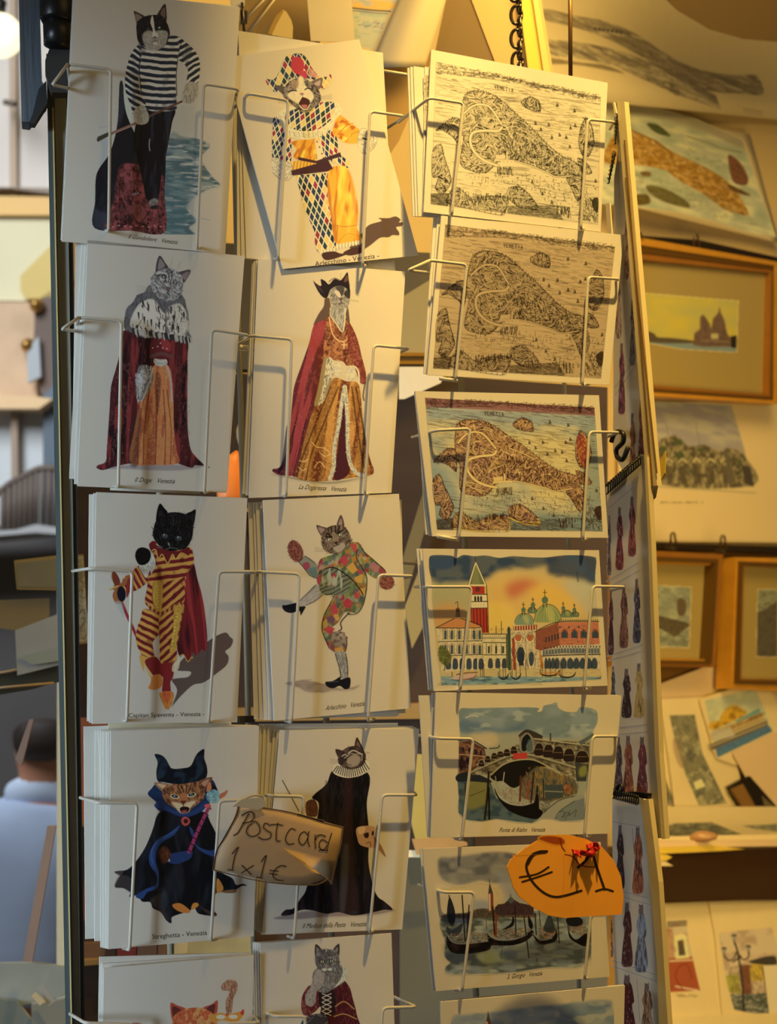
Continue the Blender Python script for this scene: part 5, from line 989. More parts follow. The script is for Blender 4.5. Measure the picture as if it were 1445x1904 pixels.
# ---- 4 dogaressa
o = card(C2, [(480, 482), (754, 505), (728, 916), (463, 926)], 'postcard of a dogaressa cat in a red mantle and golden brocade gown')
A = Art((498, 502, 702, 902), crop(430, 470, 4.0139), '#b3a079', 1.25, 104)
A.poly([(290, 1650), (500, 1680), (700, 1710), (900, 1690), (1060, 1660), (800, 1720), (600, 1715)], '#6f6654', a=.8, soft=1)
m1_ = A.poly([(610, 560), (580, 680), (520, 850), (470, 1000), (452, 1150), (440, 1300), (420, 1450), (370, 1590), (312, 1615), (312, 1635), (350, 1655), (450, 1665), (500, 1630), (620, 1200), (700, 800), (720, 480), (650, 500)], '#5e2028')
A.tex(m1_, '#371420', 8, 90, 14, .45, .6); A.tex(m1_, '#8f3038', 7, 90, 14, .55, .7); A.hatch(m1_, 160, 6, 90, '#9a5048', .5, 1.2, 1, 2)
A.poly([(312, 1615), (370, 1590), (412, 1300), (430, 1330), (420, 1480), (400, 1600), (340, 1640)], '#2a1426', a=.8)
g = A.poly([(760, 940), (860, 960), (950, 980), (975, 1150), (1000, 1400), (1040, 1550), (1064, 1620), (1040, 1660), (900, 1680), (750, 1700), (600, 1705), (480, 1665), (520, 1500), (600, 1200), (640, 1130), (700, 1100)], '#8f5f28')
A.tex(g, '#6a3420', 8, 70, 8, .45, .62); A.tex(g, '#b07a34', 8, 70, 8, .55, .7); A.hatch(g, 420, 5, 90, '#c4944e', .55, 1.4, 1, 2.5); A.hatch(g, 200, 6, 90, '#4a2414', .5, 1.2)
for P in ([(800, 1000), (700, 1250), (600, 1500), (560, 1690)], [(740, 1000), (640, 1250), (540, 1500), (490, 1660)], [(900, 1000), (940, 1300), (990, 1600)], [(930, 1000), (985, 1300), (1040, 1600)]): A.line(P, 3, '#3a1c14', .7)
for P in ([(600, 1410), (640, 1450), (700, 1460), (740, 1500)], [(510, 1550), (540, 1560), (570, 1540)], [(505, 1600), (530, 1625), (560, 1610)], [(660, 1490), (700, 1520), (740, 1500)], [(620, 1600), (660, 1560), (700, 1600)]): A.line(P, 1.5, '#d0a868', .8)
A.poly([(835, 1010), (860, 1200), (880, 1400), (890, 1560), (870, 1660), (770, 1690), (790, 1500), (815, 1250)], '#481a24')
for P in ([(845, 1000), (820, 1150), (800, 1300), (770, 1450), (765, 1600), (735, 1690)], [(850, 1000), (862, 1150), (868, 1300), (870, 1430), (885, 1560), (930, 1640), (980, 1660)]):
    e = A.line(P, 7, '#a8a08a'); A.hatch(e, 70, 4, 90, '#322c28', .7, .9); A.hatch(e, 70, 5, 60, '#cbc3ab', .7, .9, out=True)
a_ = A.poly([(720, 480), (690, 700), (670, 800), (740, 800), (830, 810), (860, 840), (900, 840), (940, 850), (1000, 970), (1005, 900), (975, 780), (940, 640), (890, 530), (850, 480)], '#7c4428')
A.tex(a_, '#5a2820', 8, 12, 20, .45, .65); A.tex(a_, '#99603a', 7, 9, 20, .55, .7); A.hatch(a_, 220, 6, 60, '#b58050', .5, 1.2, 1, 2)
sl_ = A.poly([(880, 530), (940, 640), (975, 780), (1005, 900), (1000, 975), (960, 965), (920, 850), (880, 750), (870, 620)], '#6e2a26'); A.hatch(sl_, 90, 6, 80, '#a86a4c', .5, 1, 1, 2)
A.poly([(690, 800), (740, 795), (760, 900), (700, 1080), (640, 1140), (620, 1130), (650, 1000)], '#8b7550'); e = A.poly([(715, 795), (760, 800), (765, 900), (720, 980), (690, 1090), (650, 1140), (690, 980)], '#b0a486'); A.hatch(e, 90, 5, 100, '#322a24', .8, .4, 1.4); A.hatch(e, 60, 5, 100, '#d0c8ae', .7, .5, out=True)
for x, y in ((790, 870), (892, 905)): p = A.ell(x, y, 42 if x > 800 else 32, 52, '#a3967c'); A.hatch(p, 60, 5, 80, '#c8bda2', .6, .8)
A.line([(925, 850), (950, 890), (955, 980)], 3, '#b8a888'); A.line([(1000, 970), (985, 1060), (990, 1100)], 3, '#4a2018', .8)
A.line([(730, 480), (755, 600), (800, 655), (845, 660), (862, 650)], 2, '#c09868'); A.line([(842, 670), (842, 715)], 1.8, '#c8a070'); A.line([(825, 688), (862, 688)], 1.8, '#c8a070')
A.poly([(700, 340), (690, 400), (650, 460), (612, 540), (640, 520), (720, 490), (740, 440), (745, 350)], '#5a4438'); A.poly([(870, 400), (885, 520), (870, 520), (850, 440)], '#5a4438')
n_ = A.poly([(745, 400), (860, 400), (850, 470), (835, 580), (790, 530), (745, 460)], '#8a8270'); A.hatch(n_, 120, 7, 95, '#4f4a42', .6, .3); A.hatch(n_, 60, 7, 95, '#b5ab94', .6, .3); A.line([(850, 410), (848, 500), (832, 590), (790, 540), (740, 470)], 2, '#c0b494', .8)
A.line([(735, 340), (745, 400), (735, 450)], 1.6, '#a89468', .8)
A.poly([(612, 210), (640, 235), (672, 245), (668, 198), (700, 210), (730, 235), (770, 195), (815, 205), (840, 180), (868, 145), (877, 200), (885, 260), (880, 330), (840, 300), (750, 270), (720, 330), (690, 335), (650, 290)], '#1f1822'); A.poly([(625, 225), (660, 250), (690, 300), (660, 280)], '#3c2a30'); A.poly([(840, 215), (864, 165), (870, 210)], '#5d3a34'); A.line([(730, 215), (770, 190), (810, 205)], 2, '#6a5f54')
h = A.poly([(735, 290), (770, 255), (830, 250), (880, 290), (885, 350), (870, 400), (820, 415), (765, 400), (738, 350)], '#7f7668'); A.hatch(h, 120, 5, 80, '#a69c88', .6, .7); A.hatch(h, 80, 5, 60, '#3a342e', .6, .7)
A.poly([(780, 255), (800, 290), (825, 325), (845, 280), (830, 250)], '#2a2226', a=.8); A.poly([(770, 290), (800, 285), (820, 325), (800, 330)], '#b3a084'); A.poly([(840, 300), (885, 270), (885, 340), (860, 330)], '#1f1a20', a=.9); A.ell(760, 318, 14, 10, '#2a2624', 10); A.ell(761, 318, 7, 7, '#7c8268'); A.ell(840, 297, 12, 9, '#2a2624', 10); A.ell(841, 297, 6, 6, '#6a6e58')
A.ell(818, 345, 13, 8, '#5a403a'); A.line([(818, 350), (820, 372), (800, 385)], 1.3, '#2a2420'); A.line([(820, 372), (838, 382)], 1.3, '#2a2420'); A.line([(890, 350), (950, 362)], .7, '#5d5648', .8); A.line([(818, 155), (818, 200)], .7, '#5d5648', .7)
A.build('printed_picture', C2, o); cap("La Dogaressa   Venezia", C2, (555, 909), (643, 914), 9, o)
# ---- 5 black cat captain
o = card(C1, [(179, 915), (460, 926), (441, 1343), (171, 1346)], 'postcard of a black cat captain in red and yellow striped suit with red cape')
A = Art((198, 930, 438, 1324), crop(130, 900, 4.0139), '#a7a4a0', 1.25, 105)
A.poly([(760, 1660), (800, 1540), (760, 1465), (800, 1450), (880, 1440), (900, 1400), (790, 1380), (900, 1250), (1020, 1180), (1080, 1140), (1160, 1108), (1195, 1140), (1218, 1165), (1200, 1215), (1160, 1250), (1185, 1290), (1170, 1350), (1100, 1410), (1000, 1480), (920, 1500), (840, 1570), (770, 1650)], '#574a4a')
Y = '#c08a38'; Rd = '#6c1622'
cpe = A.poly([(860, 640), (920, 590), (950, 700), (985, 830), (1010, 980), (1025, 1150), (1015, 1245), (985, 1235), (945, 1280), (920, 1255), (905, 1290), (880, 1330), (850, 1275), (820, 1285), (800, 1200), (830, 1000), (855, 800)], '#6a1824'); A.tex(cpe, '#3f1220', 7, 90, -6, .45, .62); A.tex(cpe, '#8a2430', 6, 90, -6, .56, .7); A.line([(825, 1280), (850, 1275), (880, 1325), (910, 1290), (915, 1300)], 1.5, '#c09040')
A.line([(385, 880), (440, 1010), (500, 1140)], 5.5, '#8a1a30'); A.line([(500, 1150), (540, 1280)], 3, '#8a1a30')
arm = A.poly([(510, 610), (580, 600), (600, 700), (520, 780), (430, 810), (390, 770), (400, 700), (450, 670)], '#96502e'); A.stripes(arm, Rd, 10, -30, .45, 2, c=(500, 700)); A.stripes(arm, Y, 10, -30, .3, 2, c=(525, 700))
A.poly([(520, 600), (620, 540), (640, 600), (600, 640), (570, 700), (540, 660)], '#b3b6b6'); A.hatch(A.mask([(520, 600), (620, 540), (640, 600), (600, 640), (570, 700), (540, 660)]), 60, 6, 70, '#6f7474', .6)
b = A.poly([(600, 450), (640, 430), (700, 520), (880, 470), (920, 520), (920, 600), (870, 680), (860, 780), (850, 880), (780, 920), (680, 970), (600, 920), (560, 880), (575, 780), (590, 700), (640, 600)], Y)
A.stripes(b, Rd, 13.5, 82, .5, 2, c=(700, 560)); lowr = A.mask([(690, 740), (860, 690), (850, 880), (680, 960)], 0)*b; A.put(lowr, Y); A.stripes(lowr, Rd, 13, 50, .5, 1.5, c=(700, 800))
lowl = A.mask([(570, 740), (690, 740), (640, 960), (550, 900)], 0)*b; A.put(lowl, '#b98234'); A.stripes(lowl, Rd, 12, 120, .5, 1.5)
A.tex(b, '#3a1418', 14, 14, 0, .6, .8, .6)
A.poly([(625, 730), (690, 745), (682, 940), (640, 945), (615, 850)], '#b08a30'); [A.ell(650+(i % 2)*6, 765+i*22, 9, 6, '#d3ae50') for i in range(8)]; A.line([(625, 735), (616, 850), (640, 945)], 1.3, '#6d4a18')
sk = A.poly([(560, 880), (640, 940), (690, 950), (830, 880), (850, 960), (760, 960), (680, 985), (600, 940)], '#a87c30'); A.stripes(sk, Rd, 8, 8, .5)
l1 = A.poly([(555, 930), (670, 985), (675, 1100), (620, 1180), (630, 1270), (610, 1300), (540, 1280), (495, 1180), (500, 1080), (530, 1000)], Y); A.stripes(l1, Rd, 12, 118, .5, 1.5, c=(560, 1050)); A.tex(l1, '#4a1c18', 12, 12, 0, .62, .8, .6)
l2 = A.poly([(675, 985), (780, 940), (835, 950), (820, 1100), (800, 1200), (790, 1330), (680, 1340), (670, 1200), (665, 1080)], Y); A.stripes(l2, Rd, 12, 48, .5, 1.5, c=(720, 1100)); A.tex(l2, '#4a1c18', 12, 12, 0, .62, .8, .6)
A.poly([(780, 930), (832, 900), (825, 1020), (800, 1150), (790, 1240), (745, 1250), (770, 1100)], '#b08c2c'); [A.ell(800-i*4, 965+i*26, 8, 6, '#d6b850') for i in range(11)]; A.hatch(A.mask([(780, 930), (832, 900), (800, 1240), (745, 1250)]), 60, 4, 0, '#6d4a14', .6, 1)
A.poly([(520, 1280), (600, 1300), (640, 1280), (620, 1320), (560, 1330), (550, 1400)], '#b08a3c'); A.line([(560, 1340), (610, 1450)], 4, '#b49440')
A.poly([(560, 1320), (640, 1290), (690, 1360), (690, 1440), (640, 1440), (600, 1400)], '#701822'); A.poly([(680, 1345), (775, 1340), (770, 1440), (750, 1480), (750, 1560), (690, 1560), (695, 1450)], '#7a1a24'); A.poly([(770, 1345), (820, 1300), (810, 1380), (765, 1400)], '#b9b09a', a=.8)
A.poly([(620, 1430), (680, 1425), (690, 1500), (640, 1535), (585, 1525), (600, 1490)], '#b0702a'); A.poly([(670, 1560), (760, 1550), (775, 1600), (745, 1670), (715, 1680), (695, 1640)], '#c07a24'); A.poly([(690, 1555), (750, 1560), (735, 1625), (715, 1630)], '#c9542a'); A.hatch(A.mask([(670, 1555), (775, 1555), (745, 1680), (700, 1650)]), 60, 6, 80, '#8f4a14', .6)
# gauntlet left with knife-hilt
A.poly([(285, 790), (330, 760), (310, 700), (318, 655), (345, 665), (372, 710), (380, 740), (420, 690), (440, 690), (430, 740), (400, 770), (400, 860), (370, 895), (335, 880), (318, 830), (330, 790)], '#8d5428'); A.poly([(318, 660), (345, 665), (375, 730), (350, 760), (325, 730)], '#6a3020'); A.line([(290, 790), (360, 760)], 2, '#c89a50')
A.ell(385, 820, 33, 58, '#131625', -5); A.poly([(340, 880), (390, 890), (405, 1000), (380, 960)], '#8f9a9c', a=.6, soft=1); A.poly([(420, 760), (440, 700), (450, 780), (425, 850)], '#7c2026')
A.poly([(500, 490), (540, 472), (590, 490), (605, 530), (590, 580), (550, 605), (510, 595), (487, 540)], '#0e1014')
# collar & head
A.poly([(590, 450), (620, 438), (680, 470), (800, 500), (880, 470), (900, 500), (880, 540), (830, 520), (790, 560), (770, 530), (730, 595), (700, 540), (660, 560), (640, 500), (610, 510)], '#641420'); A.line([(610, 500), (640, 490), (660, 555), (690, 525), (730, 592), (765, 525), (790, 560), (830, 515), (885, 540)], 1.5, '#d09c48')
for P in ([(645, 290), (650, 200), (672, 145), (705, 180), (730, 215), (700, 260)], [(860, 230), (905, 205), (938, 190), (935, 250), (920, 310), (880, 290)]): A.poly(P, '#0c0d12')
A.poly([(662, 270), (670, 195), (700, 230), (690, 280)], '#23252e', a=.9, soft=1); A.poly([(875, 270), (925, 215), (918, 280)], '#23252e', a=.9, soft=1)
h = A.poly([(625, 330), (645, 270), (700, 225), (780, 210), (860, 225), (915, 280), (920, 350), (905, 420), (860, 480), (760, 500), (690, 480), (640, 430), (618, 380)], '#0b0d12'); A.hatch(h, 260, 6, lambda x, y: np.arctan2(y-A.cv([(770, 400)])[0][1], x-A.cv([(770, 400)])[0][0]), '#1f222c', .7, .3, out=True); A.hatch(h, 50, 7, 90, '#3a3e4a', .5, .2)
for x, y in ((708, 385), (812, 402)):
    A.ell(x, y, 25, 17, '#2a3038', 10); A.ell(x+2, y, 17, 13, '#4d5a62', 10); A.ell(x+2, y, 6, 10, '#08080c'); A.ell(x-4, y-5, 4, 3, '#e4e8ee'); A.line([(x-28, y+10), (x, y+22), (x+25, y+12)], 1, '#3c424c', .8)
A.ell(742, 442, 14, 7, '#1c2028'); A.line([(742, 448), (745, 475), (715, 488)], 1, '#6a7078', .8); A.line([(745, 475), (790, 480), (820, 495)], 1, '#6a7078', .7); A.line([(735, 440), (737, 455)], 1.4, '#a0a6ac', .8); A.line([(770, 230), (772, 310)], 1.2, '#3c3e48', .7)
whisk(A, 690, 470, -1, 2, 40, '#888'); A.line([(610, 320), (625, 345)], 1, '#333')
A.build('printed_picture', C1, o); cap("Capitan Spaventa - Venezia -", C1, (239, 1334), (380, 1331), 8, o, False, '#241a1c')
# ---- 6 kicking harlequin
o = card(C2.sh(.001), [(489, 930), (742, 918), (764, 1317), (510, 1340)], 'postcard of a brown tabby harlequin cat kicking one leg up')
A = Art((520, 952, 742, 1296), crop(450, 900, 4.1286), '#c2a474', 1.25, 106)
A.poly([(330, 1530), (480, 1505), (600, 1530), (760, 1570), (840, 1560), (905, 1545), (840, 1580), (700, 1585), (600, 1600), (500, 1595), (420, 1555)], '#9a7d5c', soft=1); A.tex(A.a, '#80664c', 14, 3, 0, .5, .7, .5); A.line([(450, 1505), (540, 1498)], 2, '#a08664', .6)
PH = ['#5f6a38', '#932834', '#a86c22', '#4a5c50', '#7c7638', '#66644e', '#8c5a26']
def suit(P, ang, c, w_=11, h_=15):
    m = A.poly(P, '#76764c'); A.diamonds(m, w_, h_, PH, '#8d8a5c', .5, ang, c=c); A.tex(m, '#4a4a34', 9, 14, ang, .5, .75, .7); A.tex(m, '#a8a070', 8, 12, ang, .62, .8, .5); return m
la = A.poly([(430, 590), (480, 550), (560, 600), (580, 640), (570, 720), (520, 700), (480, 650)], '#80785a'); A.poly([(465, 615), (510, 600), (520, 640), (490, 665)], '#983444'); A.poly([(500, 660), (570, 640), (568, 720)], '#5c6d60'); A.line([(430, 590), (480, 650), (520, 700), (570, 722)], 1.2, '#2f2a22'); A.line([(480, 550), (560, 605)], 1, '#3a3226')
lg = A.poly([(570, 770), (500, 840), (445, 890), (440, 960), (490, 930), (560, 900), (620, 850)], '#a08f74'); A.hatch(lg, 60, 8, -40, '#6a5c4a', .5, .2); A.line([(570, 775), (500, 840), (445, 895)], 1.2, '#3a3024'); A.line([(620, 850), (560, 900), (490, 930)], 1.2, '#3a3024')
A.poly([(312, 930), (335, 930), (380, 920), (430, 910), (445, 940), (488, 940), (470, 980), (450, 1008), (440, 975), (380, 990), (335, 980), (312, 955)], '#16181a')
b = suit([(640, 560), (700, 540), (760, 510), (830, 455), (895, 450), (940, 520), (950, 640), (960, 740), (950, 850), (930, 930), (880, 990), (800, 980), (740, 1060), (690, 1110), (740, 1180), (800, 1180), (805, 1240), (790, 1290), (720, 1295), (670, 1260), (630, 1170), (615, 1100), (630, 1010), (670, 930), (720, 850), (640, 790), (600, 700), (580, 640), (600, 580)], 25, (780, 640))
for P, c in [([(748, 580), (790, 540), (825, 600), (790, 632)], '#b02c3c'), ([(830, 470), (880, 455), (890, 500), (860, 525)], '#b0343c'), ([(880, 650), (920, 660), (930, 690), (895, 692)], '#a82c3a'), ([(800, 640), (850, 600), (890, 660), (850, 690)], '#c48a2c'), ([(860, 720), (930, 690), (925, 760), (890, 760)], '#c08a2c'),
             ([(870, 810), (900, 860), (895, 885), (860, 870)], '#b02434'), ([(770, 900), (820, 880), (860, 910), (830, 955), (780, 940)], '#a82434'), ([(680, 940), (720, 915), (740, 985), (700, 1020)], '#b02c3c'), ([(640, 1030), (690, 1010), (720, 1040), (690, 1075)], '#6a3c4c'), ([(625, 1120), (665, 1085), (715, 1110), (680, 1160)], '#b02c38'),
             ([(880, 460), (925, 480), (915, 560), (885, 530)], '#bb8230'), ([(700, 1000), (740, 1000), (745, 1045), (720, 1050)], '#bf8a34'), ([(620, 1060), (650, 1030), (660, 1080), (625, 1110)], '#b5842e'), ([(900, 800), (950, 800), (940, 860), (910, 850)], '#bb8230'), ([(670, 1230), (710, 1240), (715, 1290), (680, 1270)], '#8a2c34'), ([(710, 1260), (780, 1250), (775, 1290), (720, 1296)], '#bf8230')]: A.poly(P, c, a=.9, sm=0)
th = A.poly([(575, 700), (640, 650), (720, 640), (780, 670), (830, 740), (820, 800), (760, 850), (700, 850), (630, 850), (590, 800)], '#6f6c50'); A.stripes(th, '#45442f', 12, 8, .35, 5, bend=.004); A.poly([(665, 740), (715, 680), (720, 730), (690, 785)], '#a02c3a'); A.poly([(575, 740), (590, 700), (610, 700), (595, 780)], '#a03440'); A.tex(th, '#9a9470', 6, 20, 5, .6, .75)
ra = suit([(895, 460), (940, 520), (1010, 580), (1080, 640), (1100, 670), (1050, 700), (1030, 725), (970, 690), (920, 620), (890, 560)], 40, (980, 600), 12, 16); A.poly([(980, 620), (1010, 600), (1045, 630), (1040, 680), (1000, 660)], '#a8585c', a=.8); A.poly([(1050, 655), (1070, 645), (1110, 680), (1060, 685)], '#8a3438')
A.line([(885, 450), (940, 520), (1010, 582), (1100, 665)], 1.3, '#2a261c'); A.line([(890, 500), (880, 570), (950, 690), (960, 760), (950, 850), (925, 940), (880, 995), (810, 1000)], 1.6, '#2a261c'); A.line([(640, 650), (700, 640), (780, 680), (850, 740), (900, 800), (930, 850)], 2.2, '#26221a'); A.line([(715, 850), (670, 930), (630, 1010), (613, 1100), (630, 1170), (670, 1260)], 1.6, '#26221a')
A.line([(820, 990), (760, 1060), (765, 1110), (740, 1130)], 2.2, '#26221a'); A.poly([(700, 1140), (760, 1130), (800, 1170), (800, 1240), (740, 1250), (690, 1200)], '#94785c', a=.8); A.tex(A.mask([(680, 1140), (805, 1150), (800, 1260), (690, 1250)]), '#5e4c3c', 6); A.line([(800, 1170), (806, 1230), (790, 1290)], 1.6, '#26221a')
for x, y in ((600, 680), (820, 990), (700, 860)): A.ell(x, y, 20, 14, '#33301f', 30, .6, 2)
for (x, y, rx, ry, a) in ((410, 515, 55, 86, -20), (1112, 755, 58, 55, 0)):
    p = A.ell(x, y, rx, ry, '#7a3a28', a); A.hatch(p, 160, 6, lambda X, Y, x=x, y=y: np.arctan2(Y-A.cv([(x, y)])[0][1], X-A.cv([(x, y)])[0][0])+1.5, '#4a1c18', .6, .4, out=True); A.hatch(p, 80, 5, 60, '#a8604a', .6, .8)
sh_m = A.poly([(715, 1295), (795, 1295), (815, 1400), (810, 1480), (765, 1490), (740, 1400)], '#a39378'); A.hatch(sh_m, 110, 7, 85, '#4a4036', .6, .25); A.line([(715, 1300), (745, 1400), (760, 1490)], 1.3, '#2a241c'); A.line([(797, 1300), (812, 1400), (810, 1480)], 1.3, '#2a241c')
A.poly([(640, 1520), (700, 1510), (755, 1478), (760, 1500), (828, 1485), (828, 1560), (790, 1575), (750, 1550), (700, 1568), (655, 1555)], '#17181a'); A.line([(655, 1520), (740, 1515)], 1.2, '#5a5c5c', .6)
# head
A.poly([(570, 318), (610, 325), (660, 345), (640, 400), (605, 395)], '#5a4034'); A.poly([(585, 332), (640, 350), (612, 385)], '#94725c'); A.poly([(728, 320), (740, 270), (760, 237), (780, 280), (785, 330), (760, 345)], '#5a4034'); A.poly([(740, 310), (760, 262), (770, 310)], '#94725c')
h = A.poly([(610, 400), (640, 345), (700, 318), (770, 320), (810, 355), (835, 410), (838, 450), (800, 490), (750, 530), (690, 535), (635, 510), (612, 460)], '#5e4634'); A.tex(h, '#8a6c50', 6, 8, 60, .5, .7); A.hatch(h, 260, 6, 80, '#2a1c16', .65, .8, out=True); A.hatch(h, 100, 5, 80, '#a58a66', .6, .7)
for P in ([(690, 325), (685, 375)], [(715, 320), (718, 380)], [(745, 322), (745, 370)], [(650, 380), (690, 410)]): A.line(P, 2, '#20140f')
A.poly([(700, 380), (725, 380), (740, 440), (720, 460), (700, 440)], '#8a6c4c', a=.8); A.poly([(720, 470), (780, 450), (790, 490), (740, 525), (700, 500)], '#a89070', a=.8, soft=1)
for x, y in ((672, 425), (756, 388)): A.ell(x, y, 21, 13, '#1c120e', -25); A.ell(x, y, 14, 9, '#c8b890', -25); A.ell(x+2, y-1, 5, 7, '#15100c')
A.line([(645, 405), (690, 405)], 2.5, '#1c120e'); A.line([(730, 380), (775, 355)], 2.5, '#1c120e'); A.ell(722, 450, 15, 8, '#2a1a16', -15); A.line([(724, 456), (728, 470), (700, 478)], 1.4, '#1c120e'); A.line([(728, 470), (750, 462)], 1.4, '#1c120e'); whisk(A, 640, 500, -1, 3, 80, '#7a684c')
A.build('printed_picture', C2.sh(.001), o); cap("Arlecchino   Venezia", C2.sh(.001), (605, 1321), (677, 1312), 9, o)
# ---- 7 witch-hat kitten
o = card(C1.sh(.001), [(206, 1359), (482, 1350), (472, 1741), (201, 1765)], 'postcard of a striped kitten in a dark horned hat and blue-lined black cloak')
A = Art((206, 1386, 464, 1722), crop(130, 1330, 4.0139), '#a8a8aa', 1.25, 107)
NV = '#10131d'
A.poly([(582, 590), (610, 545), (660, 500), (760, 520), (1000, 520), (1060, 480), (1095, 540), (1100, 600), (1040, 660), (960, 740), (860, 760), (740, 755), (640, 690), (645, 650)], '#13315f'); A.poly([(1040, 500), (1095, 540), (1100, 580), (1040, 560)], '#101a30')
m = A.poly([(700, 715), (650, 750), (625, 830), (600, 900), (560, 990), (500, 1080), (430, 1150), (332, 1168), (375, 1195), (335, 1278), (400, 1290), (450, 1320), (445, 1355), (500, 1345), (540, 1390), (600, 1395), (620, 1440), (680, 1470), (720, 1530), (757, 1552), (760, 1510), (800, 1490), (880, 1465), (930, 1440), (960, 1480), (1050, 1497), (1098, 1490), (1070, 1440), (1090, 1330), (1160, 1320), (1240, 1300), (1280, 1275), (1322, 1270), (1290, 1258), (1240, 1265), (1210, 1215), (1110, 1150), (1100, 1000), (1095, 900), (1050, 800), (1000, 720), (860, 745)], NV)
A.tex(m, '#1d2433', 16, 60, 10, .5, .75); A.tex(m, '#2a2a34', 10, 50, -10, .62, .8, .6)
A.poly([(375, 1195), (335, 1278), (400, 1290), (450, 1315), (460, 1220)], '#3d373c', a=.85, soft=1); A.poly([(600, 1390), (680, 1470), (740, 1530), (700, 1420), (720, 1320), (640, 1350)], '#3c3a40', a=.8, soft=2); A.poly([(700, 1280), (730, 1380), (700, 1460), (680, 1380)], '#2c4460', a=.4, soft=2); A.poly([(960, 1420), (1050, 1495), (1095, 1488), (1000, 1440)], '#4a3838', a=.8, soft=1)
A.poly([(332, 1168), (400, 1160), (375, 1198)], '#4a4044', a=.8)
A.poly([(765, 1415), (820, 1402), (880, 1440), (898, 1470), (850, 1475), (790, 1450)], '#b0701e'); A.poly([(905, 1440), (920, 1405), (950, 1400), (960, 1420), (920, 1450)], '#b87a24'); A.poly([(1098, 1220), (1130, 1250), (1145, 1300), (1098, 1325)], '#c07c28'); A.poly([(1145, 1310), (1240, 1300), (1230, 1325), (1150, 1325)], '#7a5a40')
BL = '#1a3f80'
A.poly([(820, 820), (740, 880), (660, 920), (615, 980), (590, 1050), (600, 1120), (645, 1190), (650, 1260), (560, 1300), (490, 1350), (540, 1370), (580, 1320), (655, 1285), (665, 1180), (640, 1080), (650, 1000), (700, 940), (780, 890)], BL); A.line([(800, 850), (640, 960), (610, 1060), (655, 1180), (650, 1270)], 1.5, '#3a66a8', .6)
A.poly([(920, 930), (960, 980), (1040, 1010), (1098, 1000), (1095, 1050), (1040, 1045), (960, 1000)], BL); A.poly([(740, 1040), (820, 1020), (910, 1010), (905, 1060), (860, 1090), (790, 1110), (720, 1090)], '#18376f'); A.poly([(890, 830), (920, 860), (925, 900), (910, 900)], BL)
A.poly([(680, 985), (720, 980), (755, 1040), (720, 1100), (690, 1100), (668, 1050)], '#4a2a20'); A.hatch(A.mask([(680, 985), (755, 1040), (720, 1100), (670, 1050)]), 40, 5, 80, '#7a4a34', .6); A.ell(741, 1083, 5, 8, '#d0d4da')
A.poly([(630, 680), (700, 700), (780, 740), (860, 760), (940, 740), (1010, 690), (1020, 640), (940, 700), (860, 730), (760, 700), (680, 640), (645, 650)], '#1a3a78', a=.9)
ha = A.poly([(632, 292), (680, 296), (715, 325), (740, 370), (765, 398), (840, 395), (900, 378), (935, 310), (960, 275), (1002, 253), (1003, 320), (1022, 380), (1025, 440), (1000, 480), (900, 505), (800, 515), (700, 500), (655, 490), (645, 420), (655, 350)], '#0e1826'); A.tex(ha, '#1e3048', 12, 20, 30, .5, .7); A.line([(765, 400), (820, 420), (940, 390)], 2, '#070b14', .7)
A.poly([(628, 505), (680, 505), (740, 515), (720, 560), (690, 570)], '#8a6a50'); A.poly([(650, 512), (715, 520), (700, 550)], '#b89a82'); A.poly([(950, 500), (1010, 470), (1065, 465), (1030, 520), (1000, 555), (960, 540)], '#6d4a38'); A.poly([(980, 505), (1040, 475), (1010, 530)], '#a07c68')
h = A.poly([(690, 600), (700, 545), (750, 515), (830, 515), (920, 500), (980, 510), (1010, 570), (990, 630), (930, 680), (870, 730), (800, 700), (730, 660)], '#8a5c3e'); A.tex(h, '#5a3424', 6, 8, 0, .45, .65); A.hatch(h, 200, 6, 85, '#b58a64', .6, .6); A.hatch(h, 160, 6, 85, '#3a2018', .6, .6, out=True)
for P in ([(800, 530), (820, 560), (835, 590)], [(830, 520), (845, 560), (850, 590)], [(870, 520), (870, 560), (862, 590)], [(905, 520), (890, 560), (875, 590)]): A.line(P, 1.8, '#33190f')
A.poly([(820, 590), (870, 580), (880, 640), (850, 670), (815, 640)], '#a56a44', a=.8)
for x, y, a in ((783, 607, 12), (908, 594, -15)): A.ell(x, y, 34, 17, '#d0b898', a); A.ell(x, y-2, 26, 13, '#241a1c', a); A.ell(x, y, 12, 10, '#4a6a8a'); A.ell(x, y, 4, 7, '#08080c'); A.ell(x-4, y-4, 3, 3, '#e6ecf0')
A.poly([(760, 650), (820, 655), (845, 670), (880, 650), (940, 640), (900, 690), (885, 720), (830, 730), (790, 690)], '#c4b09a', a=.9, soft=1); A.poly([(822, 640), (868, 638), (846, 662)], '#5a302c'); A.poly([(820, 695), (850, 680), (890, 690), (880, 722), (835, 728)], '#2a1014'); A.poly([(835, 712), (870, 708), (868, 724), (840, 726)], '#8a4448'); A.line([(846, 662), (848, 682)], 1.4, '#3a1c18')
A.poly([(835, 770), (865, 757), (895, 780), (890, 810), (860, 825), (835, 805)], '#a8484a'); A.ell(865, 790, 17, 18, '#3a1820')
A.line([(1040, 680), (960, 850), (890, 1020)], 6.5, '#8c2868'); 
for i in range(8): t = i/7; x = 1040-150*t; y = 690+320*t; A.line([(x-10, y-8), (x+14, y+10)], 2, '#3a1838')
s_ = A.ell(1070, 605, 52, 52, '#6a9ab4'); A.tex(s_, '#a8c4d0', 7); A.tex(s_, '#3f7490', 6); A.poly([(1120, 590), (1145, 575), (1178, 558), (1160, 600), (1115, 625)], '#a0604c'); A.poly([(1020, 570), (1030, 510), (1050, 500), (1055, 550)], '#b07048'); A.poly([(1005, 670), (1045, 660), (1040, 690), (1015, 690)], '#c04c58')
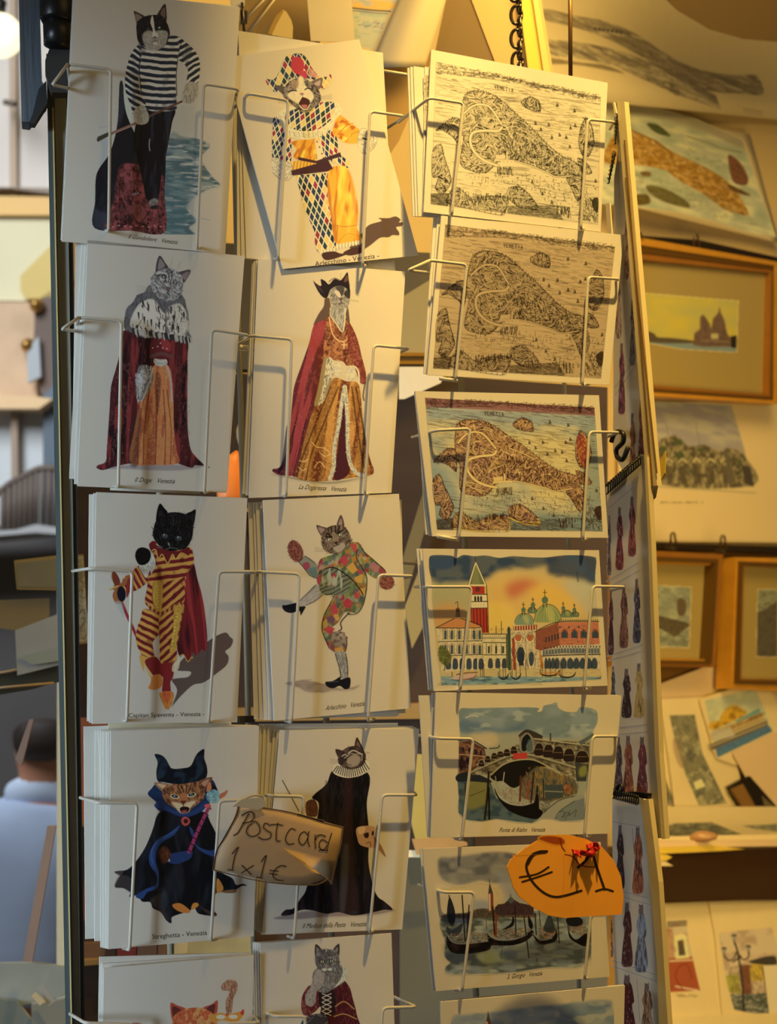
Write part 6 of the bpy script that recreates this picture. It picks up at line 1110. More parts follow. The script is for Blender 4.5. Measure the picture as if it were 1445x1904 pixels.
A.build('printed_picture', C1.sh(.001), o); cap("Streghetta - Venezia", C1.sh(.001), (283, 1746), (385, 1738), 9, o, False, '#241a1c')
# ---- 8 plague doctor
o = card(C2.sh(.001), [(521, 1358), (780, 1355), (748, 1728), (487, 1738)], 'postcard of a plague doctor cat in black robe with white ruff and beaked mask')
A = Art((508, 1364, 738, 1712), crop(380, 1330, 3.4405), '#a6967c', 1.25, 108)
A.poly([(440, 1300), (560, 1270), (700, 1250), (900, 1260), (1100, 1250), (1225, 1245), (1100, 1275), (940, 1285), (760, 1290), (600, 1305)], '#7c6a60', soft=1)
A.line([(500, 417), (545, 500), (605, 612)], 1.8, '#3a3430')
r = A.poly([(820, 355), (780, 440), (710, 500), (690, 530), (730, 560), (725, 640), (700, 750), (670, 900), (655, 1100), (610, 1180), (570, 1235), (520, 1245), (492, 1280), (560, 1275), (620, 1245), (700, 1250), (780, 1270), (860, 1260), (960, 1280), (1080, 1260), (1150, 1245), (1205, 1242), (1150, 1190), (1110, 1160), (1080, 1090), (1050, 940), (1055, 800), (1050, 700), (1040, 560), (1060, 430), (1050, 375), (1000, 350), (900, 370)], '#0e0c10')
A.tex(r, '#241c20', 9, 80, 2, .5, .75); A.poly([(900, 390), (945, 390), (950, 700), (960, 1000), (990, 1260), (870, 1250), (900, 900), (890, 600)], '#2e1a1a', a=.8, soft=2, clip=r); A.poly([(890, 860), (925, 870), (900, 1240), (865, 1240)], '#3a3536', a=.8, soft=2, clip=r); A.hatch(r, 160, 14, 88, '#33292a', .5, .1); A.ell(955, 1262, 30, 12, '#26262a'); A.hatch(A.mask([(780, 400), (890, 400), (880, 680), (740, 680)]), 60, 12, 95, '#2c1f1e', .6, .1)
g = A.poly([(650, 560), (700, 538), (725, 580), (722, 640), (690, 650), (655, 640)], '#4a2a20'); A.hatch(g, 40, 6, 80, '#6a4434', .6)
A.poly([(978, 718), (1085, 712), (1088, 770), (1130, 830), (1162, 908), (1100, 850), (1060, 848), (1000, 830), (980, 790)], '#9a7458'); A.poly([(1080, 770), (1130, 830), (1160, 905), (1110, 850)], '#7d5a44'); A.poly([(1020, 760), (1050, 750), (1050, 780), (1030, 785)], '#2a1a16'); A.poly([(1072, 745), (1084, 740), (1084, 765), (1072, 768)], '#2a1a16'); A.poly([(985, 720), (1030, 715), (1020, 750), (990, 760)], '#b5987a', a=.7); A.line([(1035, 820), (1060, 812), (1065, 840)], 1.2, '#3a241c')
ru = A.poly([(820, 355), (845, 310), (900, 330), (960, 325), (1010, 290), (1050, 300), (1050, 350), (1000, 385), (920, 400), (850, 385)], '#b0a48e'); 
for i in range(17): t = i/16; x0 = 850+175*t; y0 = 325+18*math.sin(t*3.1)-25*t; x1 = 826+228*t; y1 = 360+42*math.sin(t*3.1)-18*t; A.line([(x0, y0), (x1, y1)], 1.8, '#2a2220')
A.poly([(838, 218), (880, 225), (900, 245), (860, 270)], '#3a2a26'); A.poly([(960, 205), (975, 140), (1000, 180), (1018, 225), (980, 230)], '#33241f'); A.poly([(972, 200), (980, 165), (1000, 210)], '#6a4a40')
h = A.poly([(855, 280), (880, 230), (930, 200), (990, 200), (1028, 240), (1030, 290), (1000, 330), (930, 345), (870, 320)], '#3a2a28'); A.tex(h, '#57443c', 6, 6); A.hatch(h, 130, 5, 80, '#1c1214', .6, .8, out=True); A.poly([(905, 290), (960, 250), (1000, 275), (980, 320), (930, 330)], '#8a7866', a=.9, soft=1)
A.line([(920, 245), (950, 225), (990, 240), (1010, 250)], 1.8, '#a89a88'); A.line([(930, 240), (960, 248), (1005, 250), (1008, 290)], 1.4, '#8a7c70'); A.line([(880, 262), (900, 250), (915, 262)], 1.4, '#a89a88'); A.line([(895, 275), (930, 250)], 1.4, '#8a7c70'); A.ell(905, 285, 9, 6, '#2a1c1a'); A.line([(905, 290), (915, 312), (940, 318)], 1.2, '#2a1c1a')
whisk(A, 860, 290, -1, 3, 55, '#6a5c50'); A.line([(1030, 235), (1058, 240)], .8, '#6a5c50')
A.line([(400, 370), (410, 390)], 2, '#2a2622')
A.build('printed_picture', C2.sh(.001), o); cap("Il Medico della Peste   Venezia", C2.sh(.001), (562, 1726), (680, 1722), 9, o)
# ---- 9 orange masked cat (top only)
o = card(C1.sh(.001), [(193, 1800), (472, 1776), (462, 2190), (185, 2210)], 'postcard of an orange cat with ears up beside a yellow carnival mask with feather')
A = Art((235, 1812, 462, 1990), crop(130, 1700, 2.1567), '#a4a6aa', 1.25, 109)
q = A.poly([(640, 262), (668, 270), (672, 300), (655, 340), (648, 395), (628, 395), (625, 350), (640, 310), (612, 305), (608, 285), (625, 268)], '#8a6658'); A.hatch(q, 120, 5, 60, '#b09a90', .6, 1, out=True); A.hatch(q, 60, 5, 80, '#5a3a30', .6, .6); A.line([(650, 290), (635, 400)], 1.2, '#6a4238')
A.poly([(403, 358), (430, 365), (470, 385), (440, 430), (412, 430)], '#9a4230'); A.poly([(412, 370), (450, 390), (420, 425)], '#5a2a2a'); A.poly([(592, 346), (570, 360), (530, 380), (560, 420), (588, 400)], '#9a4230'); A.poly([(582, 360), (545, 382), (572, 405)], '#5a2c30')
h = A.poly([(410, 440), (425, 400), (470, 378), (530, 376), (575, 400), (590, 440), (590, 560), (420, 560)], '#a8532c'); A.tex(h, '#c88a58', 7, 8, 0, .45, .65); A.hatch(h, 220, 6, 90, '#7c3018', .6, .5); A.hatch(h, 100, 6, 90, '#d8a878', .5, .5)
A.poly([(560, 410), (600, 395), (640, 400), (690, 388), (698, 400), (680, 425), (650, 432), (610, 425), (575, 435)], '#b8822c'); A.ell(605, 412, 18, 9, '#d8d4cc'); A.ell(655, 411, 18, 8, '#d8d4cc'); A.poly([(684, 395), (695, 380), (699, 395), (690, 405)], '#a0302a'); A.ell(630, 402, 5, 5, '#a0302a')
A.ell(265, 448, 28, 14, '#8a5c44', soft=1)
A.build('printed_picture', C1.sh(.001), o)
# ---- 10 tabby in red doublet
o = card(C2.sh(.001), [(484, 1754), (728, 1735), (742, 2150), (492, 2170)], 'postcard of a grey tabby resting its chin on a paw in red slashed sleeves')
A = Art((552, 1750, 672, 1990), crop(130, 1700, 2.1567), '#b09c7e', 1.25, 110)
s1 = A.poly([(965, 285), (940, 310), (928, 350), (935, 400), (970, 405), (1000, 380), (1000, 310)], '#5a1c22'); A.hatch(s1, 60, 8, 80, '#a06058', .6, .3)
s2 = A.poly([(1085, 260), (1120, 290), (1135, 340), (1150, 400), (1158, 500), (930, 500), (950, 420), (1000, 400), (1000, 300), (1040, 310)], '#4c181e'); A.hatch(s2, 120, 9, 85, '#8a3a38', .6, .3); A.hatch(s2, 60, 9, 85, '#20101a', .7, .3); A.poly([(1000, 310), (1060, 310), (1060, 400), (1010, 400)], '#2a1a1c')
for y in range(318, 400, 18): A.line([(1012, y), (1048, y+16)], 1.3, '#c0a890'); A.line([(1048, y), (1012, y+16)], 1.3, '#c0a890')
A.line([(1065, 370), (1100, 350), (1140, 380)], 2, '#a8743c'); A.line([(1060, 410), (1100, 400), (1150, 420)], 2, '#a8743c')
A.poly([(985, 390), (1005, 370), (1000, 400), (960, 410)], '#c8c0ac'); q = A.poly([(930, 430), (980, 400), (1030, 410), (1030, 500), (930, 500)], '#3a3230'); A.hatch(q, 40, 7, -30, '#8a7c70', .6, .3)
A.poly([(1095, 215), (1115, 230), (1110, 260), (1050, 300), (1060, 270)], '#b0a898'); A.hatch(A.mask([(1085, 215), (1115, 225), (1110, 265), (1050, 305)]), 40, 5, 60, '#6f685c', .6)
n_ = A.poly([(985, 220), (1080, 200), (1090, 250), (1040, 310), (1000, 310), (975, 280)], '#6a6158'); A.hatch(n_, 80, 6, 80, '#2e2a28', .6, .4); A.hatch(n_, 60, 6, 80, '#a89e90', .5, .4)
p = A.poly([(990, 225), (1020, 228), (1015, 280), (990, 310), (985, 350), (970, 370), (948, 360), (945, 325), (965, 290)], '#8f8070'); A.hatch(p, 60, 5, 100, '#55483c', .6, .4)
A.poly([(985, 120), (1010, 145), (985, 175)], '#3a3432'); A.poly([(1080, 118), (1078, 170), (1055, 145)], '#3a3432'); A.poly([(990, 132), (1002, 147), (990, 160)], '#7a6a62'); A.poly([(1074, 132), (1072, 158), (1062, 146)], '#7a6a62')
h = A.poly([(983, 170), (1000, 145), (1035, 140), (1068, 148), (1080, 175), (1078, 210), (1050, 232), (1020, 232), (990, 210)], '#5e5751'); A.tex(h, '#8a8278', 5, 6); A.hatch(h, 130, 5, 85, '#24201f', .65, .5, out=True)
for x, y in ((1012, 190), (1050, 188)): A.ell(x, y, 12, 8, '#24201f'); A.ell(x, y, 7, 5, '#a8a688'); A.ell(x, y, 3, 4, '#15120f')
A.ell(1032, 212, 5, 3, '#8a5c54'); A.ell(1020, 222, 10, 6, '#b5aca0', a=.8); A.ell(1043, 221, 10, 6, '#b5aca0', a=.8)
A.build('printed_picture', C2.sh(.001), o)
# slivers of print showing on cards behind the front ones
# ================================================================== the view postcards of the third column
MQ = [(245, 120), (1297, 345), (1280, 1160), (210, 1030)]   # print corners in the tracing of the first map
def px_quad(T, q): p = np.c_[np.array(q, float), np.ones(4)] @ T.T; return [tuple(v[:2]/v[2]) for v in p]
def city_map(quad_px, white, seed, ink, paper, dense, mode):
    T = homog(MQ, quad_px); xs = [p[0] for p in quad_px]; ys = [p[1] for p in quad_px]
    A = Art((min(xs)-1, min(ys)-1, max(xs)+2, max(ys)+2), T, white, 1.3, seed)
    F = A.poly(MQ, paper, sm=0)
    if mode == 'colour':
        A.tex(F, '#8e9478', 30, 14, 8, .35, .75, .7); A.poly([(400, 420), (1100, 500), (1250, 900), (900, 900), (700, 560), (420, 520)], '#c9b26a', a=.8, soft=8, clip=F); A.poly([(210, 560), (330, 650), (380, 900), (210, 1030)], '#83917c', a=.9, soft=6, clip=F)
        A.poly([(210, 950), (600, 960), (1280, 1060), (1280, 1165), (210, 1035)], '#6f8270', a=.9, soft=6, clip=F); A.poly([(1200, 330), (1300, 350), (1290, 1160), (1200, 1140)], '#7f8c74', a=.8, soft=6, clip=F)
        A.poly([(245, 120), (1297, 345), (1297, 400), (245, 182)], '#87504a', sm=0, a=.9, clip=F); A.poly([(245, 182), (1297, 400), (1297, 470), (245, 262)], '#8b9480', sm=0, a=.9, soft=3, clip=F)
    A.tex(F, ink, 40, 2.2, 8, .62, .85, .5)
    ang = 9
    sky = A.mask([(245, 120), (1297, 345), (1297, 385), (900, 300), (600, 230), (245, 200)], 0); A.hatch(sky, 260, 9, 12, ink, .7, .3, .9, 2); 
    hz = A.mask([(500, 165), (1290, 330), (1290, 370), (800, 260), (500, 200)], 0); A.hatch(hz, 200, 6, -20, ink, .7, .7)
    A.line([(245, 160), (500, 195), (800, 245), (1000, 300), (1297, 350)], 1, ink, .7); A.line([(245, 185), (480, 215), (700, 245)], 1.2, ink, .6)
    sea = A.mask([(245, 200), (900, 300), (1290, 390), (1280, 700), (1100, 740), (900, 600), (750, 440), (600, 310), (430, 330), (300, 560), (240, 620)], 0); A.hatch(sea, 420, 11, ang, ink, .38, .1, .8); A.hatch(sea, 90, 16, ang, ink, .5, .06)
    sea2 = A.mask([(380, 800), (640, 830), (960, 880), (1200, 900), (1280, 1000), (1280, 1160), (760, 1100), (380, 1000), (330, 700)], 0); A.hatch(sea2, 260, 10, ang, ink, .4, .15, .8)
    land = '#8a5f4a' if mode == 'colour' else None; roof = '#6c2c26'
    def isle(P, n, dens=1.0):
        m = A.poly(P, ink if land is None else '#8d4e3c', a=.30 if land is None else .7, clip=F)
        if mode == 'colour': A.tex(m, '#a8814c', 5, 5, 0, .5, .7)
        A.hatch(m, int(n*dense), 7, lambda x, y: (np.floor(A_n1[np.clip(y.astype(int), 0, A.H-1), np.clip(x.astype(int), 0, A.W-1)]*9)*.7), ink, .95, .12, 1.2)
        A.hatch(m, int(n*.42), 9, lambda x, y: (np.floor(A_n1[np.clip(y.astype(int), 0, A.H-1), np.clip(x.astype(int), 0, A.W-1)]*9)*.7), paper if mode != 'colour' else '#cda45e', .75, .15, 1)
        A.line(P, 1.1, ink, .8, closed=True)
        if n > 1000:
            Q = [(470, 350), (540, 340), (600, 380), (660, 400), (720, 450), (700, 540), (760, 580), (820, 560), (860, 620), (940, 680), (1000, 740), (880, 740), (780, 680), (700, 640), (620, 640), (560, 660), (540, 740), (500, 780), (450, 560), (520, 480), (570, 460), (600, 520), (440, 720), (820, 700), (920, 780), (1060, 780)]
            for a_, b_ in Q:
                dx, dy = A.rng.normal(0, 34, 2); A.line([(a_, b_), (a_+dx, b_+dy*.6+12), (a_+dx*1.6+20, b_+dy+30)], 1.5, paper if mode != 'colour' else '#d2b46a', .85, clip=m)
            A.hatch(A.mask([(700, 560), (1100, 760), (1060, 840), (880, 790), (700, 740)])*m, 260, 5, 90, ink, .9, .06, 1.1)
        for (xa, ya), (xb, yb) in zip(P, P[1:]):
            for t in np.arange(0, 1, .22):
                x, y = xa+(xb-xa)*t, ya+(yb-ya)*t; A.line([(x, y+4), (x+A.rng.normal(0, 3), y-5-A.rng.random()*9)], 1, ink, .9, sm=0)
        return m
    A_n1 = A.noise(20, 20)
    isle([(430, 330), (490, 305), (580, 320), (640, 350), (700, 400), (748, 445), (830, 520), (900, 590), (980, 670), (1060, 730), (1110, 750), (1180, 800), (1150, 850), (1020, 850), (900, 800), (750, 755), (640, 760), (600, 800), (560, 830), (480, 820), (400, 770), (420, 600), (390, 560), (400, 480), (410, 400)], 1500)
    isle([(245, 560), (290, 520), (350, 480), (400, 500), (390, 640), (350, 600), (290, 560)], 110)
    isle([(790, 375), (850, 345), (905, 380), (910, 440), (860, 430), (810, 410)], 90)
    isle([(222, 690), (275, 650), (300, 740), (330, 830), (340, 890), (290, 965), (240, 930), (260, 860), (220, 850)], 160)
    isle([(350, 930), (400, 935), (480, 1000), (560, 980), (700, 990), (690, 1070), (660, 1100), (500, 1070), (330, 1030), (310, 1010)], 240)
    isle([(710, 930), (780, 920), (850, 980), (900, 1060), (860, 1075), (760, 1040), (700, 980)], 140)
    isle([(1150, 740), (1200, 760), (1240, 830), (1180, 830)], 40); isle([(1080, 860), (1170, 850), (1190, 950), (1150, 1010), (1110, 930)], 110)
    isle([(1165, 560), (1200, 480), (1240, 530), (1255, 640), (1220, 725), (1180, 715), (1158, 650)], 130)
    if mode == 'colour':
        A.poly([(1170, 560), (1200, 500), (1235, 560), (1245, 650), (1215, 715), (1185, 700)], '#8e2a20', a=.85); A.hatch(A.mask([(1170, 560), (1200, 500), (1235, 560), (1245, 650), (1215, 715), (1185, 700)]), 40, 5, 80, '#c8963c', .8, .6)
        A.line([(700, 1000), (800, 1060), (890, 1055), (880, 1030)], 2.4, '#c8a830'); A.line([(330, 1035), (500, 1075), (660, 1100), (700, 1050)], 2.4, '#b89a34'); A.hatch(A.mask([(350, 940), (700, 990), (690, 1090), (330, 1030)]), 120, 5, 80, '#a8923a', .7, .5)
    cw = paper if mode != 'colour' else '#d2b46a'
    for P, wd in (([(425, 450), (470, 410), (520, 392), (580, 405), (620, 450), (650, 500), (664, 520)], 3.2), ([(664, 540), (640, 562), (560, 560), (490, 570), (465, 600), (470, 660), (510, 720), (570, 760), (640, 785)], 4.4),
                  ([(620, 745), (740, 752), (850, 785), (960, 830), (1010, 855), (1120, 850)], 1.8), ([(750, 530), (850, 590), (900, 630)], 1.6), ([(420, 690), (470, 760), (560, 800)], 1.6)):
        A.line(P, wd+1.6, ink, .7); A.line(P, wd, cw)
    A.poly([(625, 715), (690, 715), (695, 742), (625, 742)], cw, sm=0, a=.9); A.line([(698, 700), (698, 745)], 2.6, cw); A.line([(620, 752), (740, 756)], 2, cw); A.line([(690, 690), (690, 742)], 1, ink)
    A.line([(800, 1048), (890, 1052), (880, 1075), (800, 1060)], 1.6, cw)
    bx = A.mask([(470, 790), (1100, 860), (1280, 900), (1280, 1100), (1000, 1080), (900, 960), (700, 900), (470, 920)], 0)
    A.hatch(bx, 120, 5, 90, ink, .8, .15, 1); A.hatch(bx, 70, 4, 10, ink, .8, .2, 1.3)
    A.hatch(A.mask([(630, 790), (740, 790), (735, 850), (630, 840)], 0), 60, 9, 90, ink, .8, .06)
    A.hatch(A.mask([(480, 960), (690, 960), (690, 1000), (480, 1010)], 0), 45, 10, 90, ink, .9, .05, 1)
    A.hatch(A.mask([(1010, 1040), (1110, 1050), (1110, 1120), (1010, 1110)], 0), 40, 11, 90, ink, .9, .06, 1); A.hatch(A.mask([(1180, 980), (1285, 990), (1280, 1150), (1150, 1130)], 0), 120, 7, 70, ink, .8, .6)
    for x, y in ((965, 520), (1105, 540), (985, 600), (1035, 585), (1077, 600), (1100, 660), (915, 550), (880, 510), (1130, 430), (1135, 525), (1020, 395), (860, 885), (925, 960), (985, 1015), (1265, 880)):
        A.poly([(x-10, y+8), (x+10, y+8), (x+6, y+13), (x-6, y+13)], ink); A.poly([(x-2, y-12), (x+8, y+5), (x-6, y+5)], ink, a=.8)
    rk = A.mask([(210, 960), (330, 960), (320, 1045), (210, 1030)], 0); A.put(rk, ink, .5); A.hatch(rk, 120, 6, 10, ink, .7)
    q = A.mask([(700, 1040), (1000, 1040), (1060, 1130), (700, 1090)], 0); A.put(q, ink, .45 if mode != 'colour' else .15); A.hatch(q, 200, 7, 8, ink, .6, .3)
    A.poly([(1240, 1010), (1280, 990), (1280, 1080), (1255, 1070)], ink, a=.9)
    for k in range(9): A.line([(1262, 560+k*16), (1280, 562+k*16)], .9, ink, .6)
    # lettering VENETIA with a small stroke alphabet
    G = {'V': [[(0, 0), (.5, 1), (1, 0)]], 'E': [[(1, 0), (0, 0), (0, 1), (1, 1)], [(0, .5), (.8, .5)]], 'N': [[(0, 1), (0, 0), (1, 1), (1, 0)]], 'T': [[(0, 0), (1, 0)], [(.5, 0), (.5, 1)]], 'I': [[(.5, 0), (.5, 1)]], 'A': [[(0, 1), (.5, 0), (1, 1)], [(.2, .6), (.8, .6)]]}
    for i, c in enumerate('VENETIA'):
        for st in G[c]: A.line([(618+i*18+p[0]*11, 266+i*4.2+p[1]*24+p[0]*2) for p in st], 1.1, ink, .95, sm=0)
    A.line(MQ+[MQ[0]], 1, ink, .6, sm=0, clip=F)
    return A
M1T = crop(740, 80, 3.4405); M2T = crop(740, 390, 3.2841); M3T = crop(740, 700, 3.2841); M4T = crop(740, 1000, 3.2841); M5T = crop(740, 1270, 3.2841); M6T = crop(740, 1540, 3.2841)
o = card(C3.sh(.001), [(802, 92), (1130, 154), (1117, 431), (788, 394)], 'black line engraved bird\'s-eye city map postcard, topmost in the third column')
city_map(px_quad(M1T, MQ), '#d9b56e', 201, '#1f190c', '#cfae6a', .95, 'ink').build('printed_picture', C3.sh(.001), o)
o = card(C3.sh(.002), [(821, 401), (1160, 437), (1133, 716), (795, 697)], 'brown sepia bird\'s-eye city map postcard, second in the third column')
city_map(px_quad(M2T, [(290, 90), (1325, 225), (1240, 1030), (215, 968)]), '#d2b272', 202, '#2e1c0e', '#b08c54', 1.1, 'sepia').build('printed_picture', C3.sh(.002), o)
o = card(C3.sh(.001), [(772, 727), (1114, 735), (1131, 1000), (804, 997)], 'coloured bird\'s-eye city map postcard with green sea and red hills')
city_map(px_quad(M3T, [(165, 130), (1200, 190), (1250, 945), (240, 935)]), '#cbb57b', 203, '#3c1c10', '#b9ab74', .9, 'colour').build('printed_picture', C3.sh(.001), o)
# ---- sunset basilica watercolour
o = card(C3.sh(.002), [(786, 1020), (1114, 1023), (1130, 1275), (807, 1285)], 'watercolour postcard of a red bell tower and domed basilica at sunset')
A = Art((795, 1028, 1120, 1278), M4T, '#bfa678', 1.3, 204)
F = A.poly([(190, 130), (205, 108), (260, 105), (330, 110), (355, 125), (400, 105), (470, 112), (540, 108), (620, 122), (700, 112), (800, 118), (900, 120), (1000, 108), (1100, 106), (1190, 115), (1212, 135), (1205, 240), (1215, 420), (1230, 600), (1238, 800), (1240, 860), (1100, 870), (880, 880), (870, 895), (600, 890), (265, 900), (262, 860), (235, 700), (225, 560), (210, 400), (205, 260), (192, 200)], '#b59a63')
A.tex(F, '#a8996a', 30, 30, 0, .4, .8)
A.poly([(205, 260), (420, 280), (600, 330), (480, 440), (220, 480)], '#948c60', a=.7, soft=10, clip=F); A.poly([(210, 440), (340, 400), (460, 520), (230, 560)], '#bb8240', a=.8, soft=7, clip=F)
A.poly([(540, 240), (900, 240), (1150, 300), (1150, 480), (700, 520), (540, 560)], '#c79c50', a=.9, soft=12, clip=F); A.poly([(660, 290), (780, 250), (860, 290), (780, 330), (690, 375)], '#b8583c', a=.85, soft=7, clip=F); A.poly([(800, 300), (1000, 320), (1100, 400), (900, 420)], '#d0a040', a=.8, soft=9, clip=F); A.poly([(560, 400), (700, 430), (700, 550), (560, 570)], '#d2a84c', a=.8, soft=6, clip=F)
A.poly([(1000, 260), (1210, 260), (1210, 480), (1120, 420)], '#a5a084', a=.7, soft=8, clip=F)
s = A.poly([(190, 105), (920, 105), (915, 165), (800, 185), (700, 185), (600, 200), (540, 250), (380, 275), (220, 265), (190, 200)], '#3f4c52', a=.92, soft=5, clip=F); A.tex(s, '#2a3f50', 24, 16, 0, .45, .7); A.poly([(195, 108), (340, 108), (355, 150), (310, 190), (220, 190), (190, 160)], '#23425a', a=.85, soft=2, clip=F)
s = A.poly([(920, 108), (1210, 108), (1210, 280), (1120, 250), (1000, 235), (920, 220), (910, 170)], '#22384e', a=.92, soft=4, clip=F); A.tex(s, '#314a5e', 22, 16, 0, .5, .7); A.poly([(1010, 130), (1120, 130), (1130, 260), (1080, 240), (1000, 200)], '#4a5058', a=.5, soft=6, clip=F)
A.line([(1095, 210), (1100, 265)], 4, '#2c3c48', .5)
W = A.poly([(262, 845), (600, 840), (880, 850), (1100, 850), (1240, 845), (1240, 862), (1100, 872), (880, 882), (700, 893), (265, 900)], '#6b8480', sm=0); A.tex(W, '#3f6068', 14, 4, 0, .5, .7); A.tex(W, '#93a08c', 14, 3, 0, .6, .8)
A.poly([(265, 800), (1235, 800), (1235, 850), (265, 845)], '#b59c68', sm=0, a=.9); A.hatch(A.mask([(265, 800), (1235, 800), (1235, 845), (265, 845)], 0), 60, 8, 0, '#7a6440', .5, .1)
INKC = '#2e2a22'
# bell tower
A.poly([(445, 405), (545, 405), (552, 580), (515, 582), (505, 540), (450, 520)], '#a52c20', sm=0)
for x in (462, 482, 502, 522, 540): A.line([(x, 430), (x+4, 575)], 1.8, '#5a1c16', sm=0)
A.poly([(440, 345), (540, 345), (548, 430), (445, 430)], '#c7b184', sm=0); A.line([(435, 390), (548, 388)], 1.8, INKC); A.line([(440, 345), (545, 345)], 1.8, INKC); A.line([(445, 430), (548, 428)], 1.5, INKC)
for x in (472, 490, 508): A.poly([(x-5, 358), (x+5, 358), (x+6, 384), (x-5, 384)], '#2a2830')
for x in (460, 475, 492, 508, 525): A.ell(x, 410, 4, 10, '#b8a070')
A.poly([(440, 292), (528, 292), (530, 342), (442, 342)], '#a3241e', sm=0); A.poly([(476, 300), (500, 302), (498, 326), (474, 328)], '#6a2a2a'); A.poly([(430, 285), (538, 285), (538, 295), (430, 295)], '#c7b184', sm=0)
A.poly([(475, 150), (532, 284), (435, 284)], '#6a6a42', sm=0); A.poly([(475, 150), (490, 200), (500, 284), (450, 284)], '#7f7e50', sm=0, a=.6); A.line([(474, 150), (434, 284)], 2.4, '#cdbb90'); A.line([(476, 150), (534, 284)], 2.4, '#cdbb90'); A.line([(472, 120), (475, 152)], 1.2, INKC); A.line([(470, 150), (428, 286)], 1, INKC); A.line([(480, 150), (540, 286)], 1, INKC)
A.line([(443, 292), (447, 520)], 1.4, INKC); A.line([(540, 290), (548, 400), (553, 580)], 1.4, INKC)
# left palace
A.poly([(235, 548), (350, 488), (380, 488), (510, 545), (510, 800), (265, 820), (250, 640)], '#bfa878', sm=0); A.poly([(235, 548), (350, 490), (380, 490), (512, 545), (420, 550)], '#b5733c', sm=0); A.line([(232, 550), (345, 492)], 1.5, INKC); A.line([(385, 492), (512, 546), (235, 550)], 1.5, INKC)
A.poly([(352, 485), (354, 450), (380, 450), (382, 485)], '#7d5c3a', sm=0); A.ell(366, 440, 13, 14, '#6a3c2c'); A.line([(366, 430), (364, 392), (350, 400)], 1.2, INKC)
for y, h_ in ((570, 50), (660, 50)):
    for i, x in enumerate((290, 330, 375, 420, 465, 500)): A.poly([(x-8, y), (x, y-8), (x+8, y), (x+8, y+h_), (x-8, y+h_)], '#3c4a52', sm=0); A.line([(x-14, y+h_), (x-14, y-8)], 1, '#6a563a'); A.line([(x+14, y+h_), (x+14, y-8)], 1.2, INKC, .7); A.ell(x, y-12, 11, 4, '#a05a30', a=.7)
A.line([(245, 635), (512, 628)], 1.4, INKC); A.line([(255, 722), (515, 712)], 1.4, INKC); 
for x in (308, 350, 392, 434, 475, 508): A.poly([(x-15, 800), (x-15, 755), (x-8, 738), (x+8, 738), (x+15, 755), (x+15, 798)], '#39444c'); A.line([(x-20, 800), (x-20, 735)], 2, '#cdb888')
t = A.poly([(245, 700), (260, 655), (300, 680), (325, 720), (318, 760), (290, 780), (255, 750)], '#6f6c34', soft=1); A.hatch(t, 90, 5, 60, '#3c4020', .6, 1, out=True); A.line([(290, 740), (285, 810)], 1.6, '#3a2a1c')
# middle library
A.poly([(520, 590), (660, 590), (665, 800), (525, 800)], '#c2ac7c', sm=0); A.line([(518, 588), (655, 588)], 1.6, INKC); A.line([(520, 612), (660, 612)], 1.2, INKC); A.line([(522, 640), (660, 640)], 1.6, INKC); A.line([(525, 715), (662, 715)], 1.4, INKC)
for x in (540, 570, 600, 632): A.line([(x, 650), (x, 710)], 1.4, INKC, .8)
for x in (556, 600, 642): A.poly([(x-6, 662), (x+6, 662), (x+6, 705), (x-6, 705)], '#3a3c40', sm=0)
for x in (565, 610, 650): A.poly([(x-14, 792), (x-12, 745), (x, 735), (x+12, 745), (x+14, 792)], '#3a454c')
for x in (600, 632): A.line([(x, 585), (x, 540 if x == 600 else 510)], 1.3, INKC)
for x in range(530, 660, 12): A.line([(x, 598), (x, 606)], 1, INKC, .5)
# basilica
A.poly([(668, 580), (710, 560), (840, 555), (880, 560), (880, 800), (668, 800)], '#bfa67a', sm=0); A.hatch(A.mask([(668, 580), (880, 560), (880, 800), (668, 800)], 0), 240, 5, 90, '#5a4a34', .5, .2)
A.poly([(705, 540), (850, 530), (850, 562), (705, 566)], '#8a2f22', sm=0); [A.line([(x, 535), (x, 562)], 1.4, '#c8b080') for x in range(712, 850, 16)]
for cx, cy, rx, ry, c in ((772, 520, 58, 60, '#7a8a6a'), (915, 505, 82, 100, '#8a8f54'), (820, 450, 28, 28, '#5f7458'), (1030, 475, 34, 34, '#6f7f58'), (1082, 472, 24, 22, '#5f7458')):
    t_ = np.linspace(math.pi, 2*math.pi, 14); m = A.poly([(cx+rx*math.cos(a), cy+ry*math.sin(a)) for a in t_]+[(cx+rx*.92, cy+12), (cx-rx*.92, cy+12)], c, sm=0)
    for k in np.linspace(-.8, .8, 9): A.line([(cx+rx*k, cy+10), (cx+rx*k*.85, cy-ry*math.sqrt(max(0, 1-k*k))*.6), (cx+rx*k*.3, cy-ry*.95)], 1, '#3f4c3a', .6)
    A.poly([(cx-rx*.2, cy-ry*.9), (cx+rx*.4, cy-ry*.85), (cx+rx*.5, cy), (cx+rx*.1, cy)], '#c9b45c', a=.35, soft=2); A.line([(cx+rx*math.cos(a), cy+ry*math.sin(a)) for a in t_], 1.2, INKC, .8)
for cx, cy, r_ in ((767, 440, 14), (825, 410, 14), (898, 380, 20), (1010, 430, 12), (1078, 440, 12)):
    A.ell(cx, cy, r_, r_*1.1, '#55694c'); A.line([(cx-r_*.6, cy+r_), (cx-r_*.5, cy+r_*2.2)], 1.4, INKC); A.line([(cx+r_*.6, cy+r_), (cx+r_*.5, cy+r_*2.2)], 1.4, INKC); A.line([(cx, cy-r_), (cx-2, cy-r_*3.2)], 1.3, INKC); A.line([(cx-r_*.5, cy-r_*2.3), (cx+r_*.5, cy-r_*2.3)], 1.2, INKC)
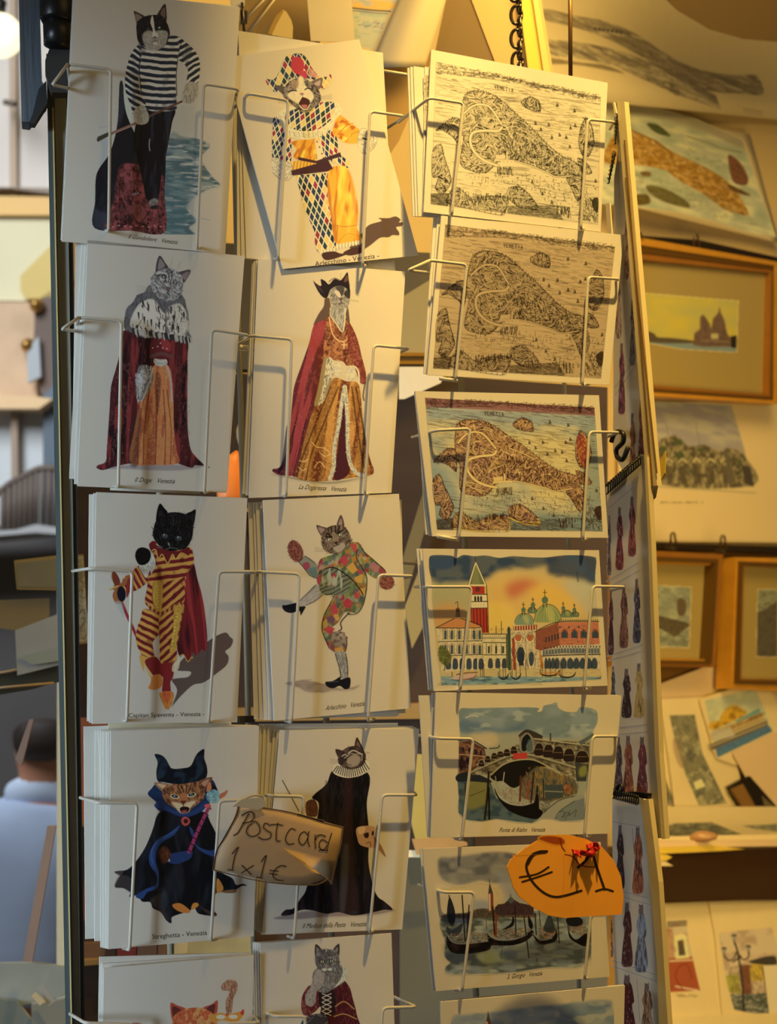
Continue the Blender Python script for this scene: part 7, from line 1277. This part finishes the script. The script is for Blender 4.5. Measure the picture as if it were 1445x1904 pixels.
for x, y, rx, ry, c in ((735, 610, 20, 22, '#a85a34'), (808, 610, 20, 22, '#a85a34'), (750, 720, 24, 55, '#2f3a40'), (815, 740, 16, 45, '#3a454c'), (705, 700, 10, 30, '#4a4438')):
    A.ell(x, y, rx+6, ry+6, '#cdb88a'); A.ell(x, y, rx, ry, c); A.line([(x-rx-6, y+ry), (x-rx-6, y), (x, y-ry-8), (x+rx+6, y), (x+rx+6, y+ry)], 1.2, INKC, .8)
A.poly([(740, 700), (765, 700), (768, 780), (738, 780)], '#26303a', sm=0)
A.line([(678, 555), (682, 800)], 6, '#3a4c38'); A.line([(705, 620), (712, 800)], 5, '#9a3a22'); A.line([(664, 590), (668, 790)], 3.5, '#5f5a34'); A.line([(868, 590), (880, 790)], 6, '#b5752a'); A.line([(676, 540), (676, 580)], 1.2, INKC)
# doge palace style building
A.poly([(840, 570), (980, 515), (990, 660), (880, 690), (840, 680)], '#8a4a34', sm=0); A.poly([(980, 515), (1225, 512), (1232, 650), (990, 660)], '#b5694a', sm=0); A.hatch(A.mask([(840, 570), (1225, 512), (1232, 650), (880, 690)], 0), 160, 5, 0, '#8c4a30', .4, .4)
A.line([(838, 572), (980, 514), (1226, 510)], 1.6, INKC); 
for x in range(985, 1225, 13): A.line([(x, 512), (x+2, 500)], 1.6, '#5a5a3c')
for x in (1018, 1078, 1135, 1205): A.poly([(x-15, 612), (x-15, 580), (x, 562), (x+15, 580), (x+15, 612)], '#33434c', sm=0); A.line([(x-17, 612), (x-17, 580), (x, 560), (x+17, 580), (x+17, 612)], 1.2, INKC)
for x in (990, 1045, 1105): A.ell(x, 545, 6, 6, '#33434c')
for i in range(5): x = 905+i*18; A.poly([(x-4, 640-i*5), (x-4, 610-i*6), (x+4, 605-i*6), (x+4, 638-i*5)], '#2c3438', sm=0)
A.poly([(870, 690), (990, 658), (1232, 650), (1235, 800), (900, 800)], '#bfa988', sm=0)
for i in range(19): x = 890+i*18.5; y = 672-min(i, 6)*2.0; A.poly([(x-6, y+45), (x-6, y+20), (x, y+8), (x+6, y+20), (x+6, y+45)], '#4a5c64', sm=0); A.ell(x+9, y+3, 5, 5, '#3a4248'); A.line([(x+9, y+8), (x+9, y+48)], 1.1, INKC, .8)
A.line([(880, 722), (1000, 716), (1235, 712)], 2, INKC)
for i in range(12): x = 905+i*(17 if i < 5 else 0)+(0 if i < 5 else (i-4)*0); 
for x, w_ in ((905, 7), (925, 8), (947, 9), (972, 11), (1012, 15), (1052, 16), (1090, 15), (1128, 15), (1165, 15), (1200, 15)): A.poly([(x-w_, 796), (x-w_, 755), (x, 735), (x+w_, 755), (x+w_, 796)], '#34454e'); A.line([(x-w_-1, 796), (x-w_-1, 755), (x, 733), (x+w_+1, 755), (x+w_+1, 796)], 1.1, INKC, .9)
A.hatch(A.mask([(235, 548), (512, 545), (840, 560), (1226, 512), (1235, 800), (265, 815)], 0), 900, 4, 90, INKC, .35, .25, .9); A.hatch(A.mask([(235, 548), (512, 545), (840, 560), (1226, 512), (1235, 800), (265, 815)], 0), 300, 5, 0, INKC, .3, .15, .9)
# boats
for x0, x1, y, c in ((330, 480, 850, '#8a5438'), (612, 680, 850, '#2a2420'), (688, 755, 850, '#2a2420'), (868, 985, 830, '#2a2420'), (985, 1088, 840, '#2a2420')):
    A.poly([(x0, y-8), (x0+12, y+10), ((x0+x1)/2, y+18), (x1-12, y+6), (x1, y-25), (x1-20, y), ((x0+x1)/2, y+8), (x0+14, y+2)], c); A.line([(x0, y-30), (x0+2, y)], 1.3, '#2a2420')
A.poly([(330, 850), (400, 838), (470, 830), (460, 850), (400, 862), (340, 865)], '#b5927a'); A.line([(360, 835), (420, 825), (485, 822)], 2.2, '#7a4a38')
for x in (502, 515, 524, 620, 640, 655, 695, 720, 745, 780, 880, 900, 930, 960, 990, 1000): A.line([(x, 730+(x % 7)*6), (x+3, 850)], 1.3, '#3a2a20', .85)
for x in range(880, 1000, 14): A.ell(x, 825, 6, 9, '#b5702c', a=.7)
A.build('printed_picture', C3.sh(.002), o)
# ---- stone bridge watercolour
o = card(C3.sh(.003), [(811, 1287), (1156, 1293), (1133, 1550), (801, 1558)], 'watercolour postcard of a stone arched bridge with black gondola and blue sky')
A = Art((845, 1298, 1120, 1538), M5T, '#bda57a', 1.3, 205)
F = A.poly([(378, 160), (450, 155), (600, 150), (845, 150), (850, 175), (880, 170), (890, 140), (930, 130), (970, 118), (980, 150), (1030, 175), (1090, 175), (1110, 150), (1170, 150), (1215, 175), (1218, 240), (1190, 300), (1170, 420), (1160, 600), (1140, 700), (1140, 830), (1000, 845), (900, 825), (820, 855), (700, 850), (600, 830), (520, 845), (420, 835), (370, 790), (372, 700), (400, 620), (362, 600), (370, 500), (372, 400), (380, 340), (375, 250)], '#8f8a72')
s = A.poly([(378, 160), (600, 150), (845, 150), (860, 175), (890, 140), (970, 118), (985, 155), (1040, 180), (1110, 150), (1215, 175), (1218, 240), (1190, 320), (900, 330), (780, 290), (560, 310), (375, 300)], '#77817e', soft=2, clip=F); A.tex(s, '#687672', 26, 14, 0, .4, .7); A.poly([(380, 220), (480, 240), (610, 280), (720, 260), (780, 230), (760, 290), (620, 300), (480, 290), (380, 300)], '#4a6270', a=.8, soft=4, clip=F); A.tex(s, '#8f9184', 20, 10, 0, .6, .8)
A.poly([(440, 320), (560, 300), (610, 330), (600, 380), (520, 390), (460, 350)], '#b39d76', a=.9, soft=4, clip=F); A.line([(415, 212), (450, 200), (490, 205)], 2, '#bca886', .8)
A.poly([(372, 360), (440, 350), (530, 400), (540, 470), (450, 540), (370, 560)], '#5a3426', sm=0); A.tex(A.mask([(372, 360), (530, 400), (540, 470), (370, 560)], 0), '#8a5c40', 6); [A.poly([(x, y), (x+14, y+2), (x+14, y+30), (x, y+28)], '#20202a', sm=0) for x, y in ((385, 445), (418, 450), (380, 505), (390, 390), (430, 395), (470, 405), (500, 412))]; A.line([(372, 352), (450, 350), (540, 400)], 2.4, '#2a1c18'); A.line([(375, 436), (440, 440), (535, 450)], 1.5, '#b89a74', .7)
wt = A.poly([(362, 580), (560, 590), (600, 700), (860, 830), (820, 855), (600, 830), (520, 845), (420, 835), (370, 790), (372, 700)], '#4c5c58', sm=0); A.tex(wt, '#2f464c', 14, 10, 10, .45, .7); A.poly([(420, 610), (540, 600), (540, 720), (500, 760), (420, 760)], '#7a7034', a=.9, soft=3); A.line([(440, 690), (530, 655)], 1.2, '#3a3420'); A.poly([(362, 560), (450, 545), (560, 590), (560, 608), (440, 600), (362, 600)], '#23262a')
# bridge
br = A.poly([(450, 560), (480, 520), (620, 430), (740, 370), (740, 330), (790, 290), (882, 330), (890, 350), (1170, 360), (1170, 560), (1080, 580), (900, 500), (820, 470), (720, 470), (640, 500), (570, 560)], '#75664c', sm=0); A.tex(br, '#4f4434', 8, 6, 20, .45, .7); A.tex(br, '#9a8a66', 7, 5, 20, .6, .75); A.hatch(br, 260, 6, 10, '#33291e', .5, .5)
A.poly([(565, 565), (640, 500), (720, 472), (820, 470), (905, 505), (860, 520), (800, 560), (750, 620), (700, 640), (640, 600), (600, 600)], '#1a1614'); A.poly([(750, 600), (800, 545), (870, 510), (1000, 560), (1080, 590), (1080, 690), (900, 720), (760, 700)], '#5f543c', a=.9, clip=F); A.tex(A.mask([(780, 540), (900, 510), (1080, 590), (1080, 690), (900, 720)]), '#8a6a34', 7); A.hatch(A.mask([(760, 560), (900, 520), (1100, 600), (1060, 700), (780, 700)]), 200, 9, 88, '#2a2018', .6, .25)
A.poly([(1080, 480), (1165, 500), (1150, 600), (1090, 600)], '#3a3c38', sm=0); A.poly([(1110, 520), (1150, 505), (1150, 560), (1110, 570)], '#8a8438', a=.8, soft=2)
A.line([(450, 545), (640, 460), (720, 440), (820, 440), (1000, 490), (1080, 515)], 4, '#8f8262'); A.line([(450, 552), (640, 468), (720, 448), (820, 450), (1000, 500), (1080, 525)], 1.4, '#2a221a'); A.line([(480, 500), (640, 425), (735, 395)], 2, '#a59874'); A.line([(570, 560), (640, 500), (720, 472), (820, 468), (905, 503), (1000, 560)], 2.4, '#9a8c68')
for x, y, rx, ry in ((510, 490, 16, 20), (548, 465, 16, 20), (588, 445, 16, 18), (625, 435, 18, 18), (665, 425, 18, 22), (708, 410, 18, 24), (862, 405, 26, 38), (920, 415, 28, 40), (980, 425, 30, 40), (1045, 440, 30, 40), (1125, 450, 36, 36)):
    A.ell(x, y, rx+4, ry+4, '#94876a'); A.poly([(x-rx, y+ry*.9), (x-rx, y-ry*.2), (x-rx*.6, y-ry*.85), (x, y-ry), (x+rx*.6, y-ry*.85), (x+rx, y-ry*.2), (x+rx, y+ry*.9)], '#2b1d18'); A.line([(x-rx*.8, y), (x+rx*.8, y)], 1, '#8a6a48', .7)
A.poly([(735, 325), (750, 305), (790, 283), (860, 310), (885, 330), (830, 335), (790, 300), (750, 325)], '#3a3128'); A.poly([(750, 415), (750, 340), (790, 305), (826, 340), (826, 420)], '#7d7460'); A.poly([(758, 412), (758, 345), (790, 312), (812, 345), (785, 380), (785, 410)], '#17181c'); A.poly([(795, 350), (820, 350), (820, 415), (785, 410)], '#3f5450', a=.8)
A.line([(835, 340), (1080, 370), (1170, 380)], 2, '#a09472'); A.line([(835, 350), (1080, 380)], 1, '#2a221a'); A.poly([(1100, 360), (1195, 305), (1195, 325), (1120, 380)], '#4f5a54', sm=0); A.line([(932, 310), (932, 350)], 3, '#4a4236'); A.line([(620, 380), (610, 395), (560, 400)], 2, '#3a3128')
A.poly([(703, 430), (790, 425), (790, 462), (703, 465)], '#b02a2a', sm=0)
# quay, gondola, poles
A.poly([(880, 790), (960, 720), (1080, 680), (1140, 690), (1140, 780), (1000, 830), (870, 830)], '#8a8570', sm=0); A.poly([(960, 830), (1000, 770), (1080, 720), (1140, 700), (1140, 832), (1000, 845)], '#6a6f68', sm=0); A.line([(880, 800), (980, 720), (1080, 690)], 1.5, '#3a342a'); A.line([(960, 828), (990, 780), (1080, 720)], 1.3, '#3a342a'); A.hatch(A.mask([(860, 700), (960, 700), (900, 790), (870, 780)], 0), 60, 10, 35, '#3a2f24', .7, .05)
A.poly([(895, 620), (1010, 620), (1010, 700), (900, 710)], '#3c4442', sm=0); A.line([(895, 660), (1010, 665)], 2, '#8a8670', .7); A.ell(1038, 645, 26, 28, '#9a6438'); A.hatch(A.mask([(1010, 610), (1070, 610), (1070, 700), (1010, 690)], 0), 50, 6, 60, '#4a2418', .7)
g = A.poly([(590, 640), (620, 700), (680, 740), (760, 745), (830, 725), (850, 620), (858, 700), (862, 760), (885, 790), (850, 830), (760, 815), (680, 780), (630, 730), (598, 680)], '#120e10'); A.line([(620, 690), (680, 735), (760, 748), (830, 728)], 1.5, '#a0988a', .8); A.line([(860, 690), (862, 770)], 1.5, '#3a3632'); A.hatch(A.mask([(610, 640), (840, 660), (820, 735), (700, 740), (640, 710)]), 80, 5, 80, '#7c3022', .6, .6); A.hatch(A.mask([(610, 640), (840, 660), (820, 735), (700, 740)]), 60, 6, 60, '#8a7458', .45, .8)
for P, c, w_ in (([(555, 545), (545, 700), (530, 832)], '#2a1c14', 4), ([(555, 640), (558, 830)], '#1a1512', 3.5), ([(595, 570), (605, 640)], '#8a7c66', 1.6), ([(650, 545), (640, 620)], '#a09280', 1.6), ([(750, 570), (745, 720)], '#5a2c1c', 3.4), ([(830, 545), (812, 730)], '#3a2018', 3.2), ([(778, 580), (782, 640)], '#7a4a2c', 2.6), ([(410, 610), (412, 690)], '#1c1816', 1.8), ([(800, 600), (790, 700)], '#8a3a24', 3), ([(888, 590), (890, 700)], '#2a2018', 2)): A.line(P, w_, c)
for P in ([(985, 790), (1010, 780), (1020, 810), (1000, 820), (1030, 790), (1050, 800)], [(1050, 780), (1045, 810), (1070, 790), (1090, 775), (1080, 815)], [(1020, 835), (1040, 800)]): A.line(P, 1.1, '#2a2620', .8)
A.build('printed_picture', C3.sh(.003), o); cap("Ponte di Rialto   Venezia", C3.sh(.003), (928, 1547), (1013, 1546), 8, o)
# ---- moored gondolas watercolour
o = card(C3.sh(.003), [(786, 1578), (1117, 1566), (1134, 1816), (811, 1843)], 'grey watercolour postcard of moored gondolas and an island church')
A = Art((812, 1580, 1100, 1818), M6T, '#c2a678', 1.3, 206)
s = A.poly([(250, 190), (320, 178), (420, 165), (540, 150), (660, 150), (760, 160), (1100, 150), (1110, 320), (700, 330), (560, 330), (500, 320), (400, 345), (330, 340), (262, 300)], '#7c7464', soft=3); A.tex(s, '#5f5a54', 30, 18, 0, .45, .7); A.poly([(600, 260), (760, 300), (1100, 300), (1100, 480), (700, 440)], '#8a857a', a=.8, soft=6); A.tex(A.a, '#a8987a', 30, 20, 0, .6, .85, .5)
A.poly([(460, 440), (560, 450), (560, 500), (470, 500)], '#7f8688', a=.7, soft=4); A.poly([(640, 430), (700, 350), (780, 400), (800, 480), (640, 480)], '#8b8676', a=.5, soft=5)
w_ = A.poly([(275, 540), (600, 520), (1150, 520), (1150, 820), (900, 850), (700, 880), (500, 890), (310, 890), (290, 850), (320, 820), (285, 780), (290, 700)], '#7d7f72', soft=1); A.tex(w_, '#525446', 22, 10, 0, .45, .7); A.tex(w_, '#a09a7c', 26, 9, 0, .55, .75, .8)
A.poly([(300, 700), (560, 760), (800, 700), (1150, 700), (1150, 810), (700, 830), (400, 840), (310, 800)], '#42423a', a=.65, soft=5); A.poly([(480, 770), (600, 750), (660, 800), (540, 830)], '#8f8c60', a=.7, soft=3); A.poly([(290, 760), (420, 740), (450, 800), (330, 820)], '#3c4448', a=.8, soft=2); A.poly([(620, 760), (720, 750), (720, 790), (640, 800)], '#4a5254', a=.7, soft=2)
b = A.poly([(275, 530), (400, 520), (500, 490), (620, 500), (760, 510), (830, 520), (830, 545), (600, 545), (300, 550)], '#5a4a3a', soft=1); A.hatch(b, 120, 5, 90, '#2a2420', .6, .3); A.hatch(b, 50, 4, 0, '#a0603a', .6)
A.poly([(590, 490), (610, 465), (650, 460), (680, 430), (700, 430), (740, 455), (810, 470), (830, 480), (830, 530), (600, 530)], '#4a3230', sm=0); A.hatch(A.mask([(590, 480), (680, 430), (830, 480), (830, 530), (600, 530)], 0), 90, 5, 80, '#2a1f20', .6, .3); A.ell(690, 440, 18, 18, '#4a5450'); A.line([(688, 425), (688, 405)], 1.5, '#33302c')
A.poly([(552, 400), (560, 330), (582, 400), (584, 500), (555, 500)], '#8a3a28', sm=0); A.poly([(552, 395), (560, 330), (580, 395)], '#4a4238', sm=0); A.line([(560, 405), (562, 500)], 3, '#c4ac88'); A.line([(560, 330), (558, 312)], 1.3, '#33302c')
A.poly([(300, 500), (315, 420), (345, 490), (350, 560), (330, 600), (305, 560)], '#26272a'); A.line([(313, 410), (318, 450)], 2.2, '#26272a'); A.poly([(300, 600), (330, 620), (395, 580), (380, 640), (340, 660), (300, 640)], '#33363a')
H = '#14100f'
for P in ([(300, 650), (330, 690), (400, 705), (480, 700), (550, 690), (560, 740), (440, 765), (340, 762), (302, 720)], [(540, 540), (545, 640), (600, 680), (700, 680), (780, 650), (825, 600), (795, 530), (800, 600), (830, 640), (780, 690), (700, 715), (600, 715), (552, 700)], [(820, 640), (870, 680), (940, 670), (968, 620), (970, 680), (920, 705), (860, 705)], [(1035, 560), (1050, 640), (1090, 680), (1150, 640), (1150, 720), (1090, 700), (1045, 660)]):
    m = A.poly(P, H); A.tex(m, '#3a2420', 10, 8, 0, .55, .75, .7)
A.line([(302, 652), (330, 692), (400, 706), (550, 690)], 1.6, '#8a7c6c', .8); A.line([(545, 640), (600, 680), (700, 682), (790, 650)], 1.5, '#8a7c6c', .7); A.line([(820, 640), (870, 682), (940, 672)], 1.4, '#8a7c6c', .7)
for m_ in ([(330, 640), (540, 640), (540, 690), (400, 700), (330, 680)], [(560, 620), (800, 610), (760, 660), (620, 675)], [(860, 610), (960, 600), (950, 660), (880, 670)], [(1040, 570), (1140, 580), (1140, 650), (1060, 640)]):
    M_ = A.mask(m_); A.hatch(M_, 110, 7, 20, '#2a2018', .7, .8); A.hatch(M_, 60, 6, 20, '#94703e', .6, .8); A.hatch(M_, 25, 5, 60, '#9a3a24', .8, .6); A.hatch(M_, 30, 6, 0, '#a89a80', .4, .6)
A.poly([(890, 620), (905, 560), (925, 525), (945, 560), (960, 620), (930, 640)], '#26302f', a=.9); A.poly([(700, 540), (690, 580), (640, 620), (700, 600), (712, 560)], '#1a1816'); A.poly([(1030, 550), (1110, 545), (1130, 580), (1090, 600), (1040, 590)], '#1c1a1c')
for x0, y0, x1, y1, wd in ((392, 410, 410, 690, 2.6), (435, 470, 420, 680, 2.4), (580, 480, 590, 650, 3), (715, 470, 720, 640, 2.2), (770, 540, 800, 790, 2.2), (838, 520, 845, 650, 2.2), (860, 470, 870, 600, 1.6), (975, 540, 985, 700, 2), (600, 530, 598, 660, 3.4)): A.line([(x0, y0), (x1, y1)], wd, '#2c1c16' if x0 != 600 else '#8a3422')
A.line([(640, 700), (630, 800)], 1.6, '#2c2a28', .5); A.line([(850, 795), (848, 812)], 2, '#2c2a28', .7)
A.build('printed_picture', C3.sh(.003), o); cap("S. Giorgio   Venezia", C3.sh(.003), (943, 1820), (1008, 1813), 8, o)
# ---- lowest card, top only
o = card(C3.sh(.004), [(819, 1863), (1162, 1832), (1156, 2110), (825, 2130)], 'blue-sky watercolour postcard, only its top edge showing at the bottom')
A = Art((838, 1855, 1142, 1990), M6T, '#b09c7c', 1.3, 207)
s = A.poly([(330, 1170), (420, 1140), (540, 1130), (700, 1110), (840, 1090), (1000, 1080), (1100, 1062), (1280, 1055), (1310, 1100), (1300, 1450), (330, 1450)], '#7a7f80', soft=3); A.tex(s, '#5f6c76', 30, 18, -8, .4, .7); A.tex(s, '#918c7e', 24, 12, -8, .6, .8)
A.poly([(540, 1190), (550, 1118), (568, 1190), (570, 1300), (540, 1300)], '#8a3a2c', sm=0); A.poly([(538, 1180), (551, 1116), (566, 1180)], '#4a4440', sm=0); A.line([(545, 1185), (547, 1300)], 2, '#c0a888')
A.build('printed_picture', C3.sh(.004), o)
# a map print showing on the card behind the first one
A = Art((786, 135, 803, 380), np.eye(3), '#d9b56e', 1.2, 208); m = A.mask([(788, 138), (802, 140), (800, 378), (794, 378)], 0); A.put(m, '#b8985c', .9); A.hatch(m, 160, 5, 10, '#3a3222', .7, .5); A.build('printed_picture', C3.sh(-.0021), [q for q in bpy.data.objects if q.get('group') == 'stack behind the black line map'][0], .00006)
# ================================================================== price signs
SG = C2.sh(.016)
def sgb(u, v): return .002*math.sin(u*3+.5)+.0015*math.sin(v*4)
q = [(442, 1497), (637, 1537), (614, 1646), (396, 1619)]
sT = homog([(0, 0), (1, 0), (1, 1), (0, 1)], q); sTi = np.linalg.inv(sT)
def sbend(px, py): p = np.stack([px, py, np.ones(len(px))], 1) @ sTi.T; u = p[:, 0]/p[:, 2]; v = p[:, 1]/p[:, 2]; return .002*np.sin(u*3+.5)+.0015*np.sin(v*4)
V = []; n = 24
out = [(442, 1497), (470, 1499), (510, 1504), (560, 1517), (600, 1527), (637, 1537), (632, 1570), (626, 1600), (619, 1641), (612, 1634), (598, 1638), (575, 1645), (540, 1645), (505, 1640), (470, 1632), (430, 1622), (396, 1619), (404, 1590), (412, 1568), (428, 1538)]
P = np.array(out, float); cen = np.array([[518, 1572]])
rings = [P*(1-t)+cen*t for t in (0, .25, .5, .75)]
V = []; 
for r_ in rings: V += list(SG.at(r_[:, 0], r_[:, 1], 0)+SG.n*sbend(r_[:, 0], r_[:, 1])[:, None])
V += list(SG.at(cen[:, 0], cen[:, 1], 0)+SG.n*sbend(cen[:, 0], cen[:, 1])[:, None]); K = len(P); Fc = []
for i in range(3):
    for k in range(K): Fc.append((i*K+k, (i+1)*K+k, (i+1)*K+(k+1) % K, i*K+(k+1) % K))
for k in range(K): Fc.append((3*K+k, 4*K, 3*K+(k+1) % K))
NV_ = len(V); V += [v-SG.n*.0008 for v in V]; Fc += [tuple(i+NV_ for i in f[::-1]) for f in Fc]+[(k, (k+1) % K, NV_+(k+1) % K, NV_+k) for k in range(K)]
sg = mesh_obj('price_sign', V, Fc, mat('kraft_paper', '#c8aa86', .6, noise=.07, nscale=50, bump=.25), None, True); tag(sg, 'brown paper sign handwritten Postcard 1x1€ clipped over the plague doctor card', 'sign')
A = Art((392, 1490, 642, 1650), crop(380, 1330, 3.4405), '#a38865', 2.2, 301, base='#c8aa86'); IK = '#1c1616'
A.line([(220, 577), (300, 583), (400, 596), (520, 615), (640, 645), (760, 685), (885, 715)], 1.6, IK); A.line([(222, 578), (200, 650), (130, 780), (80, 870), (58, 985)], 2.2, IK); A.line([(885, 716), (870, 830), (840, 950), (812, 1076)], 1.6, IK); A.line([(58, 990), (140, 1010), (280, 1045), (420, 1070), (560, 1083), (680, 1085), (740, 1075), (790, 1050), (810, 1075)], 1.3, IK)
A.line([(600, 635), (700, 662), (760, 678)], 3, IK)
for st in ([(283, 630), (250, 690), (215, 750), (188, 768)], [(240, 640), (275, 620), (305, 620), (318, 650), (295, 680), (245, 690)],
           [(310, 690), (280, 710), (270, 750), (300, 775), (345, 760), (355, 720), (330, 682), (300, 680)], [(420, 705), (390, 690), (378, 715), (395, 735), (425, 755), (420, 785), (380, 795), (345, 780)],
           [(470, 690), (460, 750), (462, 800), (485, 805)], [(425, 700), (470, 698), (500, 705)], [(582, 735), (555, 725), (528, 760), (520, 800), (540, 825), (572, 820)],
           [(665, 770), (640, 745), (612, 765), (605, 805), (630, 830), (660, 790), (668, 745), (662, 800), (672, 838)], [(710, 765), (708, 805), (712, 850)], [(710, 800), (725, 770), (750, 765), (775, 775)],
           [(790, 815), (755, 795), (735, 820), (740, 850), (765, 860), (785, 830)], [(815, 755), (800, 800), (785, 862)], [(735, 862), (790, 865)],
           [(178, 885), (215, 845), (195, 900), (178, 985)], [(150, 987), (185, 992)], [(240, 960), (270, 990), (298, 1020)], [(312, 962), (275, 985), (238, 1008)],
           [(365, 935), (395, 898), (380, 960), (362, 1035)], [(335, 1035), (368, 1042)], [(522, 968), (490, 962), (455, 985), (438, 1020), (455, 1050), (500, 1058)], [(420, 992), (470, 998)], [(418, 1012), (465, 1020)]):
    A.line(st, 1.9, IK)
A.build('handwriting', SG, sg, .00025, bend=sbend)
tube('sign_clip', round_path([SG.at(442, 1500, .004), SG.at(440, 1492, .003), SG.at(470, 1478, -.002), SG.at(494, 1480, -.004), SG.at(490, 1500, .0)], .004), .0007, mat('clear_tape', '#c9c2ae', .25), sg, 6)
slab('tape', SG.sh(.0045), [(432, 1500), (450, 1486), (488, 1482), (496, 1498), (480, 1506), (446, 1500)], .0004, mat('clear_tape', '#c9c2ae', .25), sg)
# orange € 1 tag
OG = Plane(1050, 1630, 1.022, 20, 6)
op = [(943, 1612), (950, 1598), (975, 1578), (1005, 1560), (1035, 1552), (1060, 1552), (1090, 1560), (1120, 1575), (1142, 1600), (1155, 1630), (1160, 1668), (1157, 1700), (1130, 1702), (1090, 1704), (1050, 1707), (1020, 1702), (990, 1686), (965, 1666), (955, 1650), (950, 1634)]
og = slab('price_tag', OG, op, .0012, mat('orange_card', '#efa636', .6, noise=.05, nscale=120)); tag(og, 'round orange card tag with a handwritten € 1 tied with red ribbon', 'tag')
A = Art((940, 1548, 1164, 1710), M6T, '#dc9a30', 2.2, 302, base='#efa636')
A.line([(910, 142), (860, 145), (810, 175), (785, 230), (800, 290), (840, 350), (900, 400), (960, 420), (1030, 410), (1120, 382)], 5, '#2a2018'); A.line([(900, 145), (830, 160), (790, 220)], 7, '#2a2018'); A.line([(745, 300), (850, 280), (920, 238)], 4, '#2a2018'); A.line([(760, 328), (850, 300), (940, 268)], 4, '#2a2018')
A.line([(1100, 238), (1140, 205), (1185, 160), (1215, 240), (1262, 375)], 5, '#2a2018'); A.line([(1210, 385), (1262, 372), (1312, 385)], 4.5, '#2a2018'); A.line([(1020, 160), (1070, 175), (1110, 220), (1160, 235), (1215, 235)], 2, '#6a1c14'); A.line([(990, 60), (1000, 110), (1020, 140)], 2.6, '#7a1c14')
A.poly([(860, 60), (900, 48), (960, 50), (1010, 65), (1015, 95), (960, 100), (880, 75)], '#8a1c14', a=.85, soft=1)
A.line([(700, 168), (850, 160)], .8, '#b87820', .6); A.line([(1010, 170), (1015, 300), (1005, 420)], .8, '#b87820', .5)
A.build('handwriting', OG, og, .00006)
RB = mat('red_ribbon', '#c01c20', .35, noise=.2, nscale=80)
rb = empty('red_ribbon', OG.at(1098, 1583, .004), 'crumpled red ribbon bow tied through the orange price tag', 'ribbon')
rng = random.Random(5)
for a, b in (((1066, 1583), (1100, 1590)), ((1098, 1590), (1114, 1572)), ((1096, 1588), (1090, 1572)), ((1090, 1574), (1112, 1570)), ((1064, 1582), (1080, 1592))):
    Vv = []; Ff = []
    for i in range(9):
        t = i/8; x = a[0]+(b[0]-a[0])*t; y = a[1]+(b[1]-a[1])*t; wd = 4.2*(1-.4*abs(t-.5)*2)+rng.random()
        Vv += [OG.at(x, y-wd, .004+.004*math.sin(t*6+a[0])), OG.at(x+2, y+wd, .006+.004*math.cos(t*5+b[1]))]
        if i: Ff.append((2*i-2, 2*i-1, 2*i+1, 2*i))
    mo = mesh_obj('ribbon_loop', Vv, Ff, RB, rb, True); md_ = mo.modifiers.new('s', 'SOLIDIFY'); md_.thickness = .0006
tube('ribbon_knot', [OG.at(1092, 1584, .007), OG.at(1098, 1588, .009), OG.at(1102, 1585, .007)], .0022, RB, rb)
